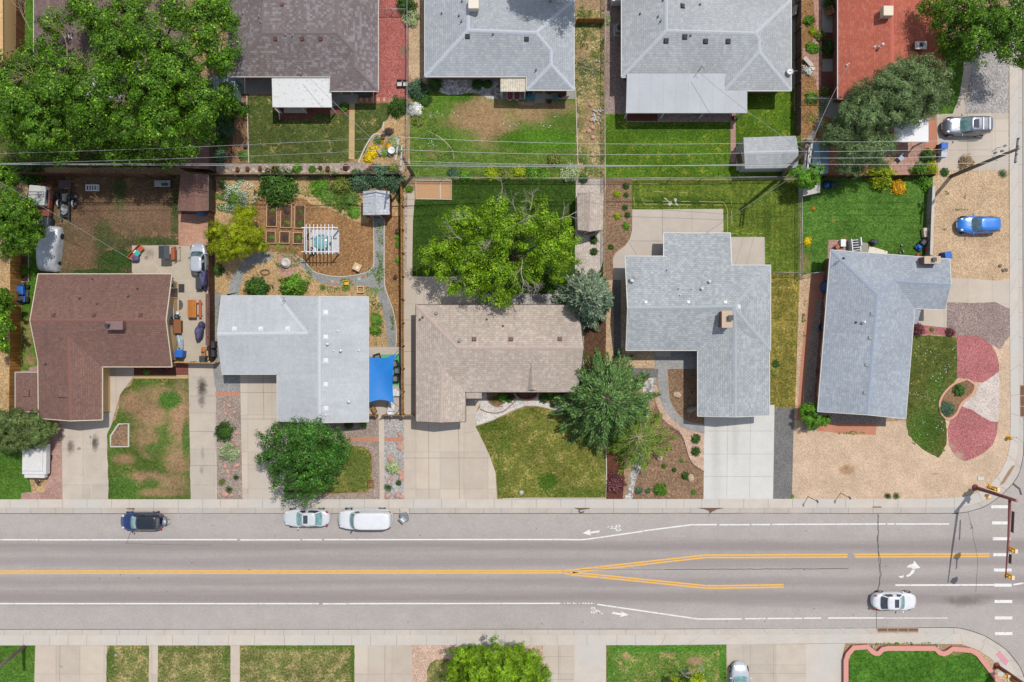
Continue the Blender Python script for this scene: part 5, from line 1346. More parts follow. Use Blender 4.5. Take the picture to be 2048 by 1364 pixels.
s7 = shed('blue painted shed beside the brown roofed house', dict(a=(425, 150, 2.2), b=(470, 153, 2.2), c=(470, 195, 2.0), d=(425, 193, 2.0)), ['a b c d'], brick_mat('weathered_blue_tin', S(160, 172, 184), S(148, 160, 174), S(120, 130, 145), .35, 30, .02, uv=True), paint('blue_shed_wall', S(120, 140, 165), .6), MAT['white_trim'])
dk = shed('tan timber deck house at the left edge', dict(a=(-60, -40, 2.5), b=(5, -40, 2.5), c=(6, 125, 2.5), d=(-60, 125, 2.5)), ['a b c d'], wood_mat('tan_deck_boards', S(226, 186, 132), .2, 'Y', .1), MAT['stucco_yellow'], MAT['cream_trim'])
# ---------------------------------------------------------------- vegetation
RNG = np.random.default_rng(7)
def unit(n):
 v = RNG.normal(size=(n, 3)); return v / np.linalg.norm(v, axis=1)[:, None]
def leaf_quads(c, size, nrm, tang=None, aspect=.6):
 """diamond leaves: centres, sizes, normals -> (verts, n)"""
 n = len(c)
 nrm = nrm / np.maximum(np.linalg.norm(nrm, axis=1), 1e-6)[:, None]
 t = unit(n) if tang is None else tang
 t = t - nrm * np.sum(t * nrm, axis=1)[:, None]
 t = t / np.maximum(np.linalg.norm(t, axis=1), 1e-6)[:, None]
 b = np.cross(nrm, t)
 s = size[:, None]
 v = np.empty((n, 4, 3))
 v[:, 0] = c - t * s * .5
 v[:, 1] = c + b * s * .5 * aspect - nrm * s * .06
 v[:, 2] = c + t * s * .5
 v[:, 3] = c - b * s * .5 * aspect - nrm * s * .06
 return v.reshape(-1, 3)
def quads_obj(name, V, mat, parent=None, loc=None):
 n = len(V) // 4
 me = bpy.data.meshes.new(name)
 me.vertices.add(len(V)); me.loops.add(n * 4); me.polygons.add(n)
 me.vertices.foreach_set('co', V.astype(np.float32).ravel())
 me.loops.foreach_set('vertex_index', np.arange(n * 4, dtype=np.int32))
 me.polygons.foreach_set('loop_start', np.arange(0, n * 4, 4, dtype=np.int32))
 me.materials.append(mat)
 me.update(calc_edges=True)
 o = bpy.data.objects.new(name, me)
 COL.objects.link(o)
 if parent is not None: o.parent = parent
 if loc is not None: o.location = loc
 return o
def clump_leaves(centres, rads, per, size, up=.7, aspect=.6, ld=None):
 """umbrella shaped clumps of leaves"""
 k = len(centres)
 cc = np.repeat(centres, per, axis=0); rr = np.repeat(rads, per)
 d = unit(len(cc)); d[:, 2] = np.abs(d[:, 2]) * .9 - .25
 rad = RNG.random(len(cc)) ** .45
 p = cc + d * (rr * rad)[:, None] * np.array([1, 1, .7])
 nn = unit(len(cc)) * .5 + d * .7 + (0 if ld is None else np.repeat(ld, per, axis=0) * .85) + np.array([0, 0, up * .3])
 return leaf_quads(p, size * RNG.uniform(.45, 1.35, len(cc)), nn, aspect=aspect)
LM = {
 'cotton': leaf_mat('cottonwood_leaves', S(42, 82, 14, 1.5), S(106, 152, 28, 1.5), S(160, 196, 60, 1.5), .06, trans=.14),
 'ash': leaf_mat('ash_leaves', S(72, 116, 12, 1.45), S(146, 186, 28, 1.45), S(180, 210, 60, 1.45), .08),
 'maple': leaf_mat('maple_leaves', S(36, 82, 24, 1.5), S(84, 136, 44, 1.5), S(118, 166, 66, 1.5), .08),
 'dark': leaf_mat('dark_green_leaves', S(42, 78, 24, 1.5), S(84, 124, 40, 1.5)),
 'lime': leaf_mat('lime_leaves', S(110, 140, 10, 1.4), S(190, 204, 34, 1.4), trans=.25),
 'gold': leaf_mat('golden_green_leaves', S(106, 132, 12, 1.4), S(196, 206, 34, 1.4), trans=.35),
 'bright': leaf_mat('bright_green_leaves', S(62, 116, 24, 1.4), S(122, 172, 50, 1.4)),
 'spruce': leaf_mat('blue_spruce_needles', S(74, 102, 80, 1.4), S(136, 158, 128, 1.4), S(190, 190, 158, 1.4), .1, trans=.05, gloss=.2),
 'pine': leaf_mat('green_pine_needles', S(54, 94, 40, 1.4), S(114, 152, 82, 1.4), S(156, 184, 118, 1.4), .1, trans=.12, gloss=.2),
 'willow': leaf_mat('yellow_green_needles', S(80, 122, 26, 1.45), S(146, 178, 62, 1.45), trans=.15, gloss=.2),
 'juniper': leaf_mat('juniper_foliage', S(62, 88, 52, 1.4), S(126, 150, 96, 1.4), S(160, 174, 116, 1.4), .08, trans=.08, gloss=.2),
 'juniper_green': leaf_mat('green_juniper_foliage', S(62, 88, 46, 1.4), S(128, 148, 84, 1.4), S(150, 146, 100, 1.4), .06, trans=.12, gloss=.2),
 'bluish': leaf_mat('blue_green_leaves', S(54, 88, 62, 1.5), S(104, 140, 104, 1.5)),
 'sage': leaf_mat('pale_sage_leaves', S(136, 160, 106, 1.4), S(196, 208, 160, 1.4)),
 'olive': leaf_mat('olive_leaves', S(96, 116, 40, 1.5), S(150, 160, 76, 1.5)),
 'maroon': leaf_mat('maroon_leaves', S(84, 42, 50, 1.4), S(142, 88, 92, 1.4), S(164, 124, 104, 1.4), .06),
 'greyplum': leaf_mat('grey_plum_leaves', S(66, 54, 56, 1.5), S(116, 100, 96, 1.5)),
 'yellow': leaf_mat('yellow_flowers', S(226, 186, 0, 1.5), S(252, 226, 20, 1.5), trans=.1),
 'orange': leaf_mat('orange_yellow_flowers', S(214, 150, 10, 1.5), S(240, 196, 40, 1.5), trans=.1),
 'white': leaf_mat('white_flowers', S(220, 222, 214, 1.5), S(250, 250, 246, 1.5), trans=.1),
 'weed': leaf_mat('weed_leaves', S(70, 116, 34, 1.5), S(130, 164, 66, 1.5)),
 'deadgrass': leaf_mat('dry_stems', S(140, 110, 80, 1.5), S(190, 164, 126, 1.5), trans=.1),
}
MAT['bark'] = paint('grey_brown_bark', S(98, 84, 70), .95, .25, 6, bump=.5)
MAT['deadwood'] = paint('bleached_dead_wood', S(186, 176, 164), .9, .15, 6)
MAT['tanwood'] = paint('tan_bare_twigs', S(178, 158, 128), .9, .15, 6)
MAT['greenbark'] = paint('pale_branch_bark', S(176, 168, 120), .9, .15, 6)
def twig(mb, p, d, L, r, depth, rnd):
 """forking bare branch"""
 pts = [p]; q = p.copy(); dd = d.normalized()
 for k in range(4):
  dd = (dd + Vector((rnd.uniform(-.28, .28), rnd.uniform(-.28, .28), rnd.uniform(-.15, .2)))).normalized()
  q = q + dd * L / 4
  pts.append(q.copy())
 mb.tube(pts, [r, r * .85, r * .7, r * .5, r * .25], 4, cap=False)
 if depth > 0:
  for k in range(rnd.choice((3, 4))):
   i = rnd.choice((1, 2, 3, 3))
   e = (dd + Vector((rnd.uniform(-.9, .9), rnd.uniform(-.9, .9), rnd.uniform(-.3, .5)))).normalized()
   twig(mb, pts[i], e, L * rnd.uniform(.45, .7), r * .5, depth - 1, rnd)
def tree(name, label, base, lobes, lm, leaf=.24, per=42, cl=.55, cover=1.0, dead=(), deadm='deadwood', bark='bark', trunk=.3, rzk=.85, cat='tree', group=None, up=.7, aspect=.6, inner=.35, seed=1, z0=0.0, sep=.66):
 """broadleaf tree; lobes = (px, py, radius_px, height) of the crown's masses"""
 rnd = random.Random(seed); per = int(per * 1.45)
 b = w(base[0], base[1], z0)
 o = empty(name, b, 0, label, cat, group)
 cs = []; rs = []; ls = []; acc_ = []
 limbs = MB()
 for (px, py, r, z) in lobes:
  z += rnd.uniform(-.55, .45) * min(1, z / 6); c = np.array(w(px, py, z)); R = r / PPM * (CAMH - z) / CAMH
  rc = min(cl, R * .55)
  n = max(5, int(cover * 4.5 * (R / rc) ** 2))
  d = unit(n); d[:, 2] = np.where(d[:, 2] < -.35, -d[:, 2], d[:, 2])
  k = RNG.uniform(.62, 1.0, n)
  k[: int(n * inner)] *= .65
  k[-max(2, n // 6):] *= RNG.uniform(1.05, 1.38, max(2, n // 6))
  wv = np.array([1 + .42 * mnoise.noise(Vector((float(x[0]) * 1.5 + px, float(x[1]) * 1.5 + py, float(x[2])))) for x in d])
  P = c + d * (k * wv)[:, None] * np.array([R, R, R * rzk])
  keep = []
  for i_, q_ in enumerate(P):      # keep the clumps apart so that gaps stay between them
   if len(acc_) and np.min(np.sum((np.array(acc_) - q_) ** 2, axis=1)) < (rc * sep) ** 2: continue
   acc_.append(q_); keep.append(i_)
  P = np.vstack([P[keep], c + unit(max(3, n // 5)) * R * np.array([.62, .62, .3]) - np.array([0, 0, R * .25])]); n = len(P)
  dl = P - c; ls.append(dl / np.maximum(np.linalg.norm(dl, axis=1), .05)[:, None])
  cs.append(P); rs.append(np.full(n, rc) * RNG.uniform(.7, 1.25, n))
  # limb to this mass and twigs inside it
  q = Vector(c) - Vector((0, 0, R * .3))
  mid = b.lerp(q, .45) + Vector((0, 0, (q.z - b.z) * .18))
  rr = trunk * min(.5, .16 + .1 * R)
  limbs.tube([b + Vector((0, 0, .12 * z)), b.lerp(mid, .5) + Vector((0, 0, .12 * z)), mid, mid.lerp(q, .5) + Vector((rnd.uniform(-.2, .2), rnd.uniform(-.2, .2), .1)), q], [rr * 1.3, rr * 1.1, rr * .8, rr * .55, rr * .3], 6, cap=False)
  for j in rnd.sample(range(n), min(n, 9)):
   t = Vector(P[j])
   limbs.tube([q, q.lerp(t, .5) + Vector((0, 0, .15)), t], [rr * .3, rr * .2, .012], 4, cap=False)
 cs = np.vstack(cs); rs = np.concatenate(rs)
 V = clump_leaves(cs, rs, per, leaf, up, aspect, np.vstack(ls))
 L0 = np.array(b)
 quads_obj('crown', V - L0, LM[lm], o)
 t = MB()
 zt = max(l[3] for l in lobes) * .45
 t.tube([Vector((0, 0, -.15)), Vector((0, 0, .3)), Vector((.04, .03, zt * .5)), Vector((0, .05, zt))], [trunk * 1.35, trunk * 1.05, trunk * .85, trunk * .6], 9)
 t.build('trunk', MAT[bark], o, True)
 lb = limbs; lb.v = [tuple(Vector(v) - b) for v in lb.v]
 lb.build('limbs', MAT[bark], o, True)
 for i, (px, py, z, dx, dy, L) in enumerate(dead):
  m = MB(); p = w(px, py, z) - b
  twig(m, p, Vector((dx, -dy, .25)), L, .03 + .009 * L, 3, rnd)
  m.build('dead_branch', MAT[deadm], o)
 return o
def conifer(name, label, base, top, R, h, lm, levels=22, per=9, needle=.3, droop=.25, dens=26, aspect=.22, twigw=.3, open_=0.0, cat='tree', seed=2, bark='bark', tipb=0.0, pw=.85):
 rnd = random.Random(seed)
 b = w(*base); tp = w(top[0], top[1], h)
 o = empty(name, b, 0, label, cat)
 C = []; T = []; S_ = []; NN = []
 br = MB()
 ax = tp - b
 for i in range(levels):
  f = (i + .5) / levels
  z = .06 + .94 * f
  rad = R * (1 - z) ** pw + .12
  cnt = max(3, int(per * (1 - .55 * f)))
  for k in range(cnt):
   a = 2 * math.pi * (k + rnd.random() * .8) / cnt + i * 2.4
   L = rad * rnd.uniform(.72, 1.12)
   p0 = b + ax * z
   d = Vector((math.cos(a), math.sin(a), 0))
   pts = [p0, p0 + d * L * .5 + Vector((0, 0, L * (.12 - droop * .3))), p0 + d * L + Vector((0, 0, -L * droop))]
   br.tube([p - b for p in pts], [.035 + .01 * L, .025, .008], 4, cap=False)
   n = int(dens * L) + 4
   t = np.sqrt(RNG.uniform(open_ ** 2, 1, n))
   P = np.outer((1 - t) ** 2, pts[0]) + np.outer(2 * t * (1 - t), pts[1]) + np.outer(t ** 2, pts[2])
   side = np.array((-d.y, d.x, 0))
   sgn = RNG.choice((-1, 1), n); offs = RNG.uniform(0, 1, n) * twigw * (1.15 - t) * min(1.6, L) + .04
   P = P + side * (sgn * offs)[:, None] + np.array((d.x, d.y, 0)) * (offs * .55)[:, None]
   P[:, 2] += RNG.uniform(-.10, .08, n)
   tg = np.array((d.x, d.y, -.15)) + side * (sgn * RNG.uniform(.2, .9, n))[:, None] + RNG.normal(scale=.22, size=(n, 3))
   C.append(P); T.append(tg); NN.append(RNG.normal(scale=.45, size=(n, 3)) + np.array([0, 0, 1]))
   S_.append(needle * RNG.uniform(.6, 1.25, n))
 C = np.vstack(C); T = np.vstack(T); NN = np.vstack(NN); S_ = np.concatenate(S_)
 V = leaf_quads(C, S_, NN, T, aspect)
 quads_obj('crown', V - np.array(b), LM[lm], o)
 MB().tube([Vector((0, 0, -.1)), Vector(ax) * .5, Vector(ax) * .98], [.2, .12, .03], 8).build('trunk', MAT[bark], o, True)
 br.build('limbs', MAT[bark], o)
 return o
# ---- the big trees
tree('cottonwood_tree', 'huge cottonwood crown at the left edge over the top left yard', (165, 235), [(30, 165, 62, 8), (120, 175, 62, 10), (20, 235, 55, 7), (90, 250, 66, 8.5), (185, 190, 60, 10.5), (60, 130, 34, 7.5), (105, 48, 30, 7), (95, 95, 24, 7.2), (150, 268, 55, 7.5), (55, 285, 36, 5), (190, 240, 55, 9), (150, 130, 26, 8.5), (35, 205, 50, 9)],
 'cotton', cover=.95, cl=.66, sep=.64, per=78, leaf=.21, dead=[(150, 150, 9, -.5, .2, 3.2), (110, 150, 8.5, -.9, .35, 3.0), (50, 185, 8, .8, .15, 2.5), (60, 60, 7, -.4, -.7, 2.5), (135, 120, 8.5, .2, -.9, 2.4), (10, 215, 7, -.8, .4, 2.2)], deadm='tanwood', trunk=.45, seed=3)
tree('cottonwood_tree', 'second giant cottonwood whose crown covers the old brown roof', (315, 215), [(165, 20, 34, 8), (205, 45, 46, 9), (262, 28, 50, 9), (235, 100, 48, 10), (300, 85, 52, 10.5), (345, 25, 40, 8.5), (350, 140, 60, 10.5), (400, 55, 55, 9.5), (436, 105, 44, 8.8), (432, 15, 40, 8), (395, 205, 58, 9), (445, 190, 34, 7), (300, 175, 50, 10.5), (320, 235, 58, 9), (255, 245, 58, 9), (275, 300, 40, 6.5), (350, 290, 42, 7), (235, 160, 40, 10), (400, 260, 36, 7), (470, 215, 18, 5), (460, 45, 22, 7.5), (225, 295, 36, 6)],
 'cotton', cover=.95, cl=.66, sep=.64, per=78, leaf=.21, dead=[(250, 148, 10, -.8, .1, 3.4), (262, 150, 10, .9, .3, 2.6), (205, 25, 9, .9, .5, 3.0), (190, 225, 8, -.3, -.3, 1.8), (255, 170, 10, .1, 1, 2.2), (372, 30, 9, .1, -1, 2.2), (345, 250, 8, .3, .9, 1.8), (235, 300, 6, .2, -.7, 1.6)], deadm='tanwood', trunk=.5, seed=4)
tree('ash_tree', 'bright green ash tree with bleached dead branches behind the tan roof', (1010, 520), [(862, 508, 26, 4.5), (895, 492, 30, 5), (915, 445, 30, 6), (935, 428, 20, 6), (880, 540, 26, 4.2), (955, 455, 36, 6.5), (985, 425, 30, 6.5), (940, 515, 40, 6), (1010, 470, 42, 7), (1050, 445, 34, 7), (1072, 410, 20, 6), (1095, 450, 32, 6.5), (1125, 475, 30, 6), (1128, 520, 30, 5.5), (1090, 505, 42, 6.5), (1060, 540, 30, 5.5), (1000, 540, 40, 6), (945, 560, 34, 5), (910, 575, 20, 4), (985, 585, 34, 4.6), (1010, 600, 18, 4), (1030, 575, 16, 4.4), (960, 490, 30, 6.5), (1112, 555, 16, 4.5)],
 'ash', leaf=.19, per=66, cl=.6, cover=.8, dead=[(990, 430, 6.8, .15, -1, 2.6), (1060, 420, 6.8, .05, -1, 2.0), (1110, 440, 6.4, .9, -.5, 2.6), (965, 440, 6.6, -.9, -.2, 2.2), (925, 480, 5.8, -.9, -.4, 2.0), (1035, 440, 6.8, -.5, -.8, 2.0), (1045, 520, 6.5, .1, 1, 2.6), (1045, 545, 5.5, .7, .6, 1.8), (1020, 455, 7.2, .5, -.4, 2.2), (910, 540, 5, .7, -.5, 2.2), (990, 470, 7.2, -.5, .3, 2)], trunk=.32, seed=5, rzk=.75)
tree('maple_tree', 'round dark green maple tree in the front yard beside the parked silver sedan', (612, 925), [(545, 880, 26, 3.6), (580, 870, 36, 4.6), (625, 870, 36, 5), (665, 880, 32, 4.4), (682, 905, 22, 3.6), (530, 915, 18, 3.2), (565, 915, 34, 4.8), (610, 915, 44, 6), (655, 920, 36, 5.2), (590, 955, 36, 4.6), (630, 965, 36, 4.4), (575, 985, 18, 3), (605, 990, 20, 3.2), (660, 955, 24, 3.8), (550, 940, 18, 3.4)],
 'maple', leaf=.18, per=44, cl=.46, sep=.84, cover=1.0, trunk=.2, seed=6, rzk=.85, dead=[(582, 915, 5.2, -.3, -.5, 1.2)])
tree('elm_tree', 'deciduous street tree at the upper right corner by the grey crushed stone bed', (1950, 55), [(1865, 12, 30, 6), (1905, 30, 44, 7), (1900, 70, 30, 6), (1955, 20, 50, 8), (1950, 75, 46, 7), (2005, 40, 52, 8), (1995, 95, 38, 6), (2040, 80, 40, 6), (2045, 20, 46, 7), (1935, 105, 26, 5), (1905, 100, 24, 4.6), (2048, 120, 20, 4.5)],
 'cotton', leaf=.19, per=70, cl=.62, cover=.95, trunk=.35, seed=8)
tree('elm_tree', 'dark green tree crown at the left edge beside the covered vehicle', (30, 445), [(8, 395, 34, 5), (40, 425, 38, 6), (15, 445, 44, 6), (62, 440, 24, 5), (45, 470, 36, 5.5), (18, 490, 24, 4.5), (75, 462, 14, 4), (5, 350, 28, 4)],
 'cotton', leaf=.22, per=46, cl=.48, cover=1.2, trunk=.28, seed=9)
tree('elm_tree', 'sliver of green tree crown at the left edge beside the tall wood fence', (0, 640), [(-5, 600, 24, 4), (0, 650, 26, 4.4), (2, 690, 20, 3.8), (-10, 625, 30, 4.6), (6, 610, 12, 3.4)],
 'cotton', leaf=.22, cl=.42, cover=1.1, trunk=.2, seed=10)
tree('juniper_tree', 'big grey green juniper leaning between the red roof and the white carport', (1738, 268), [(1835, 145, 38, 6), (1872, 158, 32, 5.6), (1800, 150, 34, 6), (1770, 170, 34, 6), (1850, 185, 40, 6.2), (1880, 190, 22, 5), (1805, 190, 44, 6.8), (1755, 200, 38, 6.2), (1718, 195, 28, 5.2), (1820, 225, 34, 5.6), (1775, 228, 36, 6), (1730, 235, 36, 5.6), (1700, 235, 30, 5), (1685, 270, 32, 4.6), (1665, 262, 24, 4), (1700, 300, 34, 4.6), (1740, 300, 34, 4.6), (1768, 285, 26, 4.4), (1690, 325, 22, 3.8), (1715, 325, 26, 3.8), (1755, 318, 20, 3.6), (1860, 212, 24, 5), (1652, 285, 14, 3.4)],
 'juniper', leaf=.19, per=64, cl=.46, cover=1.6, sep=.52, trunk=.35, seed=11, aspect=.35, up=.4, dead=[(1738, 262, 5, -.6, .4, 1.8), (1742, 258, 5, .7, -.5, 1.8)])
tree('juniper_tree', 'spreading olive green juniper at the left end of the white trailer', (40, 858), [(10, 842, 28, 2.6), (40, 840, 24, 2.8), (70, 842, 20, 2.6), (25, 868, 30, 2.8), (62, 866, 26, 2.9), (92, 862, 18, 2.4), (50, 886, 20, 2.4), (82, 880, 16, 2.2), (106, 858, 10, 2), (10, 885, 22, 2.4)],
 'juniper_green', leaf=.17, per=60, cl=.34, cover=1.4, trunk=.16, seed=12, aspect=.35, up=.4)
tree('locust_tree', 'golden green young tree by the brown fence next to the wood chip vegetable garden', (472, 475), [(437, 462, 20, 3), (432, 490, 18, 2.8), (455, 495, 22, 3.2), (470, 470, 26, 3.6), (488, 445, 20, 3.2), (500, 425, 16, 2.8), (505, 470, 22, 3.2), (518, 490, 16, 2.6), (490, 495, 22, 3), (465, 508, 14, 2.6), (445, 510, 14, 2.4), (480, 425, 14, 2.6), (425, 470, 12, 2.6), (522, 462, 10, 2.4)],
 'gold', leaf=.15, per=50, cl=.32, cover=1.25, trunk=.1, seed=13, aspect=.4)
tree('small_tree', 'small leafy tree at the foot of the double crossarm pole', (1614, 362), [(1602, 345, 16, 2.8), (1624, 348, 18, 3), (1612, 360, 16, 3), (1632, 358, 10, 2.6), (1600, 366, 10, 2.4), (1620, 370, 8, 2.4)], 'bright', leaf=.2, per=44, cl=.34, cover=1.3, trunk=.08, seed=14)
tree('honeylocust_tree', 'yellow green tree at the bottom edge above the pink gravel bed', (1000, 1340), [(925, 1315, 24, 3), (915, 1345, 26, 3), (955, 1310, 26, 3.6), (990, 1308, 28, 3.8), (1030, 1312, 26, 3.6), (1062, 1318, 24, 3.2), (960, 1345, 36, 4.4), (1005, 1350, 40, 4.6), (1050, 1345, 34, 4), (1085, 1350, 20, 3), (930, 1300, 12, 2.6), (905, 1330, 12, 2.6), (1000, 1385, 60, 4.4), (935, 1375, 36, 3.6), (1070, 1380, 34, 3.6), (1038, 1298, 12, 3)],
 'ash', leaf=.17, per=50, cl=.36, cover=1.2, trunk=.16, seed=15, aspect=.42)
tree('small_tree', 'sparse little tree half cut by the bottom edge on the green lawn', (1388, 1358), [(1395, 1352, 12, 2.4), (1385, 1364, 14, 2.6), (1405, 1362, 10, 2.2), (1352, 1364, 10, 2), (1365, 1372, 12, 2.2)], 'lime', leaf=.14, cl=.3, cover=.9, trunk=.07, seed=16, dead=[(1385, 1350, 2.6, -.3, -.8, 1.1), (1392, 1346, 2.6, .5, -.8, 1.1), (1378, 1356, 2.4, -.9, -.2, 1)])
tree('elm_tree', 'tall street elm just beyond the top edge whose shadow falls on the blue grey roof', (1110, 0), [(1090, -110, 46, 9), (1150, -95, 48, 9.5), (1120, -80, 46, 9), (1180, -70, 34, 8.5), (1135, -130, 50, 10), (1085, -70, 26, 8.5), (1070, -85, 24, 8.5)], 'cotton', leaf=.22, per=60, cl=.6, cover=.9, trunk=.3, seed=21)
conifer('blue_spruce', 'blue spruce between the tan roof and the large blue grey roof', (1168, 602), (1183, 590), 3.1, 8.0, 'spruce', levels=26, per=15, needle=.3, droop=.22, dens=34, aspect=.3, twigw=.34, seed=3, pw=.62)
conifer('pine_tree', 'shaggy green pine spreading over the tan roof corner and the front lawn', (1206, 804), (1216, 797), 5.9, 7.5, 'pine', levels=17, per=16, needle=.38, droop=.3, dens=34, aspect=.2, twigw=.42, seed=4, pw=.5)
conifer('willow_tree', 'airy yellow green young tree with pale branches below the pine', (1272, 880), (1277, 874), 3.9, 4.5, 'willow', levels=10, per=11, needle=.34, droop=.2, dens=26, aspect=.14, twigw=.42, seed=5, pw=.5, bark='greenbark')
# ---- shrubs: one mesh of leaves per kind, reused at each plant's own size
def bush_mesh(name, lm, n=900, leaf=.2, kind='round', seed=0, aspect=.55):
 pts = []
 if kind == 'round':
  d = unit(n); d[:, 2] = np.abs(d[:, 2])
  r = RNG.uniform(.6, 1.02, n)
  wob = np.array([1 + .45 * mnoise.noise(Vector((float(a[0]) * 1.8 + seed, float(a[1]) * 2.2, float(a[2]) * 2.2))) for a in d])
  P = d * (r * wob)[:, None]; nn = d + unit(n) * .8 + np.array([0, 0, .3]); tg = None
 else:      # tuft: blades fanning from the root
  d = unit(n); d[:, 2] = np.abs(d[:, 2]) * .8 + .25
  r = RNG.uniform(.25, 1.0, n)
  P = d * r[:, None]; nn = unit(n) + np.array([0, 0, .6]); tg = d
 V = leaf_quads(P, leaf * RNG.uniform(.6, 1.3, n), nn, tg, aspect)
 me = bpy.data.meshes.new(name)
 k = len(V) // 4
 me.vertices.add(len(V)); me.loops.add(k * 4); me.polygons.add(k)
 me.vertices.foreach_set('co', V.astype(np.float32).ravel())
 me.loops.foreach_set('vertex_index', np.arange(k * 4, dtype=np.int32))
 me.polygons.foreach_set('loop_start', np.arange(0, k * 4, 4, dtype=np.int32))
 me.materials.append(LM[lm]); me.update(calc_edges=True)
 return me
_bm = {}
def bush(px, py, r, lm, label, kind='round', h=.8, name='shrub', cat='shrub', group=None, sy=1.0, rz=None):
 big = 'b' if r > 15 else 's'
 key = (lm, kind, big)
 if key not in _bm:
  _bm[key] = bush_mesh(name, lm, 1500 if big == 'b' else 520, .17 if big == 'b' else .3, kind, len(_bm), .5 if kind == 'round' else .2)
 R = r / PPM
 o = bpy.data.objects.new(name, _bm[key]); COL.objects.link(o)
 o.location = w(px, py, R * h * .4) ; o.location.z = .0
 o.scale = (R * random.uniform(.92, 1.08), R * sy * random.uniform(.88, 1.05), R * h)
 o.rotation_euler = (0, 0, random.uniform(0, 6.28) if rz is None else rz)
 return tag(o, label, cat, group)
random.seed(12)
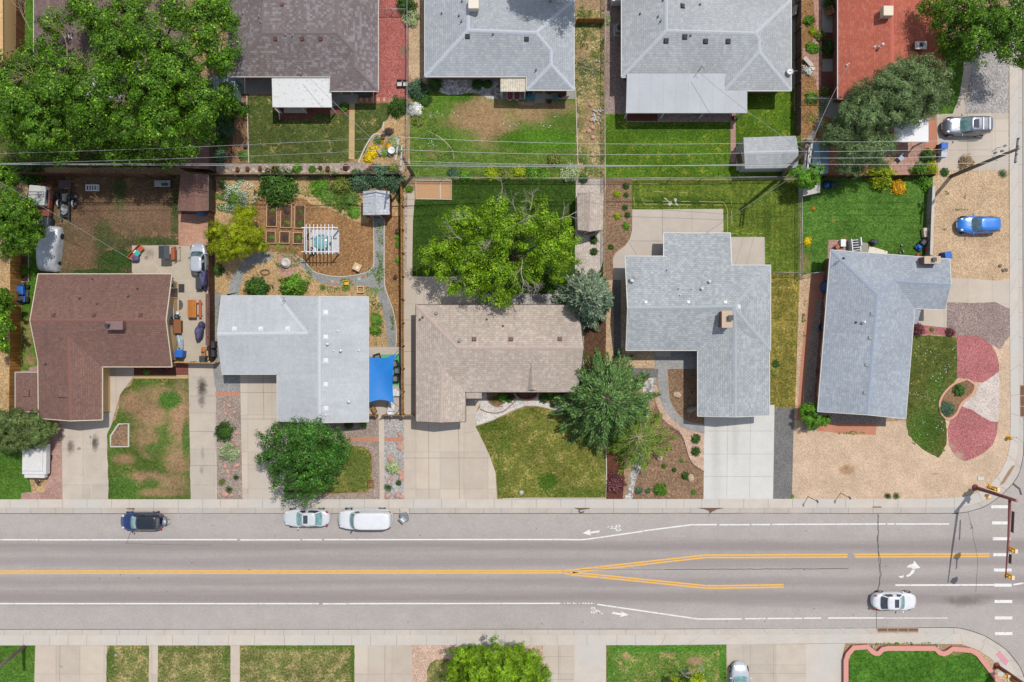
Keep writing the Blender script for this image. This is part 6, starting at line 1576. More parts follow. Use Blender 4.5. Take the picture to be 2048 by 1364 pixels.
BUSHES = [
 (555, 375, 41, 'dark', 'largest dark green bush above the raised vegetable beds', .7),
 (683, 370, 24, 'olive', 'round olive green bush right of the largest dark bush', .9),
 (722, 362, 26, 'bluish', 'blue green bush under the wires, left of the one above the brick shed', .8),
 (758, 352, 26, 'bluish', 'blue green bush right above the brick shed roof', .8),
 (790, 365, 24, 'bluish', 'blue green bush in the corner by the sandbox fence', .8),
 (745, 345, 18, 'maroon', 'dark purple bush in the stone strip under the wires', .8),
 (711, 347, 10, 'bright', 'small bright green bush left of the dark purple bush', .9),
 (785, 342, 16, 'olive', 'yellowish olive bush at the right end of the stone strip', .8),
 (594, 336, 10, 'bright', 'small bush in the stone strip behind the largest dark bush', .8),
 (624, 338, 8, 'bright', 'smaller bush right of the small stone strip bush', .8),
 (587, 573, 30, 'bright', 'bright green dome shaped bush touching the light grey roof', .9),
 (513, 577, 27, 'dark', 'darker dome shaped bush left of the bright one at the light grey roof', .9),
 (447, 863, 21, 'dark', 'dark round bush in the gravel strip left of the maple driveway', .9),
 (458, 906, 21, 'sage', 'pale sage bush below the dark round bush', .6),
 (472, 955, 7, 'dark', 'small tufted plant, upper right of three in the gravel strip', .8),
 (444, 964, 9, 'olive', 'small tufted plant, leftmost of three in the gravel strip', .8),
 (458, 979, 8, 'dark', 'small tufted plant, lowest of three in the gravel strip', .8),
 (785, 936, 15, 'sage', 'pale sage bush beside the narrow front walk', .6),
 (776, 975, 10, 'dark', 'dark spiky plant below the pale sage bush by the front walk', .7),
 (797, 966, 6, 'dark', 'tiny dark plant among pink rocks by the front walk', .7),
 (795, 214, 22, 'dark', 'dense dark green bush at the end of the red gravel strip', .95),
 (750, 660, 12, 'bright', 'low bush against the right wall of the light grey house', .7),
 (752, 640, 14, 'weed', 'leafy plant row against the right wall of the light grey house', .5),
 (692, 335, 8, 'maroon', 'small reddish plant by the yellow flowers', .7),
 (697, 850, 10, 'dark', 'small bush under the front eave of the light grey house', .8),
 (726, 848, 7, 'bright', 'brighter small bush at the front corner of the light grey house', .8),
 (1005, 794, 11, 'bright', 'round clipped bush, left of a touching pair before the tan house', .9),
 (1018, 797, 9, 'dark', 'round clipped bush, right of a touching pair before the tan house', .9),
 (1088, 796, 11, 'dark', 'round clipped bush right of the brick edged bed', .9),
 (1102, 789, 10, 'bright', 'clipped bush at the right end before the tan house', .8),
 (1104, 811, 6, 'bright', 'small leafy plant in the white gravel', .6),
 (989, 800, 8, 'olive', 'grassy tuft in the round bed by the porch', .5),
 (1188, 480, 9, 'dark', 'upper of two clipped round bushes below the tan shed', .95),
 (1188, 503, 8, 'dark', 'lower of two clipped round bushes below the tan shed', .95),
 (1235, 388, 8, 'lime', 'upper of two lime yellow bushes in the bark bed by the chain fence', .8),
 (1235, 432, 8, 'lime', 'lower of two lime yellow bushes in the bark bed by the chain fence', .7),
 (1252, 372, 7, 'dark', 'dark bush at the top of the bark bed by the chain fence', .9),
 (1252, 390, 5, 'dark', 'small dark bush below the top one in the bark bed', .8),
 (1250, 415, 6, 'dark', 'middle dark bush in the bark bed by the chain fence', .8),
 (1255, 430, 6, 'dark', 'dark bush beside the lower lime yellow bush', .8),
 (1252, 452, 8, 'bright', 'flowering green bush at the foot of the bark bed', .7),
 (1222, 494, 6, 'dark', 'lone dark bush at the curved patio corner', .9),
 (1392, 878, 10, 'dark', 'upper of two round dark bushes in the pink gravel by the pale driveway', .95),
 (1392, 903, 10, 'dark', 'lower of two round dark bushes in the pink gravel by the pale driveway', .95),
 (1321, 980, 14, 'bright', 'large round green bush near the sidewalk in the bark bed', .9),
 (1371, 952, 8, 'dark', 'dark green bush next to the tan boulder', .9),
 (1328, 933, 5, 'bright', 'tiny round bush near the middle of the bark bed', .9),
 (1348, 940, 5, 'dark', 'tiny dark bush left of the tan boulder bush', .9),
 (1363, 922, 4, 'bright', 'tiny bush at the upper edge of the bark bed', .7),
 (1387, 985, 5, 'bright', 'tiny round bush near the driveway and sidewalk corner', .9),
 (1277, 981, 8, 'bluish', 'bluish plant beside the white river rock', .6),
 (1296, 982, 6, 'bluish', 'smaller bluish plant left of the large round bush', .6),
 (1231, 966, 22, 'maroon', 'maroon barberry bush at the sidewalk by the white river rock', .8),
 (1837, 660, 14, 'maroon', 'larger maroon bush at the corner house porch', .9),
 (1901, 665, 10, 'maroon', 'smaller maroon bush at the right end of the porch bed', .9),
 (1864, 659, 5, 'bright', 'tiny green plant between the two maroon bushes', .8),
 (835, 178, 22, 'bluish', 'grey green bush at the fence left of the blue grey house', .8),
 (850, 198, 16, 'dark', 'leafy bush below the grey green fence bush', .7),
 (828, 218, 16, 'white', 'white flowering bush at the fence of the weedy lawn', .6),
 (835, 240, 14, 'olive', 'brownish bush at the fence of the weedy lawn', .6),
 (822, 35, 20, 'sage', 'pale flowering bush in the narrow side yard by the red gravel', .7),
 (812, 10, 22, 'dark', 'dark bush at the top of the narrow side yard', .8),
 (930, 352, 12, 'bright', 'bright bush poking over the wall above the deep green lawn', .9),
 (906, 345, 12, 'bluish', 'blue green bush left of the bright wall bush', .6),
 (985, 345, 16, 'lime', 'leftmost yellow green bush in the hedge row under the wires', .7),
 (1012, 347, 13, 'olive', 'greyish bush second in the hedge row under the wires', .7),
 (1040, 343, 15, 'lime', 'yellow green bush third in the hedge row under the wires', .7),
 (1062, 345, 15, 'bright', 'green bush fourth in the hedge row under the wires', .7),
 (1086, 348, 12, 'bright', 'green bush at the right end of the hedge row', .7),
 (1108, 318, 15, 'olive', 'tan olive bush above the hedge row', .8),
 (1140, 345, 20, 'sage', 'greyish flowering bush at the right of the weedy lawn', .6),
 (1166, 358, 10, 'dark', 'dark bush at the wall above the tan shed', .7),
 (1626, 62, 9, 'lime', 'yellow green bush at the top of the flagstone garden', .8),
 (1618, 40, 12, 'bright', 'climbing green plant along the dark fence of the flagstone garden', .8),
 (1622, 95, 12, 'bright', 'green clump beside the flagstone path bend', .7),
 (1640, 70, 12, 'olive', 'spotted yellow bush beside the flagstone path', .8),
 (1629, 97, 11, 'bright', 'round bush inside the flagstone path bend', .8),
 (1658, 95, 16, 'dark', 'dark bush against the red roofed house', .9),
 (1617, 140, 12, 'white', 'white rose bush in the flagstone garden', .8),
 (1651, 182, 12, 'olive', 'rose bush at the garden gate', .9),
 (1624, 195, 14, 'bright', 'green bush beside the white garden gate', .8),
 (1660, 8, 14, 'dark', 'dark bush at the top by the red roofed house', .9),
 (1763, 352, 30, 'lime', 'lime green feathery bush under the wires above the lush lawn', .9),
 (1797, 372, 18, 'orange', 'bright yellow flowering bush below the lime green bush', .7),
 (1841, 345, 20, 'bright', 'leafy hedge bush left of the power pole', .9),
 (1862, 338, 16, 'lime', 'yellow green hedge bush touching the power pole base', .9),
 (1856, 312, 16, 'dark', 'dark hedge bush above the power pole base', .9),
 (1855, 370, 14, 'bright', 'ivy clump on the block wall top end', .8),
 (1890, 344, 10, 'dark', 'small dark shrub at the power pole base', .7),
 (1933, 325, 18, 'deadgrass', 'dry brown shrub on the concrete drive edge below the silver SUV', .4),
 (2006, 347, 10, 'bluish', 'grey blue agave plant by the side street walk', .7),
 (1615, 482, 9, 'yellow', 'yellow flower clump at the chain fence of the lush lawn', .6),
 (1627, 417, 5, 'orange', 'small yellow flower clump at the top left of the lush lawn', .6),
 (748, 302, 13, 'yellow', 'brighter upper yellow flower mound under the wires', .7),
 (738, 314, 12, 'yellow', 'lower yellow flower mound next to the tan path end', .7),
 (764, 284, 5, 'orange', 'small orange yellow flower clump by the dark pot', .6),
 (777, 291, 8, 'orange', 'orange yellow flower clump left of the crossarm', .6),
 (787, 282, 12, 'sage', 'pale silvery plant in the tan flower bed', .5),
 (770, 305, 10, 'weed', 'green ground plant right of the yellow mounds', .5),
 (755, 280, 9, 'weed', 'leafy plant in the corner of the tan flower bed', .6),
 (777, 263, 10, 'greyplum', 'grey plum bush in the tan flower bed', .8),
 (797, 300, 12, 'weed', 'green plant patch by the white disc', .5),
 (688, 214, 10, 'bright', 'leafy pot plant at the end of the grey patio', .9),
 (447, 230, 24, 'dark', 'dark bush below the blue shed', .8),
 (485, 218, 14, 'dark', 'leafy bush at the head of the soil bed', .7),
 (452, 258, 20, 'bluish', 'greyish green bush beside the soil bed', .7),
 (440, 285, 18, 'dark', 'dark bush along the fence by the soil bed', .7),
 (438, 312, 16, 'bluish', 'lowest bush along the fence by the soil bed', .7),
 (487, 310, 12, 'weed', 'leafy plants at the foot of the soil bed', .6),
 (292, 744, 6, 'bright', 'leafy plant in the dark bed before the yellow house', 1.0),
 (50, 540, 11, 'bright', 'bright vegetables in the bed beside the tall wood fence', .7),
 (8, 590, 14, 'dark', 'dark bush left of the tall wood fence', .8),
 (60, 350, 26, 'dark', 'dark bush in the shaded top left corner of the dirt yard', .9),
 (20, 345, 26, 'dark', 'dark bush at the left edge under the wires', .9),
 (470, 400, 20, 'weed', 'leafy mound below the white daisies', .4),
 (640, 375, 20, 'bright', 'green leafy plants between the two dark bushes', .5),
 (655, 392, 18, 'weed', 'low leafy mound at the edge of the wood chips', .4),
 (690, 400, 26, 'weed', 'wide low leafy mound left of the brick shed', .35),
 (708, 425, 14, 'bright', 'leafy low plant at the lower end of the mound', .4),
 (800, 398, 8, 'dark', 'dark plant right of the brick shed', .9),
 (818, 378, 8, 'bright', 'bright plant at the fence corner by the sandbox', .8),
 (435, 540, 14, 'dark', 'dark plant below the golden green tree', .6),
 (797, 490, 8, 'weed', 'leafy plants in a narrow bed by the side fence', .6),
 (797, 475, 7, 'bright', 'upper leafy plants in a narrow bed by the side fence', .6),
 (797, 520, 7, 'bright', 'lower leafy plants in a narrow bed by the side fence', .6),
 (645, 575, 8, 'weed', 'weedy tuft by the slab path', .4),
 (692, 575, 10, 'weed', 'weedy tuft behind the yellow toy chair', .4),
 (1919, 781, 13, 'dark', 'dark bush in the kidney shaped flower bed', .7),
 (1894, 818, 16, 'bluish', 'speckled leafy plants in the kidney shaped flower bed', .4),
 (1552, 728, 8, 'dark', 'dark weed clump at the wall on the dry side lawn', .6),
 (1548, 745, 7, 'olive', 'sparse weed clump lower on the dry side lawn', .5),
 (1776, 992, 8, 'dark', 'left dark weed tuft at the sidewalk edge', .5),
 (1793, 992, 8, 'dark', 'right dark weed tuft at the sidewalk edge', .5),
 (1585, 993, 4, 'bright', 'tiny weed where the dark gravel meets the sidewalk', .6),
 (1215, 40, 10, 'sage', 'pale plant by the air conditioner', .7),
 (955, 168, 12, 'dark', 'dark plant under the eave in the white rocks', .6),
 (870, 168, 16, 'dark', 'dark shrub at the eave corner of the blue grey house', .7),
 (975, 168, 10, 'dark', 'dark plant left of the ribbed awning', .6),
]
for it in BUSHES:
 tuft = it[4].find('tuft') >= 0 or it[4].find('spiky') >= 0 or it[4].find('agave') >= 0
 bush(it[0], it[1], it[2], it[3], it[4], 'tuft' if tuft else 'round', it[5])
tree('lilac_bush', 'lobed green bush at the lower left corner of the slate blue roof', (1626, 832), [(1612, 815, 11, 1.6), (1628, 820, 14, 2), (1616, 838, 13, 1.8), (1634, 840, 13, 1.8), (1648, 842, 11, 1.5), (1625, 850, 9, 1.2), (1608, 826, 8, 1.3), (1655, 838, 6, 1.2)], 'bright', leaf=.15, per=44, cl=.26, cover=1.4, trunk=.07, seed=18, cat='bush')
# ---- ground cover that nobody could count
def cover(name, label, areas, lm, dens, size, h=.12, cat='ground cover', aspect=.5):
 P = []
 for (px, py, rx, ry) in areas:
  c = w(px, py); a, b = rx / PPM, ry / PPM
  n = int(dens * math.pi * a * b)
  r = np.sqrt(RNG.random(n)); t = RNG.uniform(0, 2 * math.pi, n)
  x = c.x + a * r * np.cos(t); y = c.y + b * r * np.sin(t)
  keep = np.array([mnoise.noise(Vector((xx * 1.1, yy * 1.1, 3))) + .55 * (1 - rr) > .12 for xx, yy, rr in zip(x, y, r)], dtype=bool) if n else np.zeros(0, bool)
  P.append(np.stack([x[keep], y[keep], RNG.uniform(.04, h, keep.sum())], 1))
 P = np.vstack(P)
 V = leaf_quads(P, size * RNG.uniform(.6, 1.4, len(P)), unit(len(P)) * .6 + np.array([0, 0, 1]), None, aspect)
 o = quads_obj(name, V, LM[lm])
 return tag(o, label, cat, None, 'stuff')
cover('ground_cover', 'low green weeds spreading over the garden paths and beds', [(470, 392, 46, 40), (470, 392, 46, 40), (468, 390, 40, 34), (470, 392, 46, 40), (560, 360, 60, 14), (640, 372, 60, 24), (700, 405, 30, 30), (455, 385, 28, 26), (640, 365, 40, 16), (575, 505, 30, 40), (620, 545, 10, 20), (760, 480, 8, 60), (752, 545, 20, 16), (740, 585, 20, 20), (760, 560, 10, 40), (662, 578, 30, 8), (754, 640, 14, 50), (690, 565, 20, 8), (535, 495, 10, 20), (560, 520, 12, 14), (785, 640, 6, 30), (720, 425, 22, 16), (660, 350, 30, 8), (430, 540, 6, 14), (748, 405, 20, 20), (1170, 320, 20, 40), (1165, 60, 16, 50), (1640, 215, 14, 30), (1620, 235, 10, 20), (1610, 640, 6, 40), (1830, 875, 10, 14), (1886, 900, 8, 8), (1925, 420, 20, 4), (1890, 460, 8, 5), (1893, 386, 5, 5), (1932, 396, 5, 5), (870, 300, 40, 40), (860, 270, 20, 40), (640, 340, 60, 5), (1700, 865, 30, 4), (1810, 1287, 90, 3)], 'weed', 75, .15, .14)
cover('flower_patch', 'drift of white daisies in the top left of the vegetable garden', [(475, 385, 38, 30), (462, 410, 24, 24), (490, 372, 28, 14), (480, 388, 36, 30)], 'white', 90, .1, .3, 'flowers')
cover('flower_patch', 'white blossom scattered over the weedy back lawn', [(1020, 246, 20, 8), (1014, 230, 10, 6), (1060, 205, 12, 6), (870, 230, 14, 8), (865, 285, 14, 10), (1090, 250, 14, 6), (1150, 340, 16, 8)], 'white', 26, .1, .12, 'flowers')
cover('flower_patch', 'white clover heads on the corner house lawn', [(1895, 735, 18, 18), (1850, 790, 24, 10), (1885, 770, 10, 14), (1870, 715, 10, 16), (1825, 800, 6, 6), (1845, 845, 10, 6)], 'white', 14, .09, .1, 'flowers')
# ---------------------------------------------------------------- fences and walls
WD = {}
def wood(c, key):
 for ax in 'XY':
  if (key, ax) not in WD: WD[(key, ax)] = wood_mat('fence_' + key + ax, c, .15, ax, .22)
 return key
wood(S(190, 140, 78), 'golden'); wood(S(120, 82, 58), 'brown'); wood(S(92, 64, 48), 'dark'); wood(S(205, 170, 120), 'tan'); wood(S(112, 96, 82), 'grey')
def wood_fence(label, pts, h, key, side=1, rails=2, gap=2.4, cap=None, name='wood_fence'):
 P = W2(pts)
 o0 = P[0]
 o = empty(name, (o0.x, o0.y, 0), 0, label, 'fence')
 L = lambda p, z: Vector((p.x - o0.x, p.y - o0.y, z))
 rl = MB(); pn = MB(); npost = 0
 for a, b in zip(P[:-1], P[1:]):
  d = b - a; ln = d.length; d.normalize(); q = Vector((-d.y, d.x)) * side
  ax = 'X' if abs(d.x) > abs(d.y) else 'Y'
  n = max(1, round(ln / gap))
  ang = math.atan2(d.y, d.x)
  m = (a + b) / 2
  pn.box(L(m, .04), (ln - .004, .025, h - .04), ang)
  for k in range(rails):
   z = .3 + (h - .55) * k / max(1, rails - 1)
   c = m + q * .035
   rl.box(L(c, z), (ln - .02, .04, .09), ang)
  if cap:
   rl.box(L(m, h), (ln, .12, .035), ang)
  for k in range(n + 1):
   c = a + d * (ln * k / n) + q * .075
   MB().box(L(c, -.05), (.1, .1, h + .06), ang).build('post', WD[(key, ax)], o)
 pn.build('panel', WD[(key, ax)], o)
 if rl.v: rl.build('rails', WD[(key, ax)], o)
 return o
def chain_mat():
 t = NT('chain_link')
 tc = t.n('TexCoord').outputs['UV']
 s = t.n('SeparateXYZ'); t.put(s.inputs[0], tc)
 u = t.math('ADD', s.outputs[0], s.outputs[1]); v = t.math('SUBTRACT', s.outputs[0], s.outputs[1])
 k = None
 for x in (u, v):
  f = t.math('ABSOLUTE', t.math('SUBTRACT', t.math('FRACT', t.math('MULTIPLY', x, 14.0)), .5))
  g = t.math('LESS_THAN', f, .085)
  k = g if k is None else t.math('MAXIMUM', k, g)
 b = t.n('BsdfPrincipled'); b.inputs['Base Color'].default_value = (.5, .52, .53, 1); b.inputs['Metallic'].default_value = .3; b.inputs['Roughness'].default_value = .5
 tr = t.n('BsdfTransparent'); mx = t.n('MixShader')
 t.put(mx.inputs[0], k); t.t.links.new(tr.outputs[0], mx.inputs[1]); t.t.links.new(b.outputs[0], mx.inputs[2])
 t.t.links.new(mx.outputs[0], t.out.inputs['Surface'])
 return t.mat
MAT['chain'] = chain_mat()
MAT['galv'] = paint('galvanised_pipe', S(196, 200, 202), .45, .1, metal=.4)
def chain_fence(label, pts, h=1.2, gap=3.0):
 P = W2(pts); o0 = P[0]
 o = empty('chain_link_fence', (o0.x, o0.y, 0), 0, label, 'fence')
 L = lambda p, z: Vector((p.x - o0.x, p.y - o0.y, z))
 m = MB(); m.uv = []; r = MB(); acc = 0
 for a, b in zip(P[:-1], P[1:]):
  ln = (b - a).length
  m.add([L(a, .03), L(b, .03), L(b, h), L(a, h)], [(0, 1, 2, 3)]); m.uv += [(acc, 0), (acc + ln, 0), (acc + ln, h), (acc, h)]; acc += ln
  r.tube([L(a, h), L(b, h)], .026, 6)
  n = max(1, round(ln / gap))
  for k in range(n + (1 if b is P[-1] else 0)):
   c = a.lerp(b, k / n)
   MB().lathe(L(c, 0), [(.03, -.05), (.03, h + .06), (.012, h + .1)], 6).build('post', MAT['galv'], o)
 m.build('mesh', MAT['chain'], o, fixn=False)
 r.build('top_rail', MAT['galv'], o, True)
 return o
wood_fence('tall golden brown board fence along the left edge with rails and posts', [(43, 500), (42, 700), (40, 835)], 1.8, 'golden', side=-1, rails=3, gap=2.4)
wood_fence('long brown board fence under the wires behind the dirt yard', [(58, 352), (350, 355)], 1.7, 'brown', side=-1, rails=2)
wood_fence('dark stained board fence between the dirt yard and the vegetable garden', [(429, 352), (430, 720)], 1.7, 'dark', side=-1, rails=2)
wood_fence('low dark fence under the wires above the vegetable garden', [(430, 353), (620, 353), (803, 352)], 1.1, 'grey', side=-1, rails=2)
wood_fence('golden brown board fence between the light grey house and the tan house', [(806, 368), (807, 600), (808, 828)], 1.7, 'golden', side=1)
wood_fence('short golden fence across the weedy side strip', [(1152, 46), (1206, 46)], 1.2, 'golden', side=-1)
wood_fence('tan plank gate fence at the head of the oil stained driveway', [(343, 724), (440, 726)], 1.5, 'tan', side=1, gap=1.2)
wood_fence('short golden fence piece by the shade sail patio corner', [(736, 829), (756, 829)], 1.3, 'golden', side=-1, gap=1.0)
wood_fence('low golden fence right of the narrow front walk gate', [(767, 829), (806, 829)], 1.3, 'golden', side=-1, gap=1.2)
wood_fence('dark tall fence beside the flagstone garden', [(1590, -40), (1591, 120), (1590, 276)], 1.7, 'grey', side=-1)
wood_fence('dark brown fence under the wires above the lush lawn', [(1644, 356), (1750, 356), (1858, 353)], 1.2, 'dark', side=-1)
wood_fence('brown railed fence beside the deck at the top left corner', [(50, -30), (49, 105)], 1.4, 'brown', side=-1, rails=3)
wood_fence('brown side fence between two front yards at the tan house driveway', [(834, 829), (810, 829)], 1.4, 'tan', side=1, gap=1.2)
chain_fence('long chain link fence under the wires above the deep green lawn', [(822, 359), (1010, 360), (1208, 361)])
chain_fence('long chain link fence under the wires above the striped lawn', [(1211, 361), (1400, 360), (1596, 358)])
chain_fence('chain link fence between the deep green lawn and the bark bed', [(1208, -40), (1208, 200), (1208, 545)])
chain_fence('chain link fence between the striped lawn and the lush lawn', [(1596, 352), (1596, 560)])
chain_fence('chain link fence beside the red gravel strip', [(817, -30), (817, 160), (817, 335)])
chain_fence('short chain link gate across the red gravel strip', [(757, 27), (814, 27)], 1.1, 1.5)
chain_fence('short chain link fence at the corner house side yard', [(1604, 549), (1652, 545)])
chain_fence('short chain link fence across the dry side lawn', [(1541, 546), (1594, 547)])
chain_fence('white pipe fence with a small gate across the flagstone garden', [(1604, 203), (1634, 203), (1675, 204)], 1.1, 1.5)
chain_fence('short fence along the shed lane by the golden green tree', [(424, 150), (424, 345)], 1.3)
def low_wall(name, label, pts, wd, h, mat, cat='wall', capm=None, sm=False, z=0.0):
 P = W2(pts)
 if sm: P = catmull(P, 5, False)
 o = ribbon(MB(), P, wd, z, z1=h).build(name, mat)
 tag(o, label, cat)
 if capm:
  c = ribbon(MB(), P, wd + .06, h + .002, z1=h + .05).build('coping', capm, o)
 return o
low_wall('block_wall', 'grey block wall between the lush lawn and the gravel lot', [(1857, 376), (1854, 450), (1852, 512)], .22, 1.0, brick_mat('grey_blocks', S(176, 170, 162), S(160, 155, 148), S(140, 135, 130), .4, .2, .012), capm=MAT['walk'])
low_wall('block_wall', 'white painted block wall strip beside the timber deck', [(31, 20), (32, 148)], .2, .9, brick_mat('white_blocks', S(236, 236, 232), S(224, 224, 222), S(180, 180, 180), .4, .3, .02), capm=MAT['white_trim'])
pinkw = brick_mat('pink_wall_blocks', S(206, 138, 124), S(190, 122, 110), S(160, 104, 96), .3, .15, .012)
low_wall('planter_wall', 'salmon pink notched block wall round the corner lawn', [(1689, 1420), (1689, 1318), (1693, 1306), (1704, 1293), (1732, 1291), (1742, 1301), (1748, 1304), (1754, 1304), (1762, 1296), (1772, 1294), (1866, 1294), (1876, 1303), (1884, 1305), (1892, 1302), (1902, 1295), (1938, 1298), (1952, 1306), (1980, 1342), (1998, 1368), (2010, 1420)], .42, .34, pinkw, capm=paint('pink_coping', S(226, 160, 146), .85, .08))
# thin kerbs and brick edgings
edg_w = paint('pale_kerb_stone', S(212, 204, 192), .9, .1); edg_b = brick_mat('brick_edging', S(180, 116, 100), S(160, 98, 84), S(190, 170, 155), .2, .1, .02)
for lab, pts, wd, h, mt, sm in (
 ('pale kerb along the wood chip bed and slab path', [(594, 512), (606, 520), (618, 533), (632, 545), (668, 553), (700, 552), (730, 546), (744, 536), (748, 522), (747, 440)], .09, .07, edg_w, True),
 ('pale kerb along the right side of the stone path', [(769, 440), (769, 560), (776, 592), (786, 620), (793, 660), (792, 694)], .09, .07, edg_w, True),
 ('tan kerb between the soil bed and the patchy lawn', [(494, 192), (498, 326)], .08, .08, edg_w, False),
 ('white kerb along the lower side of the tree planter on the worn lawn', [(222, 872), (238, 848), (258, 847), (258, 893), (222, 893), (222, 872)], .16, .12, edg_w, False),
 ('brick edging round the kidney shaped flower bed', [(1933, 758), (1949, 770), (1943, 789), (1922, 807), (1912, 828), (1896, 838), (1882, 826), (1879, 805), (1888, 786), (1907, 768), (1933, 758)], .2, .1, paint('salmon_edging_stone', S(222, 168, 140), .85, .15, 12), True),
 ('brick edging curving along the white gravel by the tan house', [(960, 818), (975, 824), (992, 826), (1008, 822), (1020, 812), (1034, 799)], .12, .07, edg_b, True),
 ('brick half ring round the dark bed under the tan house window', [(1028, 786), (1036, 796), (1048, 800), (1062, 799), (1072, 794), (1078, 786)], .2, .1, edg_b, True),
 ('brick edging at the right of the white gravel', [(1092, 804), (1104, 806), (1116, 811), (1130, 812)], .1, .06, edg_b, True),
 ('brick ring round the bed by the porch', [(978, 784), (975, 796), (980, 806), (992, 813), (1006, 812)], .1, .06, edg_b, True),
 ('tan kerb round the small dry lawn', [(650, 990), (700, 986), (736, 985), (744, 975), (745, 920), (741, 903), (729, 892), (690, 891)], .12, .05, edg_b, True),
 ('dark steel edging between pink gravel and bark', [(1339, 856), (1356, 864), (1367, 880), (1372, 896), (1378, 915), (1388, 930), (1408, 943)], .05, .06, MAT['brown_trim'], True),
 ('white wooden border along the sidewalk of the olive lawn', [(1004, 997.5), (1050, 996), (1211, 996), (1213, 960), (1212, 880)], .09, .1, edg_w, False),
 ('thin wire edging round the left flower bed of the weedy lawn', [(857, 262), (880, 275), (895, 288), (905, 302), (908, 318)], .09, .04, paint('broken_pale_stones', S(180, 170, 138), .9, .2), True),
 ('pale timber edging beside the stony weed strip', [(1151, 174), (1154, 270), (1156, 330)], .07, .06, edg_w, False),
 ('timber edging round the tan flower bed under the wires', [(717, 326), (728, 300), (742, 276), (752, 268), (768, 270), (766, 258), (768, 244)], .14, .08, edg_w, True),
 ('white frame of the sandbox at the top of the deep green lawn', [(832, 361), (903, 362), (903, 399), (832, 398), (832, 361)], .09, .16, edg_w, False),
 ('narrow timber edge of the bed by the tall wood fence', [(58, 490), (58, 564), (44, 564)], .07, .12, edg_w, False),
): edging('edging', pts, wd, h, mt, sm, False, lab)
# chalk traces on the striped lawn
mb = MB()
for s_ in ([(1280, 368), (1330, 368)], [(1302, 383), (1345, 384)], [(1265, 380), (1270, 412)], [(1283, 395), (1290, 408), (1445, 410)], [(1282, 402), (1448, 404), (1455, 420), (1455, 465)], [(1463, 403), (1464, 460)], [(1462, 467), (1525, 467)], [(1327, 384), (1400, 386)]):
 pp = wander(s_, .06, .3, 3)
 for i in range(0, len(pp) - 1):
  if mnoise.noise(Vector((pp[i].x * .9, pp[i].y * .9, 2))) > -.05: ribbon(mb, [pp[i], pp[i + 1]], .07, .012)
tag(mb.build('chalk_lines', paint('pale_soil_trace', S(168, 166, 96), .95, .1)), kind='structure')
for k, bl in enumerate(([(1327, 396), (1331, 395.5), (1337, 402), (1344, 404), (1345, 408), (1339, 412), (1336, 408), (1338, 404)], [(1348, 396), (1354, 398), (1352, 405), (1358, 411), (1352, 410), (1349, 402)])):
 sh('bare_spot', 4, 'conc_back', bl, amp=.03)
# ---------------------------------------------------------------- power poles and wires
MAT['polewood'] = paint('weathered_pole_wood', S(134, 120, 108), .9, .2, 3)
MAT['armwood'] = paint('pale_crossarm_wood', S(206, 200, 192), .85, .1)
MAT['insul'] = paint('grey_porcelain', S(190, 196, 204), .25, .1)
MAT['wire'] = paint('aluminium_wire', S(205, 208, 208), .4, .1, metal=.5)
MAT['cable'] = paint('thick_grey_cable', S(168, 172, 170), .5, .1)
def power_pole(label, base, top, h, arms, extra=None, armm='armwood'):
 b, t = w(*base), w(top[0], top[1], h)
 o = empty('power_pole', b, 0, label, 'power pole')
 MB().tube([Vector((0, 0, -.2)), (t - b) * .5, t - b], [.19, .16, .12], 10).build('pole', MAT['polewood'], o, True)
 for (p0, p1, z) in arms:
  a, c = w(p0[0], p0[1], z) - b, w(p1[0], p1[1], z) - b
  m = MB(); d = (c - a); ang = math.atan2(d.y, d.x); mid = (a + c) / 2
  m.box((mid.x, mid.y, mid.z - .06), (d.length, .13, .12), ang)
  ar = m.build('crossarm', MAT[armm], o)
  for k in (0.03, .33, .67, .97):
   q = a.lerp(c, k)
   MB().lathe((q.x, q.y, q.z + .06), [(.03, 0), (.03, .08), (.07, .1), (.05, .16), (.06, .2), (.02, .26)], 8).build('insulator', MAT['insul'], ar, True)
 if extra: extra(o, b)
 return o
power_pole('power pole with two pale crossarms at the end of the stone strip', (826, 350), (797, 300), 10, [((798, 274), (791, 323), 10), ((804, 286), (802, 334), 9.2)])
power_pole('leaning power pole with three crossarms beside the big grey shed', (1563, 353), (1618, 292), 10.6, [((1624, 284), (1618, 328), 10.6), ((1619, 290), (1615, 340), 10.0), ((1613, 289), (1608, 340), 9.4)])
def xf(o, b):
 for k, (x, y, z) in enumerate(((2010, 292, 9.6), (2004, 302, 9.2), (1990, 306, 8.6))):
  p = w(x, y, z) - b
  MB().lathe(p, [(.02, -.2), (.1, -.15), (.12, .1), (.1, .2), (.03, .3)], 8).build('insulator', MAT['insul'], o, True)
 m = MB()
 for pts in ([(1990, 306, 8.6), (1985, 315, 8), (1995, 322, 8.8)], [(2010, 292, 9.6), (1994, 296, 9), (1984, 304, 8.4)], [(2004, 302, 9.2), (2018, 308, 9.6), (2028, 300, 10)]):
  m.tube([w(*p) - b for p in pts], .02, 4)
 m.build('jumper_wires', MAT['black_metal'], o)
power_pole('tall brown power pole leaning over the side street walk', (1902, 353), (2037, 297), 10.8, [((2036, 276), (2030, 326), 10.4)], xf, 'polewood')
power_pole('dark power pole leaning in from the bottom left lawn', (47, 1294), (-22, 1350), 9.5, [])
def wire(label, a, b, sag, r=.016, mat='wire', n=18, cat='wire', name='overhead_wire'):
 A, B = w(*a), w(*b)
 pts = []
 for k in range(n + 1):
  t = k / n
  p = A.lerp(B, t); p.z -= sag * 4 * t * (1 - t)
  pts.append(p)
 o = MB().tube(pts, r, 5, cap=False).build(name, MAT[mat], None, True)
 return tag(o, label, cat)
Z1 = 10.2
wire('thin upper wire left of the first crossarm pole', (-640, 318, Z1), (798, 274, Z1), 1.5)
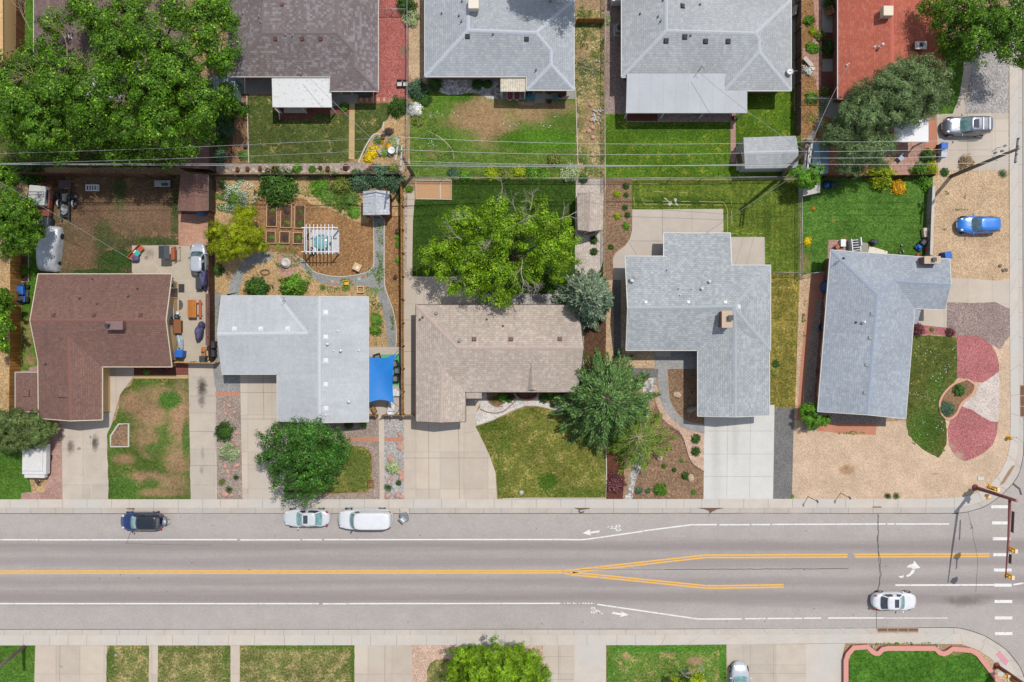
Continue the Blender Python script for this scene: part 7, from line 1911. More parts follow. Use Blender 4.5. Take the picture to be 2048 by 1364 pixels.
wire('thin second wire left of the first crossarm pole', (-640, 335, Z1 - .3), (795, 299, Z1 - .3), 1.5)
wire('thin upper wire between the two crossarm poles', (798, 274, Z1), (1624, 283, 10.8), 1.6)
wire('thin second wire between the two crossarm poles', (795, 299, Z1 - .3), (1621, 302, 10.7), 1.6)
wire('thin lowest wire between the two crossarm poles', (803, 322, 9.4), (1612, 330, 9.6), .9, .016)
wire('thick grey cable left of the first crossarm pole', (-640, 322, 7), (810, 331, 7), .5, .042, 'cable')
wire('thick grey cable between the two crossarm poles', (810, 331, 7), (1596, 326, 7), .9, .04, 'cable')
wire('thin cable just above the thick cable, left part', (-640, 324, 7.4), (806, 327, 7.4), .4, .025, 'cable')
wire('thin cable just above the thick cable, middle part', (806, 327, 7.4), (1594, 330, 7.4), .6, .02, 'cable')
wire('upper wire from the double pole to the side street pole', (1624, 283, 10.8), (2036, 277, 10.4), .5)
wire('second wire from the double pole to the side street pole', (1628, 303, 10.4), (2034, 292, 10.4), .5)
wire('third wire from the double pole to the side street pole', (1620, 316, 10.2), (2032, 308, 10.4), .5, .018)
wire('lowest wire from the double pole to the side street pole', (1619, 328, 10.2), (2031, 324, 10.4), .5)
wire('service wire slanting down to the large blue grey roof', (1606, 340, 9.4), (1412, 466, 2.8), .6, .02, 'cable')
wire('service wire slanting over the dirt yard to the brown roof', (-60, 330, 8), (262, 519, 3.4), .4, .015, 'cable')
wire('service wire from the first pole to the peeling white patio cover', (803, 334, 9.2), (606, 144, 4.2), .6, .018, 'wire')
wire('service wire from the double pole to the wide flat patio roof', (1608, 300, 9.4), (1397, 143, 4.3), .6, .018, 'cable')
wire('service wire up to the red roof', (1624, 284, 10.6), (1696, 131, 4.2), .5, .018, 'cable')
# ---------------------------------------------------------------- traffic signals and street furniture
MAT['mast'] = paint('dark_red_mast_paint', S(136, 72, 70), .55, .12, 2)
MAT['sig_y'] = paint('signal_yellow', S(240, 176, 16), .5, .08)
MAT['sig_cap'] = paint('faded_signal_top', S(250, 226, 180), .6, .05)
MAT['lens_dark'] = glass_mat('dark_lens', (.02, .02, .02, 1), .2)
MAT['sign_dark'] = paint('dark_sign_board', S(92, 60, 62), .5, .1)
def signal_head(par, b, c, face, n=3, h=1.05):
 """yellow housing with visors; face = angle the lenses look towards"""
 R = Matrix.Rotation(face, 3, 'Z')
 c = Vector(c) - b
 hm = MB(); hm.box(c, (.24, .36, h), face); hm.build('signal_housing', MAT['sig_y'], par)
 tp = MB(); tp.box(c + Vector((0, 0, h)), (.26, .38, .05), face); tp.build('signal_top', MAT['sig_cap'], par)
 vm = MB(); lm_ = MB()
 for k in range(n):
  z = h * (k + .5) / n
  rings = []
  p = c + Vector((0, 0, z))
  ring = [[p + R @ Vector((x, .13 * math.cos(a), .13 * math.sin(a))) for a in [math.radians(-20 + 220 * j / 8) for j in range(9)]] for x in (.12, .36)]
  vm.loft(ring, closed=False, cap=False)
  lm_.loft([[p + R @ Vector((x, .11 * math.cos(a), .11 * math.sin(a))) for a in [2 * math.pi * j / 10 for j in range(10)]] for x in (.119, .135)])
 vm.build('visors', MAT['sig_y'], par); lm_.build('lenses', MAT['lens_dark'], par)
b = w(1950, 975)
sm_ = empty('traffic_signal_mast', b, 0, 'dark red signal mast with a long arm over the crosswalk, yellow signals', 'traffic signal')
MB().tube([Vector((0, 0, 0)), Vector((0, 0, 3)), Vector((0, 0, 6.6))], [.2, .17, .14], 12).build('pole', MAT['mast'], sm_, True)
MB().lathe((0, 0, 6.6), [(.15, 0), (.15, .05), (.06, .12)], 12).build('pole_cap', paint('pink_pole_cap', S(214, 130, 134), .6), sm_, True)
MB().lathe((0, 0, 0), [(.34, 0), (.34, .04), (.22, .1), (.2, .4)], 10).build('pole_base', MAT['mast'], sm_, True)
a0, a1 = Vector((0, 0, 5.6)), w(2011, 1157, 6.3) - b
MB().tube([a0, a0.lerp(a1, .5) + Vector((0, 0, .12)), a1], [.13, .1, .05], 10).build('mast_arm', MAT['mast'], sm_, True)
for px, py in ((2019, 1097), (2012.5, 1149)):
 signal_head(sm_, b, w(px, py, 5.4), math.pi, 3, 1.0)
for (x0, y0), (x1, y1), zz in (((2021.5, 1022), (2019.5, 1064), 5.5), ((2016, 1107), (2015, 1126), 5.6)):
 p, q = w(x0, y0, zz) - b, w(x1, y1, zz) - b
 d = q - p
 MB().box(((p.x + q.x) / 2 + .1, (p.y + q.y) / 2, zz - .02), (d.length, .03, .42), math.atan2(d.y, d.x)).build('street_sign_board', MAT['sign_dark'], sm_)
signal_head(sm_, b, b + Vector((.1, .45, 2.7)), math.pi, 3, 1.0)
signal_head(sm_, b, b + Vector((.1, .4, 2.05)), math.pi / 2, 1, .42)
signal_head(sm_, b, b + Vector((-.05, -.4, 2.0)), -math.pi / 2, 1, .42)
b = w(1993, 1331)
s2_ = empty('traffic_signal_mast', b, 0, 'second dark red signal pole at the pink tactile pad corner', 'traffic signal')
MB().tube([Vector((0, 0, 0)), Vector((0, 0, 3)), Vector((0, 0, 6.4))], [.2, .17, .14], 12).build('pole', MAT['mast'], s2_, True)
MB().lathe((0, 0, 0), [(.34, 0), (.34, .04), (.22, .1), (.2, .4)], 10).build('pole_base', MAT['mast'], s2_, True)
signal_head(s2_, b, b + Vector((.05, -.42, 2.3)), math.pi, 3, 1.0)
signal_head(s2_, b, b + Vector((-.3, -.1, 2.1)), math.pi, 1, .42)
# hydrant
b = w(2015, 875)
hy = empty('fire_hydrant', b, 0, 'yellow fire hydrant with a blue topped marker at the curved walk', 'hydrant')
MB().lathe((0, 0, 0), [(.2, 0), (.2, .05), (.13, .07), (.13, .5), (.17, .52), (.17, .56), (.14, .62), (.08, .7), (.03, .72)], 12).build('barrel', MAT['sig_y'], hy, True)
for dx, dy in ((.2, 0), (-.2, 0), (0, -.2)):
 MB().tube([Vector((0, 0, .4)), Vector((dx, dy, .4))], .07, 8).build('nozzle', MAT['sig_y'], hy)
MB().tube([Vector((.2, .1, 0)), Vector((.2, .1, 1.1))], .015, 5).lathe((.2, .1, 1.1), [(.03, 0), (.05, .02), (.05, .08), (.01, .1)], 8).build('marker', paint('blue_marker', S(60, 130, 220), .5), hy)
# sign posts along the sidewalk
for (bx, by, tx, ty, lab) in ((1616, 993, 1637, 1004, 'left thin street sign post on the front sidewalk'), (1681, 986, 1702, 997, 'right thin street sign post on the front sidewalk')):
 p = w(bx, by); q = w(tx, ty, 2.4) - p
 o = empty('sign_post', p, 0, lab, 'sign')
 MB().tube([Vector((0, 0, -.05)), q], .035, 6).build('post', MAT['black_metal'], o)
 MB().box((q.x, q.y, q.z - .5), (.03, .3, .46), .2).build('sign_plate', MAT['grey_metal'], o)
# storm drains
rust = paint('rusty_iron', S(150, 110, 84), .8, .2)
def drain(label, px, py, n, ln, wd, rot, z):
 p = w(px, py); p.z = z
 o = empty('storm_drain', p, rot, label, 'storm drain')
 fr = MB()
 for k in range(n + 1): fr.box(((k - n / 2) * ln, 0, 0), (.06, wd, .05))
 for s in (-1, 1): fr.box((0, s * (wd / 2 + .03), 0), (n * ln + .06, .06, .052))
 fr.build('frame', paint('concrete_drain_frame', S(200, 176, 154), .9), o)
 for k in range(n):
  g = MB(); cx = (k + .5 - n / 2) * ln
  for j in range(9): g.box((cx, -wd / 2 + wd * (j + .5) / 9, .005), (ln - .07, .035, .035))
  for j in (-.3, 0, .3): g.box((cx + j * ln, 0, .002), (.03, wd - .02, .03))
  g.build('grate', rust, o)
 MB().box((0, 0, -.01), (n * ln, wd, .012)).build('pit', paint('drain_pit', (.05, .035, .03, 1), 1), o)
drain('long rusty storm drain grate in the lower gutter by the white sedan', 1796, 1263, 4, 1.02, .62, 0, -.06)
drain('rusty storm drain grate in the side street gutter at the right edge', 2043, 802, 3, 1.05, .55, math.pi / 2, -.06)
# lamps and lids
for px, py, lab in ((1746, 1292, 'left round stone light in the pink wall notch'), (1876, 1293, 'right round stone light in the pink wall notch')):
 tag(MB().lathe(w(px, py), [(.16, 0), (.16, .12), (.1, .14), (.06, .1)], 12).build('garden_light', MAT['grey_metal'], None, True), lab, 'light')
for px, py, r, lab, m in ((492, 983, .2, 'round lid in the maple driveway', 'conc'), (1043, 985, .2, 'round meter lid in the olive lawn', 'galv'), (1961, 957, .35, 'white utility box lid on the corner gravel', 'white_trim'), (232, 1310, .12, 'small round meter lid in the left thin lawn', 'galv'), (2000, 1348, .4, 'pale utility box lid by the second signal pole', 'white_trim'), (123, 1333, .12, 'small pale lid on the left south driveway', 'galv')):
 q = w(px, py)
 if r > .3: tag(MB().rbox((q.x, q.y, .0), (.62, .4, .08), .03).build('meter_box', MAT[m]), lab, 'meter box')
 else: tag(MB().lathe((q.x, q.y, 0), [(r, 0), (r, .045), (r * .8, .05), (.02, .052)], 14).build('meter_box', MAT[m]), lab, 'meter box')
# ---------------------------------------------------------------- vehicles
MAT['tyre'] = paint('tyre_rubber', S(46, 46, 48), .9, .1)
MAT['rim'] = paint('alloy_rim', S(206, 208, 212), .35, .08, metal=.5)
MAT['carglass'] = glass_mat('car_glass', (.05, .085, .09, 1), .05)
MAT['teal_glass'] = glass_mat('tinted_windscreen', (.1, .2, .2, 1), .06)
MAT['dark_glass'] = glass_mat('dark_tinted_glass', (.025, .03, .04, 1), .05)
MAT['headlamp'] = paint('headlamp_glass', S(236, 238, 240), .15, .05, spec=.7)
MAT['taillamp'] = paint('red_lamp', S(170, 26, 40), .25, .1, spec=.6)
MAT['plastic'] = paint('black_plastic', S(52, 54, 58), .6, .1)
def sell(a, b, n, N=64):
 out = []
 for i in range(N):
  t = 2 * math.pi * i / N
  c, s = math.cos(t), math.sin(t)
  out.append((a * math.copysign(abs(c) ** (2 / n), c), b * math.copysign(abs(s) ** (2 / n), s)))
 return out
def interp(tab, x):
 if x <= tab[0][0]: return tab[0][1]
 for (a, va), (b, vb) in zip(tab[:-1], tab[1:]):
  if x <= b: return va + (vb - va) * (x - a) / (b - a)
 return tab[-1][1]
STY = {   # profile of bonnet/boot heights, cabin base and roof extents as fractions of the length (+ = front)
 'sedan': dict(top=[(-.5, .72), (-.47, .92), (-.36, .98), (.16, .94), (.34, .82), (.46, .70), (.5, .55)], base=(-.37, .22), roof=(-.205, .06), n=4.2),
 'hatch': dict(top=[(-.5, .7), (-.47, .9), (-.3, .95), (.2, .95), (.36, .86), (.46, .72), (.5, .55)], base=(-.475, .235), roof=(-.40, .05), n=4.5),
 'suv': dict(top=[(-.5, .75), (-.48, 1.0), (-.3, 1.05), (.2, 1.06), (.4, .98), (.46, .85), (.5, .6)], base=(-.49, .20), roof=(-.43, .02), n=5.5),
 'van': dict(top=[(-.5, .75), (-.49, 1.0), (-.3, 1.08), (.24, 1.1), (.40, 1.0), (.47, .85), (.5, .6)], base=(-.49, .275), roof=(-.455, .165), n=6),
}
def car(name, label, cat, px, py, ang, L, Wd, Ht, body, style='sedan', z0=ZR + .004, glass='teal_glass', rear='teal_glass', sunroof=None, rails=False, lamps=True, roofm=None, side='dark_glass', plate=None, mirror=None):
 st = STY[style]
 p = w(px, py, Ht * .55)
 o = empty(name, (p.x, p.y, z0), math.radians(ang), label, cat)
 N = 64
 def outline(ins):
  pts = []
  for (x, y) in sell(L / 2 - ins * .8, Wd / 2 - ins, st['n'], N):
   f = x / (L / 2)
   k = 1 - .26 * max(0, f - .35) ** 1.6 - .09 * max(0, -f - .5) ** 1.6
   # round nose and tail in plan
   xx = x - math.copysign(.12 * L * .5 * (abs(y) / (Wd / 2)) ** 2 * max(0, (abs(f) - .6) / .4), x)
   pts.append((xx, y * k))
  return pts
 zt = lambda x: interp(st['top'], x / L) * (Ht / 1.45 if style in ('sedan', 'hatch') else Ht / 1.78)
 rings = []
 for ins, z in ((.14, .16), (.05, .2), (.0, .34), (-.01, .5), (.0, .62)):
  rings.append([Vector((x, y, min(z, zt(x) * .92))) for x, y in outline(ins)])
 rings.append([Vector((x, y, zt(x) - .05)) for x, y in outline(.05)])
 base = outline(.09)
 for k, cr in ((1, 0), (.82, .03), (.55, .045), (.25, .05), (.02, .05)):
  rings.append([Vector((x * (.25 + .75 * k) if k < 1 else x, y * k, zt(x * (.25 + .75 * k) if k < 1 else x) + cr)) for x, y in base])
 bm_ = MB().loft(rings)
 bo = bm_.build('body', body, o, True)
 # cabin
 xb0, xb1 = st['base'][0] * L, st['base'][1] * L
 xr0, xr1 = st['roof'][0] * L, st['roof'][1] * L
 bb, bt = Wd / 2 - .07, Wd / 2 - (.27 if style in ('sedan', 'hatch') else .2)
 B = [(x + (xb0 + xb1) / 2 - (.10 * (abs(y) / bb) ** 2 if x > 0 else -.06 * (abs(y) / bb) ** 2), y) for x, y in sell((xb1 - xb0) / 2, bb, 5, N)]
 T = [(x + (xr0 + xr1) / 2 - (.07 * (abs(y) / bt) ** 2 if x > 0 else -.05 * (abs(y) / bt) ** 2), y) for x, y in sell((xr1 - xr0) / 2, bt, 6, N)]
 zr = Ht - .06
 def cab(i, s):
  i %= N
  zb = zt(B[i][0]) - .03
  x = B[i][0] + (T[i][0] - B[i][0]) * s; y = B[i][1] + (T[i][1] - B[i][1]) * s
  bulge = .05 * math.sin(math.pi * s)
  q = Vector((x, y, zb + (zr - zb) * (s ** .9)))
  c = Vector(((xb0 + xb1) / 2, 0, q.z)); d = (q - c); d.z = 0
  return q + d.normalized() * bulge * .6
 rg = [[cab(i, s) for i in range(N)] for s in (0, .25, .5, .75, 1)]
 xm = (xr0 + xr1) / 2
 for k, dz in ((.95, .03), (.8, .05), (.5, .06), (.2, .06), (.01, .06)):
  rg.append([Vector((xm + (T[i][0] - xm) * k, T[i][1] * k, zr + dz)) for i in range(N)])
 MB().loft(rg).build('roof', roofm or body, o, True)
 def patch(nm, i0, i1, s0, s1, mat, off=.012):
  m = MB(); rows = []
  for s in (s0, s0 + (s1 - s0) * .33, s0 + (s1 - s0) * .66, s1):
   row = []
   for i in range(i0, i1 + 1):
    q = cab(i, s); a = cab(i - 1, s); c = cab(i + 1, s); u = cab(i, min(1, s + .1)) - cab(i, max(0, s - .1))
    nn = (c - a).cross(u).normalized()
    row.append(q + nn * off)
   rows.append(row)
  n = len(rows[0])
  m.add([q for r in rows for q in r], [(r * n + i, r * n + i + 1, (r + 1) * n + i + 1, (r + 1) * n + i) for r in range(3) for i in range(n - 1)])
  return m.build(nm, MAT[mat], o, True, fixn=False)
 patch('windscreen', -6, 6, .1, .95, glass)
 if style != 'van': patch('rear_window', 26, 38, .2 if style == 'sedan' else .35, .93, rear)
 for sgn in (1, -1):
  cuts = ((9, 15), (16, 23)) if style != 'van' else ((9, 13),)
  for a, c in cuts:
   i0, i1 = (a, c) if sgn > 0 else (64 - c, 64 - a)
   patch('side_window', i0, i1, .22, .86, side)
 # wheels
 R = .33 if style in ('sedan', 'hatch') else .38
 for fx in (.31, -.29):
  for s in (1, -1):
   tw = MB()
   def wr(y, r): return [Vector((fx * L + r * math.cos(2 * math.pi * k / 18), s * y, R + r * math.sin(2 * math.pi * k / 18))) for k in range(18)]
   tw.loft([wr(Wd / 2 - .2, R * .9), wr(Wd / 2 - .16, R), wr(Wd / 2 - .0, R), wr(Wd / 2 + .02, R * .93), wr(Wd / 2 + .015, R * .7)])
   to = tw.build('wheel', MAT['tyre'], o, True)
   MB().loft([wr(Wd / 2 + .012, R * .68), wr(Wd / 2 + .028, R * .6), wr(Wd / 2 + .02, .05)]).build('rim', MAT['rim'], to, True)
 if lamps:
  for s in (1, -1):
   h = MB().blob((L / 2 - .47, s * (Wd / 2 - .33), zt(L / 2 - .47) - .03), (.22, .12, .06), 3, .1)
   h.build('headlight', MAT['headlamp'], o, True)
   MB().blob((-L / 2 + .3, s * (Wd / 2 - .26), zt(-L / 2 + .3) - .03), (.15, .12, .07), 4, .1).build('tail_light', MAT['taillamp'], o, True)
 for s in (1, -1):
  MB().rbox((xb1 - .28, s * (Wd / 2 + .09), zt(xb1) - .02), (.12, .22, .15), .04).build('wing_mirror', mirror or body, o, True)
 if sunroof:
  MB().rbox((xm + sunroof * (xr1 - xr0), 0, zr + .045), (.44 if style != 'suv' else .55, Wd * .46, .022), .02).build('sunroof', MAT['dark_glass'], o)
 if rails:
  for x in rails: MB().rbox((xm + x * (xr1 - xr0), 0, zr + .09), (.15, Wd * .66, .05), .02).build('roof_bar', MAT['white_metal'], o)
  for s in (1, -1): MB().tube([Vector((xr0 + .25, s * (bt - .06), zr + .06)), Vector((xr1 - .4, s * (bt - .06), zr + .06))], .025, 6).build('roof_rail', MAT['black_metal'], o)
 if plate:
  MB().box((L / 2 - .02 if plate > 0 else -L / 2 + .0, 0, .42), (.03, .5, .14)).build('number_plate', MAT['white_trim'], o)
 return o
carp = lambda n, c, m=0.0: paint(n, c, .3, .03, 2, spec=.6, metal=m, coat=.8)
P_navy, P_silver, P_white, P_grey, P_blue, P_lsil = carp('navy_car_paint', S(22, 52, 108, 1.4), .2), carp('pale_silver_paint', S(222, 228, 232)), carp('white_car_paint', S(242, 244, 248)), carp('grey_silver_paint', S(128, 133, 148), .35), carp('bright_blue_paint', S(0, 118, 212, 1.4), .1), carp('light_silver_paint', S(206, 212, 222), .2)
navy = car('parked_car', 'dark navy hatchback with a rear rack parked at the kerb on the left', 'car', 281, 1044, 180, 4.35, 1.8, 1.52, P_navy, 'hatch', roofm=carp('black_glass_roof', S(16, 26, 42)), glass='teal_glass', rear='dark_glass')
m = MB()
m.box((-2.35, -.1, .55), (.12, .7, .5)); m.tube([Vector((-2.2, -.3, .5)), Vector((-2.55, -.3, .8)), Vector((-2.75, -.35, .75))], .03, 6); m.tube([Vector((-2.2, .2, .5)), Vector((-2.55, .2, .8)), Vector((-2.78, .1, .7))], .03, 6); m.blob((-2.35, .05, .95), (.2, .3, .16), 5, .3)
m.build('bike_rack', MAT['grey_metal'], navy)
car('parked_car', 'pale silver sedan with a sunroof parked under the maple', 'car', 612, 1037, 180, 4.75, 1.78, 1.42, P_silver, 'sedan', sunroof=.22)
car('parked_van', 'long white van parked at the kerb ahead of the road barrier', 'van', 729, 1040, 180, 5.5, 2.0, 2.0, P_white, 'van', side='carglass', mirror=MAT['black_metal'])
car('white_sedan', 'white sedan driving in the right hand lane near the turn arrow', 'car', 1791, 1204, 0, 4.5, 1.78, 1.42, P_white, 'sedan', rear='dark_glass', sunroof=.2)
car('parked_car', 'grey silver sport utility car with white roof bars on the concrete drive', 'car', 1936, 251, 180, 4.75, 1.85, 1.75, P_grey, 'suv', .02, sunroof=.28, rails=(-.02, -.32), rear='dark_glass', plate=1)
car('parked_car', 'bright blue hatchback parked on the tan gravel lot', 'car', 1959, 449, 180, 4.3, 1.72, 1.42, P_blue, 'hatch', .02, glass='carglass', plate=1)
car('parked_car', 'small light silver hatchback on the back patio of the yellow house', 'car', 396, 517, 90, 3.25, 1.6, 1.4, P_lsil, 'hatch', .02, glass='carglass', rear='dark_glass')
car('parked_car', 'light silver car half cut by the bottom edge on the south driveway', 'car', 1480, 1370, 90, 4.5, 1.78, 1.45, P_lsil, 'hatch', .02, glass='teal_glass')
# covered vehicle
def covered():
 p = w(98, 497, .7); o = empty('covered_vehicle', (p.x, p.y, .01), math.radians(84), 'vehicle under a wrinkled silver cover beside the dirt yard', 'covered car')
 L, Wd = 4.5, 2.0
 N = 48; rings = []
 prof = [(-2.25, .5, .75), (-2.15, .8, .98), (-1.9, 1.05, 1.0), (-1.2, 1.45, 1.0), (-.3, 1.62, 1.0), (.5, 1.55, .98), (1.0, 1.15, .95), (1.6, .95, .92), (2.1, .85, .84), (2.25, .5, .7)]
 m = MB(); rows = []
 xs = np.linspace(-2.27, 2.27, 40)
 for x in xs:
  h = interp([(a, b) for a, b, c in prof], x); k = interp([(a, c) for a, b, c in prof], x)
  row = []
  for j in range(25):
   t = -1 + 2 * j / 24
   a = t * math.pi / 2
   y = Wd / 2 * k * math.copysign(abs(math.sin(a)) ** .7, t)
   z = h * abs(math.cos(a)) ** .35 if abs(t) < 1 else 0
   q = Vector((x, y, z))
   wr = mnoise.noise(Vector((x * 1.2, y * 3.5, z * 2))) * .06 + mnoise.noise(Vector((x * 4 + y * 2, y * 6, z * 5))) * .03
   row.append(q + Vector((0, math.copysign(1, y) * wr, wr)))
  rows.append(row)
 n = 25
 m.add([q for r in rows for q in r], [(i * n + j, i * n + j + 1, (i + 1) * n + j + 1, (i + 1) * n + j) for i in range(39) for j in range(n - 1)])
 m.build('cover', paint('silver_car_cover', S(206, 212, 220), .45, .1, 3, metal=.1), o, True)
 for fx in (-1.4, 1.35):
  for s in (1, -1):
   MB().tube([Vector((fx, s * .75, .3)), Vector((fx, s * .98, .3))], .3, 14).build('wheel', MAT['tyre'], o)
covered()
# open topped off-roader with a white hard top
def offroad():
 p = w(94, 412, 0); o = empty('old_off_roader', (p.x, p.y, .01), math.radians(-95), 'old red off road truck with a white hard top and open engine bay', 'truck')
 MB().rbox((.9, 0, 1.05), (1.9, 1.75, .75), .12).build('cab', paint('faded_red_body', S(140, 74, 60), .6, .15), o) if False else None
 MB().rbox((-.7, 0, .5), (2.1, 1.75, .65), .08).build('body_tub', paint('faded_red_body', S(140, 74, 60), .6, .15), o)
 MB().rbox((-.75, 0, 1.15), (1.9, 1.65, .75), .1).build('hard_top', paint('dirty_white_top', S(206, 206, 202), .5, .1, 4), o)
 MB().rbox((.05, 0, 1.9), (.32, .75, .03), .02).build('roof_hatch', MAT['teal_glass'], o)
 for s in (1, -1): MB().box((-.75, s * .835, 1.35), (1.3, .02, .38)).build('side_window', MAT['dark_glass'], o)
 MB().rbox((.75, 0, .45), (.75, 1.7, .55), .06).build('cowl', paint('faded_red_body', S(140, 74, 60)), o)
 e = MB(); e.box((1.7, 0, .4), (1.2, 1.3, .35)); e.blob((1.6, 0, .85), (.4, .35, .25), 3, .3); e.blob((1.9, .3, .8), (.2, .15, .2), 5, .3)
 e.build('engine', MAT['black_metal'], o)
 for s in (1, -1):
  MB().box((1.65, s * .72, .55), (1.25, .1, .35)).build('wing', paint('blue_grey_wing', S(96, 110, 130), .5), o)
  for x in (1.6, -1.0): MB().tube([Vector((x, s * .72, .38)), Vector((x, s * .98, .38))], .38, 14).build('wheel', MAT['tyre'], o)
offroad()
def chassis():
 p = w(137, 402, 0); o = empty('rolling_chassis', (p.x, p.y, .01), math.radians(-92), 'stripped rolling chassis with white tyre bands beside the old truck', 'chassis')
 f = MB()
 for s in (1, -1): f.box((.2, s * .4, .5), (3.4, .12, .14))
 for x in (-1.2, -.2, .8, 1.6): f.box((x, 0, .48), (.12, .8, .1))
 f.build('frame_rails', MAT['black_metal'], o)
 e = MB(); e.blob((.9, 0, .75), (.45, .32, .3), 2, .3); e.box((-.2, 0, .6), (.7, .35, .25)); e.blob((1.3, 0, .7), (.2, .3, .2), 7, .3)
 e.build('engine', paint('dirty_aluminium', S(150, 156, 158), .5, .3, 9), o)
 MB().rbox((-1.5, 0, .7), (.9, 1.25, .1), .05).build('brown_deck', paint('brown_deck', S(92, 70, 70), .6), o)
 for x in (-.45, .3):
  for s in (1, -1):
   t = MB().tube([Vector((x, s * .62, .36)), Vector((x, s * .9, .36))], .36, 16).build('wheel', MAT['tyre'], o)
   MB().tube([Vector((x, s * .9, .36)), Vector((x, s * .93, .36))], .2, 12).build('hub', MAT['rim'], t)
   if x > 0: MB().tube([Vector((x, s * .66, .36)), Vector((x, s * .80, .36))], .375, 16).build('white_band', MAT['white_trim'], t)
chassis()
def trailer():
 p = w(75, 921, .6); o = empty('camper_trailer', (p.x, p.y, .02), math.radians(-91), 'white folded tent trailer parked on pink pavers', 'trailer')
 wt = paint('trailer_white', S(232, 230, 228), .5, .06, 3)
 MB().rbox((-.2, 0, .4), (3.0, 2.35, .75), .06).build('trailer_body', wt, o)
 MB().rbox((-.35, -.12, 1.151), (2.6, 2.0, .12), .05).build('roof_lid', wt, o)
 MB().rbox((1.42, -.05, .4), (.5, 2.0, .62), .06).build('front_box', wt, o)
 MB().tube([Vector((1.6, .55, .42)), Vector((2.5, 0, .42))], .05, 6).tube([Vector((1.6, -.55, .42)), Vector((2.5, 0, .42))], .05, 6).build('drawbar', MAT['black_metal'], o)
 MB().lathe((2.1, 0, .42), [(.12, 0), (.14, .3), (.05, .34)], 10).build('gas_bottle', MAT['black_metal'], o)
 for s in (1, -1): MB().tube([Vector((-.3, s * .95, .32)), Vector((-.3, s * 1.15, .32))], .32, 14).build('wheel', MAT['tyre'], o)
trailer()
# ---------------------------------------------------------------- things standing in the yards
def put(name, label, cat, px, py, rz, parts, z=.0, group=None):
 """parts: (part, material, [('box'|'rbox'|'lathe'|'tube'|'blob', args...)]); a lone part becomes the thing itself"""
 p = w(px, py); p.z = z
 o = empty(name, p, rz, label, cat, group) if len(parts) > 1 else None
 for (pn, mt, prims) in parts:
  m = MB(); sm = False
  for pr in prims:
   getattr(m, pr[0])(*pr[1:])
   sm = sm or pr[0] in ('lathe', 'tube', 'blob')
  ob = m.build(pn if o else name, mt if not isinstance(mt, str) else MAT[mt], o, sm)
  if o is None: ob.location = p; ob.rotation_euler = (0, 0, rz); tag(ob, label, cat, group); return ob
 return o
C_ = lambda n, *c, **k: paint(n, S(*c), k.get('r', .6), k.get('v', .1), k.get('s', 5))
teak = wood_mat('orange_teak', S(206, 130, 62), .12, 'X', .15); oldwood = wood_mat('aged_wood', S(170, 130, 84), .1, 'X', .2)
redwood = C_('red_brown_wood', 190, 98, 62); bluep = C_('blue_plastic', 24, 110, 210); blackp = C_('black_cover', 62, 66, 72, v=.2); purp = C_('purple_grey_cover', 92, 88, 128, v=.15, s=3)
terrac = C_('terracotta_pot', 168, 104, 76); potd = C_('dark_pot', 60, 62, 74); cushion = C_('grey_cushion', 128, 126, 124); bedframe = C_('raised_bed_timber', 214, 178, 146)
tealg = glass_mat('teal_glass_top', (.12, .3, .31, 1), .1); redf = C_('red_fabric', 150, 66, 82); soilm = MAT['dirt_dark']
# raised beds
for i, (x0, x1, y0, y1, lab) in enumerate(((535, 555, 408, 454, 'upper left'), (563, 584, 410, 456, 'upper middle'), (591, 611, 411, 457, 'upper right'), (534, 552, 463, 487, 'lower left'), (561, 580, 464, 487, 'lower middle'), (588, 607, 466, 488, 'lower right'))):
 sx, sy = (x1 - x0) / PPM, (y1 - y0) / PPM
 put('raised_bed', lab + ' timber framed vegetable bed of six on the wood chips', 'raised bed', (x0 + x1) / 2, (y0 + y1) / 2, -.02,
  [('frame', bedframe, [('box', (0, s * sy / 2, 0), (sx + .06, .06, .28)) for s in (1, -1)] + [('box', (s * sx / 2, 0, 0), (.06, sy - .07, .28)) for s in (1, -1)]),
         ('soil', soilm, [('box', (0, 0, .02), (sx - .08, sy - .08, .2))])], group='timber framed vegetable beds')
 for k in range(2 if i < 3 else 1):
  bush((x0 + x1) / 2 + 1, y0 + 14 + k * 22 if i < 3 else (y0 + y1) / 2, 6, ('olive', 'greyplum', 'olive', 'weed', 'greyplum', 'weed')[(i + k) % 6], ('upper' if k == 0 else 'lower') + ' sparse vegetable plant in the ' + lab + ' timber bed', h=.5, name='vegetable_plant', cat='plant').location.z = .2
# pergola, deck, table
b = w(640, 482); pg = empty('pergola', b, 0, 'white slatted pergola over a white deck in the wood chip garden', 'pergola')
for x in (609, 612.5, 620, 627.6, 635, 642.4, 650, 657.5, 665):
 p, q = w(x, 448.5 if x != 609 else 454, 2.45) - b, w(x, 508.5 if x != 609 else 503, 2.45) - b
 MB().box(((p.x + q.x) / 2, (p.y + q.y) / 2, 2.4), (.07, p.y - q.y, .12)).build('rafter', MAT['white_metal'], pg)
for y in (454.5, 502.5):
 p, q = w(603, y, 2.35) - b, w(676, y + 1.5, 2.35) - b
 MB().box(((p.x + q.x) / 2, (p.y + q.y) / 2, 2.27), (q.x - p.x, .08, .125)).build('beam', MAT['white_metal'], pg)
 for x in (612, 668):
  c = w(x, y, 2.3) - b
  MB().box((c.x, c.y, 0), (.12, .12, 2.27)).build('post', MAT['white_metal'], pg)
put('deck', 'white board deck under the slatted pergola', 'deck', 649, 483.5, 0, [('deck', wood_mat('white_deck_boards', S(216, 216, 220), .14, 'X', .04), [('box', (0, 0, 0), (3.0, 2.35, .16))])])
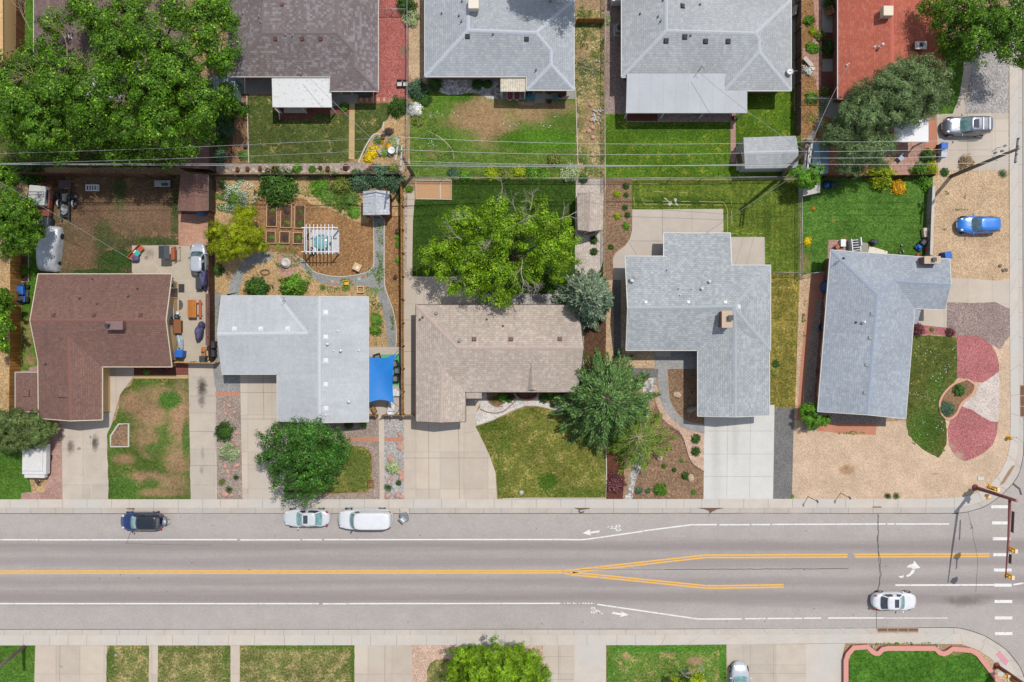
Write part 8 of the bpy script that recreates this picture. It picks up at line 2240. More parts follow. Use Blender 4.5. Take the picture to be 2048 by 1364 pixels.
put('patio_table', 'oval teal glass table under the white pergola', 'table', 647, 486, .1, [('table_top', tealg, [('lathe', (0, 0, .85), [(.02, 0), (.72, 0), (.74, .02), (.72, .04), (.02, .04)], 20)]), ('frame', 'black_metal', [('tube', [Vector((0, 0, .16)), Vector((0, 0, .85))], .05), ('lathe', (0, 0, .16), [(.3, 0), (.3, .03), (.05, .06)], 12)])])
for px, py, rz, mt, lab in ((661, 482, -1.5, 'white_metal', 'white chair right of the teal glass table'), (633, 499, 2.4, 'white_metal', 'white chair at the lower left of the teal glass table'), (627, 503, .6, 'black_metal', 'dark chair at the deck corner below the pergola')):
 put('garden_chair', lab, 'chair', px, py, rz, [('seat', mt, [('rbox', (0, 0, .56), (.48, .46, .05), .02)]), ('backrest', mt, [('rbox', (0, .24, .6), (.46, .05, .45), .02)]), ('legs', mt, [('box', (a * .2, c * .2, .16), (.04, .04, .4)) for a in (1, -1) for c in (1, -1)])])
put('stone_planter', 'round white tiered stone planter on the flagstone patch', 'planter', 573, 526, 0, [('stone_planter', C_('white_stone', 222, 214, 206), [('lathe', (0, 0, 0), [(.5, 0), (.5, .35), (.36, .37), (.36, .55), (.3, .56), (.28, .5), (.02, .5)], 20)])])
put('low_table', 'square tan table with a white plate at the wood chip edge', 'table', 716, 535, -.45, [('table_top', C_('tan_table', 228, 186, 140), [('rbox', (0, 0, .48), (.78, .74, .06), .12)]), ('legs', C_('tan_table', 228, 186, 140), [('box', (a * .28, c * .26, 0), (.07, .07, .48)) for a in (1, -1) for c in (1, -1)]), ('plate', 'white_metal', [('rbox', (.06, -.03, .54), (.26, .32, .02), .02)])])
put('toy_chair', 'bright yellow plastic toy chair by the slab path', 'chair', 694, 566, .0, [('toy_chair', C_('yellow_plastic', 250, 196, 10), [('rbox', (0, 0, 0), (.44, .46, .3), .05), ('rbox', (0, .2, .3), (.42, .07, .25), .03)])])
put('planter_box', 'square pale timber frame at the top edge of the light grey roof', 'planter', 722, 579, .03, [('planter_box', C_('pale_timber', 240, 206, 160), [('box', (0, s * .3, .2), (.68, .07, .1)) for s in (1, -1)] + [('box', (s * .305, 0, .2), (.07, .52, .1)) for s in (1, -1)] + [('box', (a * .3, c * .3, 0), (.08, .08, .19)) for a in (1, -1) for c in (1, -1)])])
for px, py, c, lab in ((665, 563, (214, 170, 140), 'tan'), (664, 570, (196, 140, 124), 'dusty pink'), (676, 565, (206, 150, 130), 'salmon'), (688, 567, (170, 200, 180), 'pale green left'), (708, 565, (190, 140, 120), 'brick coloured'), (718, 558, (166, 206, 186), 'pale green right'), (727, 553, (200, 110, 96), 'red')):
 put('stepping_stone', lab + ' square stepping stone on the weedy slab path', 'paving slab', px, py, random.uniform(-.2, .2), [('stepping_stone', C_('slab_' + lab, *c), [('rbox', (0, 0, 0), (.3, .3, .05), .02)])])
m = MB(); pts = [w(530 + (9 + 2 * math.sin(k * .7)) * math.cos(k * .5), 545 + (5 + 1.5 * math.cos(k * .9)) * math.sin(k * .5), 0.03 + .001 * k) for k in range(50)]
tag(m.tube(pts, .022, 5).build('garden_hose', C_('brown_hose', 130, 100, 70), None, True), 'brown garden hose coiled on pale wood chips', 'hose')
# shade sail
b = w(762, 757); so = empty('shade_sail', b, 0, 'bright blue stretched shade sail over the side patio', 'shade sail')
m = MB(); n = 14; cor = [(736, 712, 2.6), (791, 707, 2.5), (788, 807, 2.2), (736, 806, 2.6)]
for i in range(n + 1):
 for j in range(n + 1):
  u, v = i / n, j / n
  # edges bow inwards between the four corners
  uu = u + (.5 - u) * .16 * 4 * v * (1 - v) * (1 if u > .0 else .2); vv = v + (.5 - v) * .14 * 4 * u * (1 - u)
  px = (1 - vv) * ((1 - uu) * cor[0][0] + uu * cor[1][0]) + vv * ((1 - uu) * cor[3][0] + uu * cor[2][0])
  py = (1 - vv) * ((1 - uu) * cor[0][1] + uu * cor[1][1]) + vv * ((1 - uu) * cor[3][1] + uu * cor[2][1])
  pz = (1 - vv) * ((1 - uu) * cor[0][2] + uu * cor[1][2]) + vv * ((1 - uu) * cor[3][2] + uu * cor[2][2]) - .2 * math.sin(math.pi * u) * math.sin(math.pi * v)
  m.v.append(tuple(w(px, py, pz) - b))
m.add([], []); m.f = [(i * (n + 1) + j, (i + 1) * (n + 1) + j, (i + 1) * (n + 1) + j + 1, i * (n + 1) + j + 1) for i in range(n) for j in range(n)]; m.m = [0] * len(m.f)
fab = m.build('fabric', C_('blue_sail_cloth', 0, 128, 216, v=.08, s=2), so, True)
for (x, y, z, gx, gy) in ((791, 707, 2.5, 799, 697), (788, 807, 2.2, 799, 814)):
 q = w(gx, gy, 2.6) - b; g0 = Vector((q.x, q.y, 0))
 MB().tube([g0, q], .04, 6).build('post', MAT['black_metal'], so); MB().tube([q, w(x, y, z) - b], .015, 4).build('rope', MAT['black_metal'], so)
for px, py, rz, mt, lab in ((791, 727, -1.3, cushion, 'upper dark armchair beside the blue shade sail'), (795, 741, -1.6, C_('slate_cushion', 104, 124, 130), 'middle slate armchair beside the blue shade sail'), (792, 757, -1.5, cushion, 'lower dark armchair beside the blue shade sail'), (756, 714, .3, cushion, 'grey chair above the blue shade sail')):
 put('armchair', lab, 'chair', px, py, rz, [('seat', mt, [('rbox', (0, 0, .36), (.52, .5, .1), .04)]), ('frame', 'black_metal', [('rbox', (0, .31, .1), (.66, .06, .75), .02)] + [('rbox', (s * .3, 0, .1), (.05, .56, .52), .02) for s in (1, -1)])])
for px, py, rz, lab in ((791, 785, -1.4, 'white scoop shaped lounge seat below the dark armchairs'), (783, 818, 3.1, 'white scoop shaped lounge seat at the golden gate fence')):
 put('lounge_seat', lab, 'chair', px, py, rz, [('shell', 'white_metal', [('lathe', (0, .25, 0), [(.3, 0), (.38, .2), (.4, .42), (.36, .42), (.33, .24), (.02, .2)], 18), ('rbox', (0, -.15, .0), (.72, .7, .38), .06)]), ('cushion', C_('white_cushion', 226, 228, 234), [('rbox', (0, -.12, .38), (.5, .62, .06), .03)])])
put('side_table', 'small white table at the lower corner of the blue sail', 'table', 783, 803, 0, [('side_table', 'white_metal', [('rbox', (0, 0, .4), (.45, .42, .04), .02), ('box', (0, 0, 0), (.1, .1, .4))])])
put('wooden_chest', 'golden wooden chest tilted against the gate fence', 'chest', 749, 819, .5, [('wooden_chest', oldwood, [('rbox', (0, 0, 0), (.36, .66, .55), .03)])])
# bins
def bin_(label, px, py, rz, mt, s=1.0, name='wheelie_bin'):
 return put(name, label, 'bin', px, py, rz, [('body', mt, [('box', (0, 0, .06), (.5 * s, .55 * s, .9 * s), 0, 0, (1.12, 1.12))]), ('lid', mt, [('rbox', (0, .02, .96 * s), (.62 * s, .68 * s, .08), .04)]), ('wheels', 'tyre', [('tube', [Vector((-.27 * s, .27 * s, .1)), Vector((.27 * s, .27 * s, .1))], .1, 10)])])
bin_('blue recycling bin by the wall of the yellow house', 367, 707, 1.5, bluep, 1.15)
bin_('upper of two dark grey bins left of the light grey house', 430, 690, .1, potd, 1.0)
bin_('lower of two dark grey bins left of the light grey house', 430, 707, .1, potd, 1.0)
bin_('dark green bin beside the orange shelf at the tan gate fence', 411, 718, .0, C_('dark_green_bin', 52, 70, 76), .9)
bin_('blue recycling bin at the top right corner of the slate blue roof', 1885, 513, .2, bluep, 1.1)
bin_('upper blue bin on the drive beside the hedge', 1879, 296, 1.5, bluep, 1.0)
bin_('pale blue bin just below the upper blue bin on the drive', 1879, 313, 1.5, C_('pale_blue_bin', 196, 206, 224), .9)
# patio of the yellow house
pt = put('picnic_table', 'orange wooden picnic table with red brown benches', 'table', 391, 618, 0, [('table_top', teak, [('rbox', (-.05, 0, .7), (.82, 1.75, .06), .02)]), ('legs', teak, [('box', (0, s * .6, .0), (1.3, .08, .1)) for s in (1, -1)] + [('box', (0, s * .6, .1), (.1, .08, .6)) for s in (1, -1)]), ('bench', redwood, [('rbox', (.62, 0, .4), (.26, 1.8, .05), .02), ('box', (.55, .6, .3), (.5, .08, .09)), ('box', (.55, -.6, .3), (.5, .08, .09))]), ('bench', redwood, [('rbox', (-.5, 0, .4), (.22, 1.7, .05), .02)])])
dh = put('dog_house', 'brown shingled dog house against the yellow wall', 'dog house', 358, 653, 0, [('wall', oldwood, [('box', (0, 0, 0), (.8, 1.15, .75))])])
tag(dh)
m = MB(); m.uv = []
for f in (((-.55, -.68, .8), (-.02, -.68, 1.15), (-.02, .68, 1.15), (-.55, .68, .8)),): m.add(f, [(0, 1, 2, 3)]); m.uv += [(q[1], q[0]) for q in f]
m2 = MB().add([(-.02, -.68, 1.15), (.52, -.68, .75), (.52, .68, .75), (-.02, .68, 1.15)], [(0, 1, 2, 3)])
m.build('roof', SHN['brown'], dh); m2.build('roof', C_('brown_roof_board', 150, 92, 44), dh)
bmg = put('foil_bag', 'long silver plastic bag between dog house and blue bin', 'bag', 362, 686, .1, [('foil_bag', C_('silver_foil', 176, 192, 206, r=.3, v=.25, s=3), [('blob', (0, 0, .25), (.32, .9, .3), 3, .3, 3)])])
put('covered_grill', 'purple grey covered grill at the narrow roof strip', 'grill', 403, 664, -.15, [('covered_grill', purp, [('blob', (0, 0, .45), (.34, .85, .62), 5, .3, 3), ('blob', (.1, .7, .5), (.3, .35, .5), 8, .25, 3)])])
put('covered_furniture', 'black covered patio box below the small hatchback', 'cover', 403, 567, 0, [('covered_furniture', blackp, [('rbox', (0, 0, 0), (.62, 1.25, .8), .08), ('box', (0, 0, .8), (.04, 1.2, .02))])])
put('covered_umbrella', 'purple grey cover leaning on the dark fence', 'cover', 414, 561, .05, [('covered_umbrella', purp, [('blob', (0, 0, .7), (.28, .95, .75), 2, .3, 3)])])
lt = House('fence_shelter', 'narrow brown shingled roof strip along the dark fence', dict(a=(411, 587, 1.5), b=(419, 587, 1.7), c=(419, 691, 1.7), d=(411, 691, 1.5)), ['a b c d'], SHN['brown'], MAT['brown_trim'], MAT['brown_trim'], cat='shelter', inset=.12, gutters=False, thick=.06)
put('workbench', 'orange workbench at the end of the narrow roof strip', 'bench', 413, 704, 0, [('top', teak, [('rbox', (0, 0, .8), (.42, 1.0, .05), .02)]), ('legs', teak, [('box', (a * .16, c * .42, 0), (.07, .07, .8)) for a in (1, -1) for c in (1, -1)]), ('toolbox', 'black_metal', [('rbox', (-.03, 0, .85), (.3, .14, .1), .02)])])
sw = put('porch_swing', 'dark canopy porch swing on the back patio', 'swing', 343, 508, 0, [('canopy', blackp, [('box', (-.28, 0, 1.7), (.52, 1.25, .04), 0, 0, (1, 1), ('Y', -.14)), ('box', (.24, 0, 1.68), (.54, 1.25, .04), 0, 0, (1, 1), ('Y', .14))]), ('seat', redwood, [('rbox', (.42, 0, .5), (.5, 1.2, .06), .03), ('rbox', (.7, 0, .55), (.06, 1.2, .5), .02)]), ('frame', C_('rusty_frame', 150, 110, 90), [('tube', [Vector((-.5, s * .66, 0)), Vector((0, s * .66, 1.65)), Vector((.95, s * .66, .02))], .025, 6) for s in (1, -1)] + [('tube', [Vector((.9, -.66, .1)), Vector((.9, .66, .1))], .025, 6)])])
put('garden_bench', 'orange bench with a turquoise towel and a purple cover', 'bench', 277, 507, math.radians(48), [('seat', redwood, [('rbox', (0, 0, .4), (1.75, .5, .06), .03)]), ('backrest', redwood, [('rbox', (0, .26, .45), (1.75, .06, .4), .02)]), ('towel', C_('turquoise_towel', 40, 196, 186), [('rbox', (.02, -.06, .465), (.5, .55, .03), .02)]), ('pillow', 'white_metal', [('rbox', (.0, .2, .5), (.4, .25, .12), .05)]), ('cover', purp, [('blob', (-.5, -.28, .3), (.42, .34, .28), 4, .2, 3)])])
put('barbecue', 'dark round kettle grill beside the yellow wall', 'grill', 358, 635, 0, [('barbecue', 'black_metal', [('lathe', (0, 0, .4), [(.05, 0), (.3, .15), (.32, .3), (.22, .45), (.05, .5)], 14), ('box', (0, .1, 0), (.4, .05, .4))])])
put('white_pot', 'white pot above the kettle grill', 'pot', 357, 626, 0, [('white_pot', 'white_metal', [('lathe', (0, 0, 0), [(.14, 0), (.18, .3), (.14, .3), (.1, .2), (.01, .2)], 12)])])
put('half_moon_mat', 'grey half moon door mat by the yellow wall', 'mat', 358, 610, 0, [('half_moon_mat', C_('grey_mat', 92, 90, 92), [('prism', [(.42 * math.cos(a), .52 * math.sin(a)) for a in np.linspace(-1.57, 1.57, 12)], .012, .035)])])
put('slotted_crate', 'white slotted crate lying on the dirt yard', 'crate', 186, 376, 0, [('slotted_crate', 'white_metal', [('box', (0, s * .27, 0), (1.3, .1, .2)) for s in (1, -1)] + [('box', (x, 0, 0), (.1, .44, .2)) for x in (-.6, -.32, -.07, .18, .43, .6)]), ('inside', C_('dark_crate_inside', 80, 46, 40), [('box', (0, 0, .0), (1.1, .42, .05))])])
put('utility_cart', 'grey topped cart against the brown shed', 'cart', 331, 370, 0, [('top', 'grey_metal', [('rbox', (0, 0, .7), (1.6, .66, .05), .03)]), ('legs', 'black_metal', [('box', (a * .7, c * .28, 0), (.05, .05, .7)) for a in (1, -1) for c in (1, -1)]), ('box', 'black_metal', [('rbox', (.25, -.1, .75), (.6, .25, .12), .03)])])
tr = put('lawn_tractor', 'blue lawn tractor by the tall board fence', 'lawn tractor', 49, 588, math.pi / 2, [('body', bluep, [('rbox', (.3, 0, .35), (.85, .62, .45), .08), ('rbox', (-.55, 0, .35), (.6, .75, .25), .06)]), ('seat', blackp, [('rbox', (-.45, 0, .6), (.5, .55, .15), .06), ('rbox', (-.68, 0, .7), (.1, .55, .4), .04)]), ('deck', blackp, [('rbox', (-.05, 0, .12), (.8, 1.1, .2), .08), ('rbox', (.9, 0, .2), (.35, .6, .4), .05)]), ('steering_wheel', 'black_metal', [('lathe', (0, 0, .95), [(.17, 0), (.2, .02), (.17, .04)], 12)]), ('wheels', 'tyre', [('tube', [Vector((x, s * .38, r)), Vector((x, s * .6, r))], r, 12) for x, r in ((.7, .22), (-.6, .3)) for s in (1, -1)])])
put('plank_stack', 'white plank leaning beside the blue lawn tractor', 'plank', 39, 592, 0, [('plank_stack', 'white_trim', [('box', (0, 0, .0), (.12, 1.7, 1.1))])])
put('tarp', 'crumpled blue tarp at the brown shed door', 'tarp', 406, 427, .05, [('tarp', C_('blue_tarp', 20, 116, 196, v=.2, s=3), [('blob', (.05, 0, .3), (.6, .28, .45), 6, .35, 3)])])
put('scrap_pile', 'dark junk pile with a blue tarp at the left tree', 'junk', 48, 408, 0, [('tarp', C_('blue_tarp', 20, 116, 196), [('blob', (0, .4, .3), (.5, .3, .35), 6, .35, 3)]), ('junk', potd, [('blob', (.1, -.3, .3), (.5, .6, .4), 9, .4, 3)])])
# mowers
def mower(label, px, py, rz, mt):
 put('lawn_mower', label, 'lawn mower', px, py, rz, [('deck', mt, [('rbox', (0, .2, .1), (.55, .6, .2), .08), ('lathe', (0, .2, .3), [(.2, 0), (.2, .15), (.1, .2)], 12)]), ('grass_bag', blackp, [('rbox', (0, -.4, .15), (.5, .6, .4), .1)]), ('handle', 'black_metal', [('tube', [Vector((-.25, 0, .3)), Vector((-.25, -.95, .95)), Vector((.25, -.95, .95)), Vector((.25, 0, .3))], .02, 5)]), ('wheels', 'tyre', [('tube', [Vector((s * .28, y, .12)), Vector((s * .36, y, .12))], .12, 10) for s in (1, -1) for y in (.4, -.05)])])
mower('blue lawn mower below the small pole tree', 1656, 371, 1.5, bluep)
mower('blue and black lawn mower beside the block wall', 1838, 492, 2.5, bluep)
for px, py, lab in ((1851, 500, 'red fuel can right of the mower at the block wall'), (1834, 511, 'round red can at the roof edge beside the brick chimney')):
 put('fuel_can', lab, 'can', px, py, .1, [('fuel_can', C_('red_plastic', 214, 46, 50), [('rbox', (0, 0, 0), (.3, .28, .32), .05), ('tube', [Vector((0, 0, .3)), Vector((.1, 0, .42))], .03)])])
put('rubbish_bag', 'black rubbish bag on the grass above the slate roof', 'bag', 1745, 485, 0, [('rubbish_bag', blackp, [('blob', (0, 0, .25), (.34, .3, .35), 4, .35, 3)])])
m = MB().add([w(1739, 492) + Vector((0, 0, .03)), w(1775, 502.5) + Vector((0, 0, .03)), w(1774, 512) + Vector((0, 0, .03)), w(1735, 510) + Vector((0, 0, .03))], [(0, 1, 2, 3)])
t = NT('spotted_blanket'); v_ = t.n('TexVoronoi'); t.put(v_.inputs['Vector'], t.pos()); v_.inputs['Scale'].default_value = 2.6
bl = t.bsdf(t.mix(t.smooth(v_.outputs['Distance'], .28, .34, 1, 0), S(248, 240, 222), S(240, 170, 110)), .9)
tag(m.build('picnic_blanket', bl, None, fixn=False), 'cream blanket with orange spots at the slate roof edge', 'blanket')
put('cool_box', 'pale blue cool box on pink pavers above the slate roof', 'cool box', 1683, 487, 0, [('body', C_('pale_blue_box', 176, 212, 216), [('rbox', (0, 0, 0), (.5, .72, .42), .06)]), ('lid', 'white_metal', [('rbox', (0, 0, .42), (.52, .74, .06), .04)])])
put('garden_chair', 'small brown chair left of the pale blue cool box', 'chair', 1672, 494, .6, [('seat', redwood, [('rbox', (0, 0, .35), (.4, .4, .05), .02)]), ('backrest', redwood, [('rbox', (0, .2, .38), (.4, .05, .4), .02)]), ('legs', redwood, [('box', (a * .16, c * .16, 0), (.04, .04, .35)) for a in (1, -1) for c in (1, -1)])])
put('lattice_frame', 'white slatted frame standing on the grey slab', 'frame', 1705, 492, .1, [('lattice_frame', 'white_metal', [('box', (s * .4, 0, 0), (.08, 1.3, .9)) for s in (1, -1)] + [('box', (0, y, .8), (.72, .06, .06)) for y in (-.5, -.25, 0, .25, .5)] + [('box', (.4, .3, .9), (.1, .8, .3))])])
put('pet_kennel', 'cream plastic pet kennel beside the block wall', 'kennel', 1849, 466, .1, [('shell', C_('cream_kennel', 222, 204, 186), [('rbox', (0, 0, 0), (.7, .95, .55), .1)]), ('hatch', C_('kennel_grey', 140, 130, 122), [('rbox', (0, -.1, .55), (.36, .5, .03), .03)])])
put('watering_can', 'small grey can on the grass by the blanket', 'can', 1741 + 1, 499, 0, [('watering_can', 'grey_metal', [('lathe', (0, 0, 0), [(.14, 0), (.14, .25), (.05, .28)], 10)])]) if False else None
put('tricycle', 'small black and white toy on the grass above the roof', 'toy', 1801, 499, .3, [('frame', 'black_metal', [('tube', [Vector((-.2, -.2, .3)), Vector((.1, .2, .35)), Vector((.15, .35, .15))], .04)]), ('wheels', 'white_trim', [('tube', [Vector((x, y, .13)), Vector((x + .06, y, .13))], .13, 10) for x, y in ((-.25, -.25), (.1, -.3), (.12, .35))])])
put('folded_umbrella', 'dark blue patio umbrella against the brick wall', 'umbrella', 1648, 575, 0, [('canopy', C_('navy_canvas', 40, 78, 130), [('lathe', (0, 0, .8), [(.75, 0), (.4, .3), (.03, .5)], 12)]), ('pole', 'black_metal', [('tube', [Vector((0, 0, 0)), Vector((0, 0, 1.4))], .03)])])
put('round_chair', 'round blue chair in the shade of the slate roof', 'chair', 1641, 655, 0, [('shell', C_('bright_blue_shell', 16, 92, 160), [('lathe', (0, 0, .35), [(.1, 0), (.35, .08), (.45, .28), (.42, .28), (.3, .12), (.02, .06)], 14)]), ('legs', 'black_metal', [('box', (a * .2, c * .2, 0), (.03, .03, .4)) for a in (1, -1) for c in (1, -1)])])
bk = put('bicycle', 'dark bicycle parked along the brick wall', 'bicycle', 1632, 752, math.pi / 2, [('frame', 'black_metal', [('tube', [Vector((-.45, 0, .35)), Vector((-.1, 0, .75)), Vector((.4, 0, .8)), Vector((.5, 0, .35))], .02), ('tube', [Vector((-.1, 0, .75)), Vector((0, 0, .35)), Vector((.4, 0, .78))], .02), ('tube', [Vector((.4, -.28, .95)), Vector((.38, 0, .9)), Vector((.4, .28, .95))], .018)]), ('saddle', 'black_metal', [('rbox', (-.12, 0, .82), (.26, .14, .06), .03)])] + [('wheel', 'tyre', [('tube', [Vector((x + .33 * math.cos(a), 0, .34 + .33 * math.sin(a))) for a in np.linspace(0, 6.283, 17)], .022, 5)]) for x in (-.5, .55)])
# upper yards
for px, lab, fr in ((1020, 'left red lounger under the ribbed awning', 0), (1034, 'right red lounger under the ribbed awning', 1)):
 put('lounger', lab, 'lounger', px, 187, 0, [('frame', 'white_metal', [('tube', [Vector((-.3, .7, .3)), Vector((-.3, -.6, .3)), Vector((0, -.8, .3)), Vector((.3, -.6, .3)), Vector((.3, .7, .3))], .035), ('box', (.25, -.5, 0), (.05, .05, .3)), ('box', (-.25, -.5, 0), (.05, .05, .3)), ('box', (.25, .6, 0), (.05, .05, .3)), ('box', (-.25, .6, 0), (.05, .05, .3))]), ('sling', redf, [('rbox', (0, 0, .3), (.52, 1.35, .04), .02)])])
put('barbecue', 'black grill on a teal mat beside the red loungers', 'grill', 1057, 192, 0, [('bowl', 'black_metal', [('lathe', (0, 0, .5), [(.05, 0), (.28, .1), (.3, .25), (.2, .4), (.04, .45)], 14), ('box', (0, 0, 0), (.08, .08, .5))]), ('mat', C_('teal_mat', 60, 150, 160), [('box', (.15, 0, .03), (1.0, .8, .012))])])
put('garden_chair', 'green folding chair below the eave of the blue grey roof', 'chair', 1110, 199, .1, [('seat', C_('green_chair', 60, 120, 104), [('rbox', (0, 0, .4), (.5, .5, .04), .02)]), ('backrest', C_('green_chair', 60, 120, 104), [('rbox', (0, .26, .42), (.5, .04, .45), .02)]), ('legs', 'white_metal', [('box', (a * .23, c * .24, 0), (.03, .03, .4)) for a in (1, -1) for c in (1, -1)])])
for px, py, r, mt, lab in ((1098, 185, .3, 'o', 'pot with a yellow stake at the eave by the green chair'), (1119, 184, .26, terrac, 'left terracotta pot in the cluster under the eave'), (1128, 190, .26, terrac, 'right terracotta pot in the cluster under the eave'), (1121, 193, .22, potd, 'dark pot at the front of the cluster under the eave'), (1098, 205, .24, C_('brown_pot', 96, 70, 58), 'brown pot on the grass by the green chair'),
       (767, 274, .24, potd, 'dark pot at the edge of the tan flower bed'), (477, 339, .22, terrac, 'first terracotta pot from the left in the stone strip'), (497, 338, .22, terrac, 'second terracotta pot from the left in the stone strip'), (522, 337, .22, terrac, 'third terracotta pot from the left in the stone strip'), (549, 338, .25, terrac, 'fourth terracotta pot from the left in the stone strip'), (642, 335, .2, C_('brown_ring_pot', 130, 90, 50), 'brown pot between two small bushes in the stone strip'), (657, 338, .24, C_('brown_ring_pot', 130, 90, 50), 'brown pot at the right end of the pot row'), (493, 293, .22, potd, 'dark pot on the soil bed edge by the patchy lawn'), (796, 463, .24, potd, 'dark square pot at the side fence by the stone path'), (792, 554, .22, C_('brown_pot', 96, 60, 48), 'brown pot alone on the chip strip by the side fence'), (1467, 238, .28, 'black_metal', 'round black pot at the corner of the flat patio roof'), (323, 740, .3, 'black_metal', 'dark tub under the front eave of the yellow house')):
 if mt == 'o': mt = C_('orange_pot', 150, 96, 40)
 put('plant_pot', lab, 'pot', px, py, 0, [('pot', mt, [('lathe', (0, 0, 0), [(r * .7, 0), (r, .36), (r * .85, .37), (r * .8, .28), (.01, .28)], 14)]), ('soil', soilm, [('lathe', (0, 0, .27), [(r * .78, 0), (r * .76, .03), (.01, .04)], 10)])])
put('bird_bath', 'white shallow dish beside the first crossarm pole', 'bird bath', 785, 304, 0, [('bird_bath', 'white_metal', [('lathe', (0, 0, 0), [(.2, 0), (.08, .1), (.08, .6), (.34, .72), (.36, .76), (.3, .74), (.02, .68)], 16)])])
put('stone_ornament', 'grey stone ornament right of the yellow flower mounds', 'ornament', 759, 307, .6, [('stone_ornament', C_('grey_stone', 170, 170, 172), [('blob', (0, 0, .25), (.18, .42, .3), 3, .25)])])
for px, py, lab in ((800, 170, 'left pale chair at the end of the red gravel strip'), (812, 170, 'right pale chair at the end of the red gravel strip')):
 put('garden_chair', lab, 'chair', px, py, 0, [('seat', 'white_trim', [('rbox', (0, 0, .4), (.46, .5, .06), .05)]), ('frame', 'black_metal', [('box', (0, .28, 0), (.5, .05, .85))] + [('box', (s * .24, 0, 0), (.04, .5, .4)) for s in (1, -1)])])
put('barbecue', 'black covered grill under the white gutter by the red paver row', 'grill', 731, 190, 0, [('barbecue', blackp, [('rbox', (0, 0, .0), (1.2, .6, .95), .15)])])
put('air_conditioner', 'grey air conditioner beside the pale grey roof', 'air conditioner', 1237, 62, 0, [('case', 'grey_metal', [('rbox', (0, 0, .05), (.75, .85, .8), .06)]), ('fan_grille', 'black_metal', [('lathe', (0, .05, .85), [(.28, 0), (.28, .02), (.1, .04), (.02, .04)], 14)]), ('slab', 'walk', [('box', (0, 0, 0), (1.0, 1.1, .06))])])
put('box_trailer', 'white box at the top edge left of the pale grey roof', 'box', 1231, 2, 0, [('box_trailer', 'white_metal', [('rbox', (0, 0, .1), (1.0, 1.1, 1.2), .06)])])
put('leaning_panel', 'grey panel leaning on the dark fence at the top', 'panel', 1583, 25, -.2, [('leaning_panel', 'grey_metal', [('box', (0, 0, 0), (.12, 1.0, .95), 0, 0, (1, 1), ('Y', .25))])])
put('garden_chair', 'orange brown wooden armchair beside the red roofed house', 'chair', 1654, 26, -1.2, [('seat', oldwood, [('rbox', (0, 0, .36), (.6, .6, .06), .03)]), ('backrest', oldwood, [('rbox', (0, .33, .36), (.7, .07, .5), .02)]), ('arms', oldwood, [('rbox', (s * .34, 0, .2), (.08, .7, .4), .02) for s in (1, -1)])])
put('garden_bench', 'white slab bench in the flagstone garden', 'bench', 1613, 126, .75, [('seat', 'walk', [('rbox', (0, 0, .4), (.42, 1.15, .08), .03)]), ('supports', 'walk', [('box', (0, s * .4, 0), (.3, .15, .4)) for s in (1, -1)])])
put('garden_chair', 'pale blue grey folding chair by the tan table corner', 'chair', 1798, 318, .7, [('seat', C_('blue_grey_fabric', 170, 186, 206), [('rbox', (0, 0, .4), (.5, .5, .05), .03)]), ('backrest', C_('blue_grey_fabric', 170, 186, 206), [('rbox', (0, .26, .42), (.5, .05, .5), .02)]), ('legs', 'white_metal', [('box', (a * .2, c * .2, 0), (.03, .03, .4)) for a in (1, -1) for c in (1, -1)])])
put('planter_chair', 'small golden wooden chair on the small dry lawn', 'chair', 743, 967, .05, [('seat', oldwood, [('rbox', (0, 0, .3), (.5, .6, .05), .02)]), ('sides', oldwood, [('box', (s * .25, 0, 0), (.06, .7, .55)) for s in (1, -1)] + [('box', (0, .32, 0), (.46, .06, .7))])])
# branches, logs and boulders
rnd = random.Random(5)
m = MB()
for k in range(9): twig(m, w(1170 + rnd.uniform(0, 22), 134 + rnd.uniform(-4, 10), .1), Vector((rnd.uniform(-.6, 1), rnd.uniform(-.6, .6), .05)), rnd.uniform(.8, 1.6), .03, 1, rnd)
tag(m.build('branch_pile', MAT['deadwood']), 'pile of bare branches on the weedy side strip', 'branches')
for k in range(14):
 x, y = 1183 + rnd.uniform(0, 22), 218 + rnd.uniform(0, 24)
 a = rnd.uniform(0, 3); p = w(x, y, .1); d = Vector((math.cos(a), math.sin(a), 0)) * rnd.uniform(.15, .28)
 tag(MB().tube([p - d, p + d], rnd.uniform(.06, .1), 7).build('firewood_log', C_('grey_firewood', 196, 190, 186)), 'grey firewood log scattered on the stony weed strip', 'log', 'firewood logs scattered on the weed strip')
def rock(label, px, py, rx, ry, c, group=None, name='rock'):
 p = w(px, py)
 o = MB().blob((0, 0, rx / PPM * .25), (rx / PPM, ry / PPM, min(rx, ry) / PPM * .7), int(px + py), .3, 2).build(name, C_('rock_%d' % c[0], *c, r=.9, v=.2), None)
 o.location = (p.x, p.y, .01); o.rotation_euler = (0, 0, rnd.uniform(0, 3))
 tag(o, label, 'rock', group)
pk = (214, 164, 146)
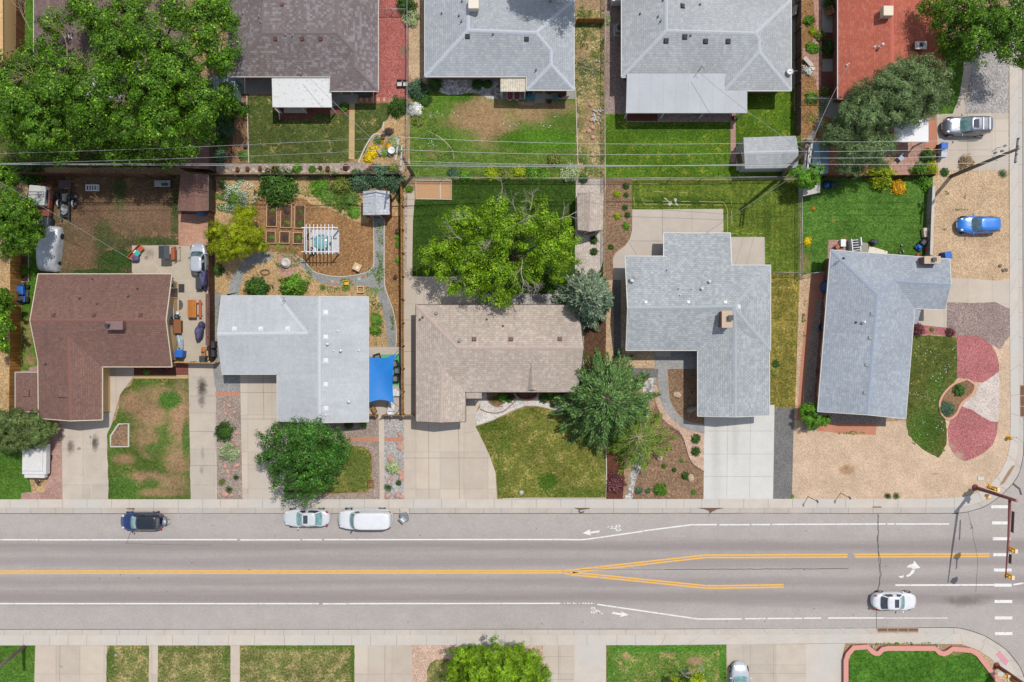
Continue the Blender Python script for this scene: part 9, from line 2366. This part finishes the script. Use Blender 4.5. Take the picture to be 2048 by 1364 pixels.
for x, y, r in ((450, 805, 4), (459, 812, 6), (452, 827, 5), (469, 824, 5), (474, 866, 6), (466, 880, 5), (475, 889, 5), (451, 932, 6), (456, 943, 6), (468, 941, 4), (474, 930, 7), (457, 953, 5), (450, 988, 10), (464, 990, 5)):
 rock('pink landscape rock lying in the gravel strip left of the maple driveway', x, y, r * .8, r * .6, pk, 'pink rocks left of the maple driveway')
for x, y, r in ((800, 868, 6), (801, 894, 9), (798, 886, 5), (781, 917, 9), (800, 946, 8), (803, 955, 8), (783, 957, 6), (776, 961, 4), (775, 992, 8), (795, 990, 8), (803, 992, 7), (788, 925, 4), (805, 940, 5)):
 rock('pink landscape rock lying in the gravel beside the narrow front walk', x, y, r * .8, r * .65, pk, 'pink rocks beside the narrow front walk')
for x, y, rx, ry, lab in ((1354, 789, 6, 9, 'tall tan boulder in the bark bed inside the curved walk'), (1383, 818, 13, 6, 'long grey boulder in the bark bed under the roof edge'), (1320, 916, 6, 6, 'pale boulder at the left in the bark bed'), (1380, 955, 8, 7, 'tan boulder beside the dark green bush')):
 rock(lab, x, y, rx, ry, (206, 180, 152) if ry != 6 or rx == 6 else (150, 138, 126), None, 'boulder')
for x, y in ((2000, 532), (2006, 541), (2012, 540)): rock('grey brown stone on the tan gravel lot by the side street', x, y, 4, 3.6, (140, 122, 108), 'stones on the tan gravel lot')
for x, y in ((1182, 210), (1184, 240), (1185, 255), (1186, 275), (1185, 310), (1178, 262)): rock('tan flat stone on the stony weed strip', x, y, 5, 4, (214, 180, 142), 'flat stones on the weed strip')
# kerb side barrier
bb_ = w(807, 1036, .5); bb_.z = ZR
o = empty('road_barrier', bb_, 0, 'grey barrier base with a white board at the kerb behind the van', 'barrier')
MB().rbox((0, 0, 0), (.85, .9, .5), .15, .2).build('base', C_('grey_teal_base', 120, 138, 146), o)
MB().rbox((-.05, -.15, .5), (.55, .65, .35), .04, .75).build('tool_box', MAT['grey_metal'], o)
MB().box((-.05, -.15, .86), (.2, .4, .03), .75).build('label_plate', MAT['white_metal'], o)
MB().box((.05, .62, .3), (.85, .65, .04), 0, 0, (1, 1), ('X', .5)).build('board', C_('pale_board', 236, 226, 210), o)
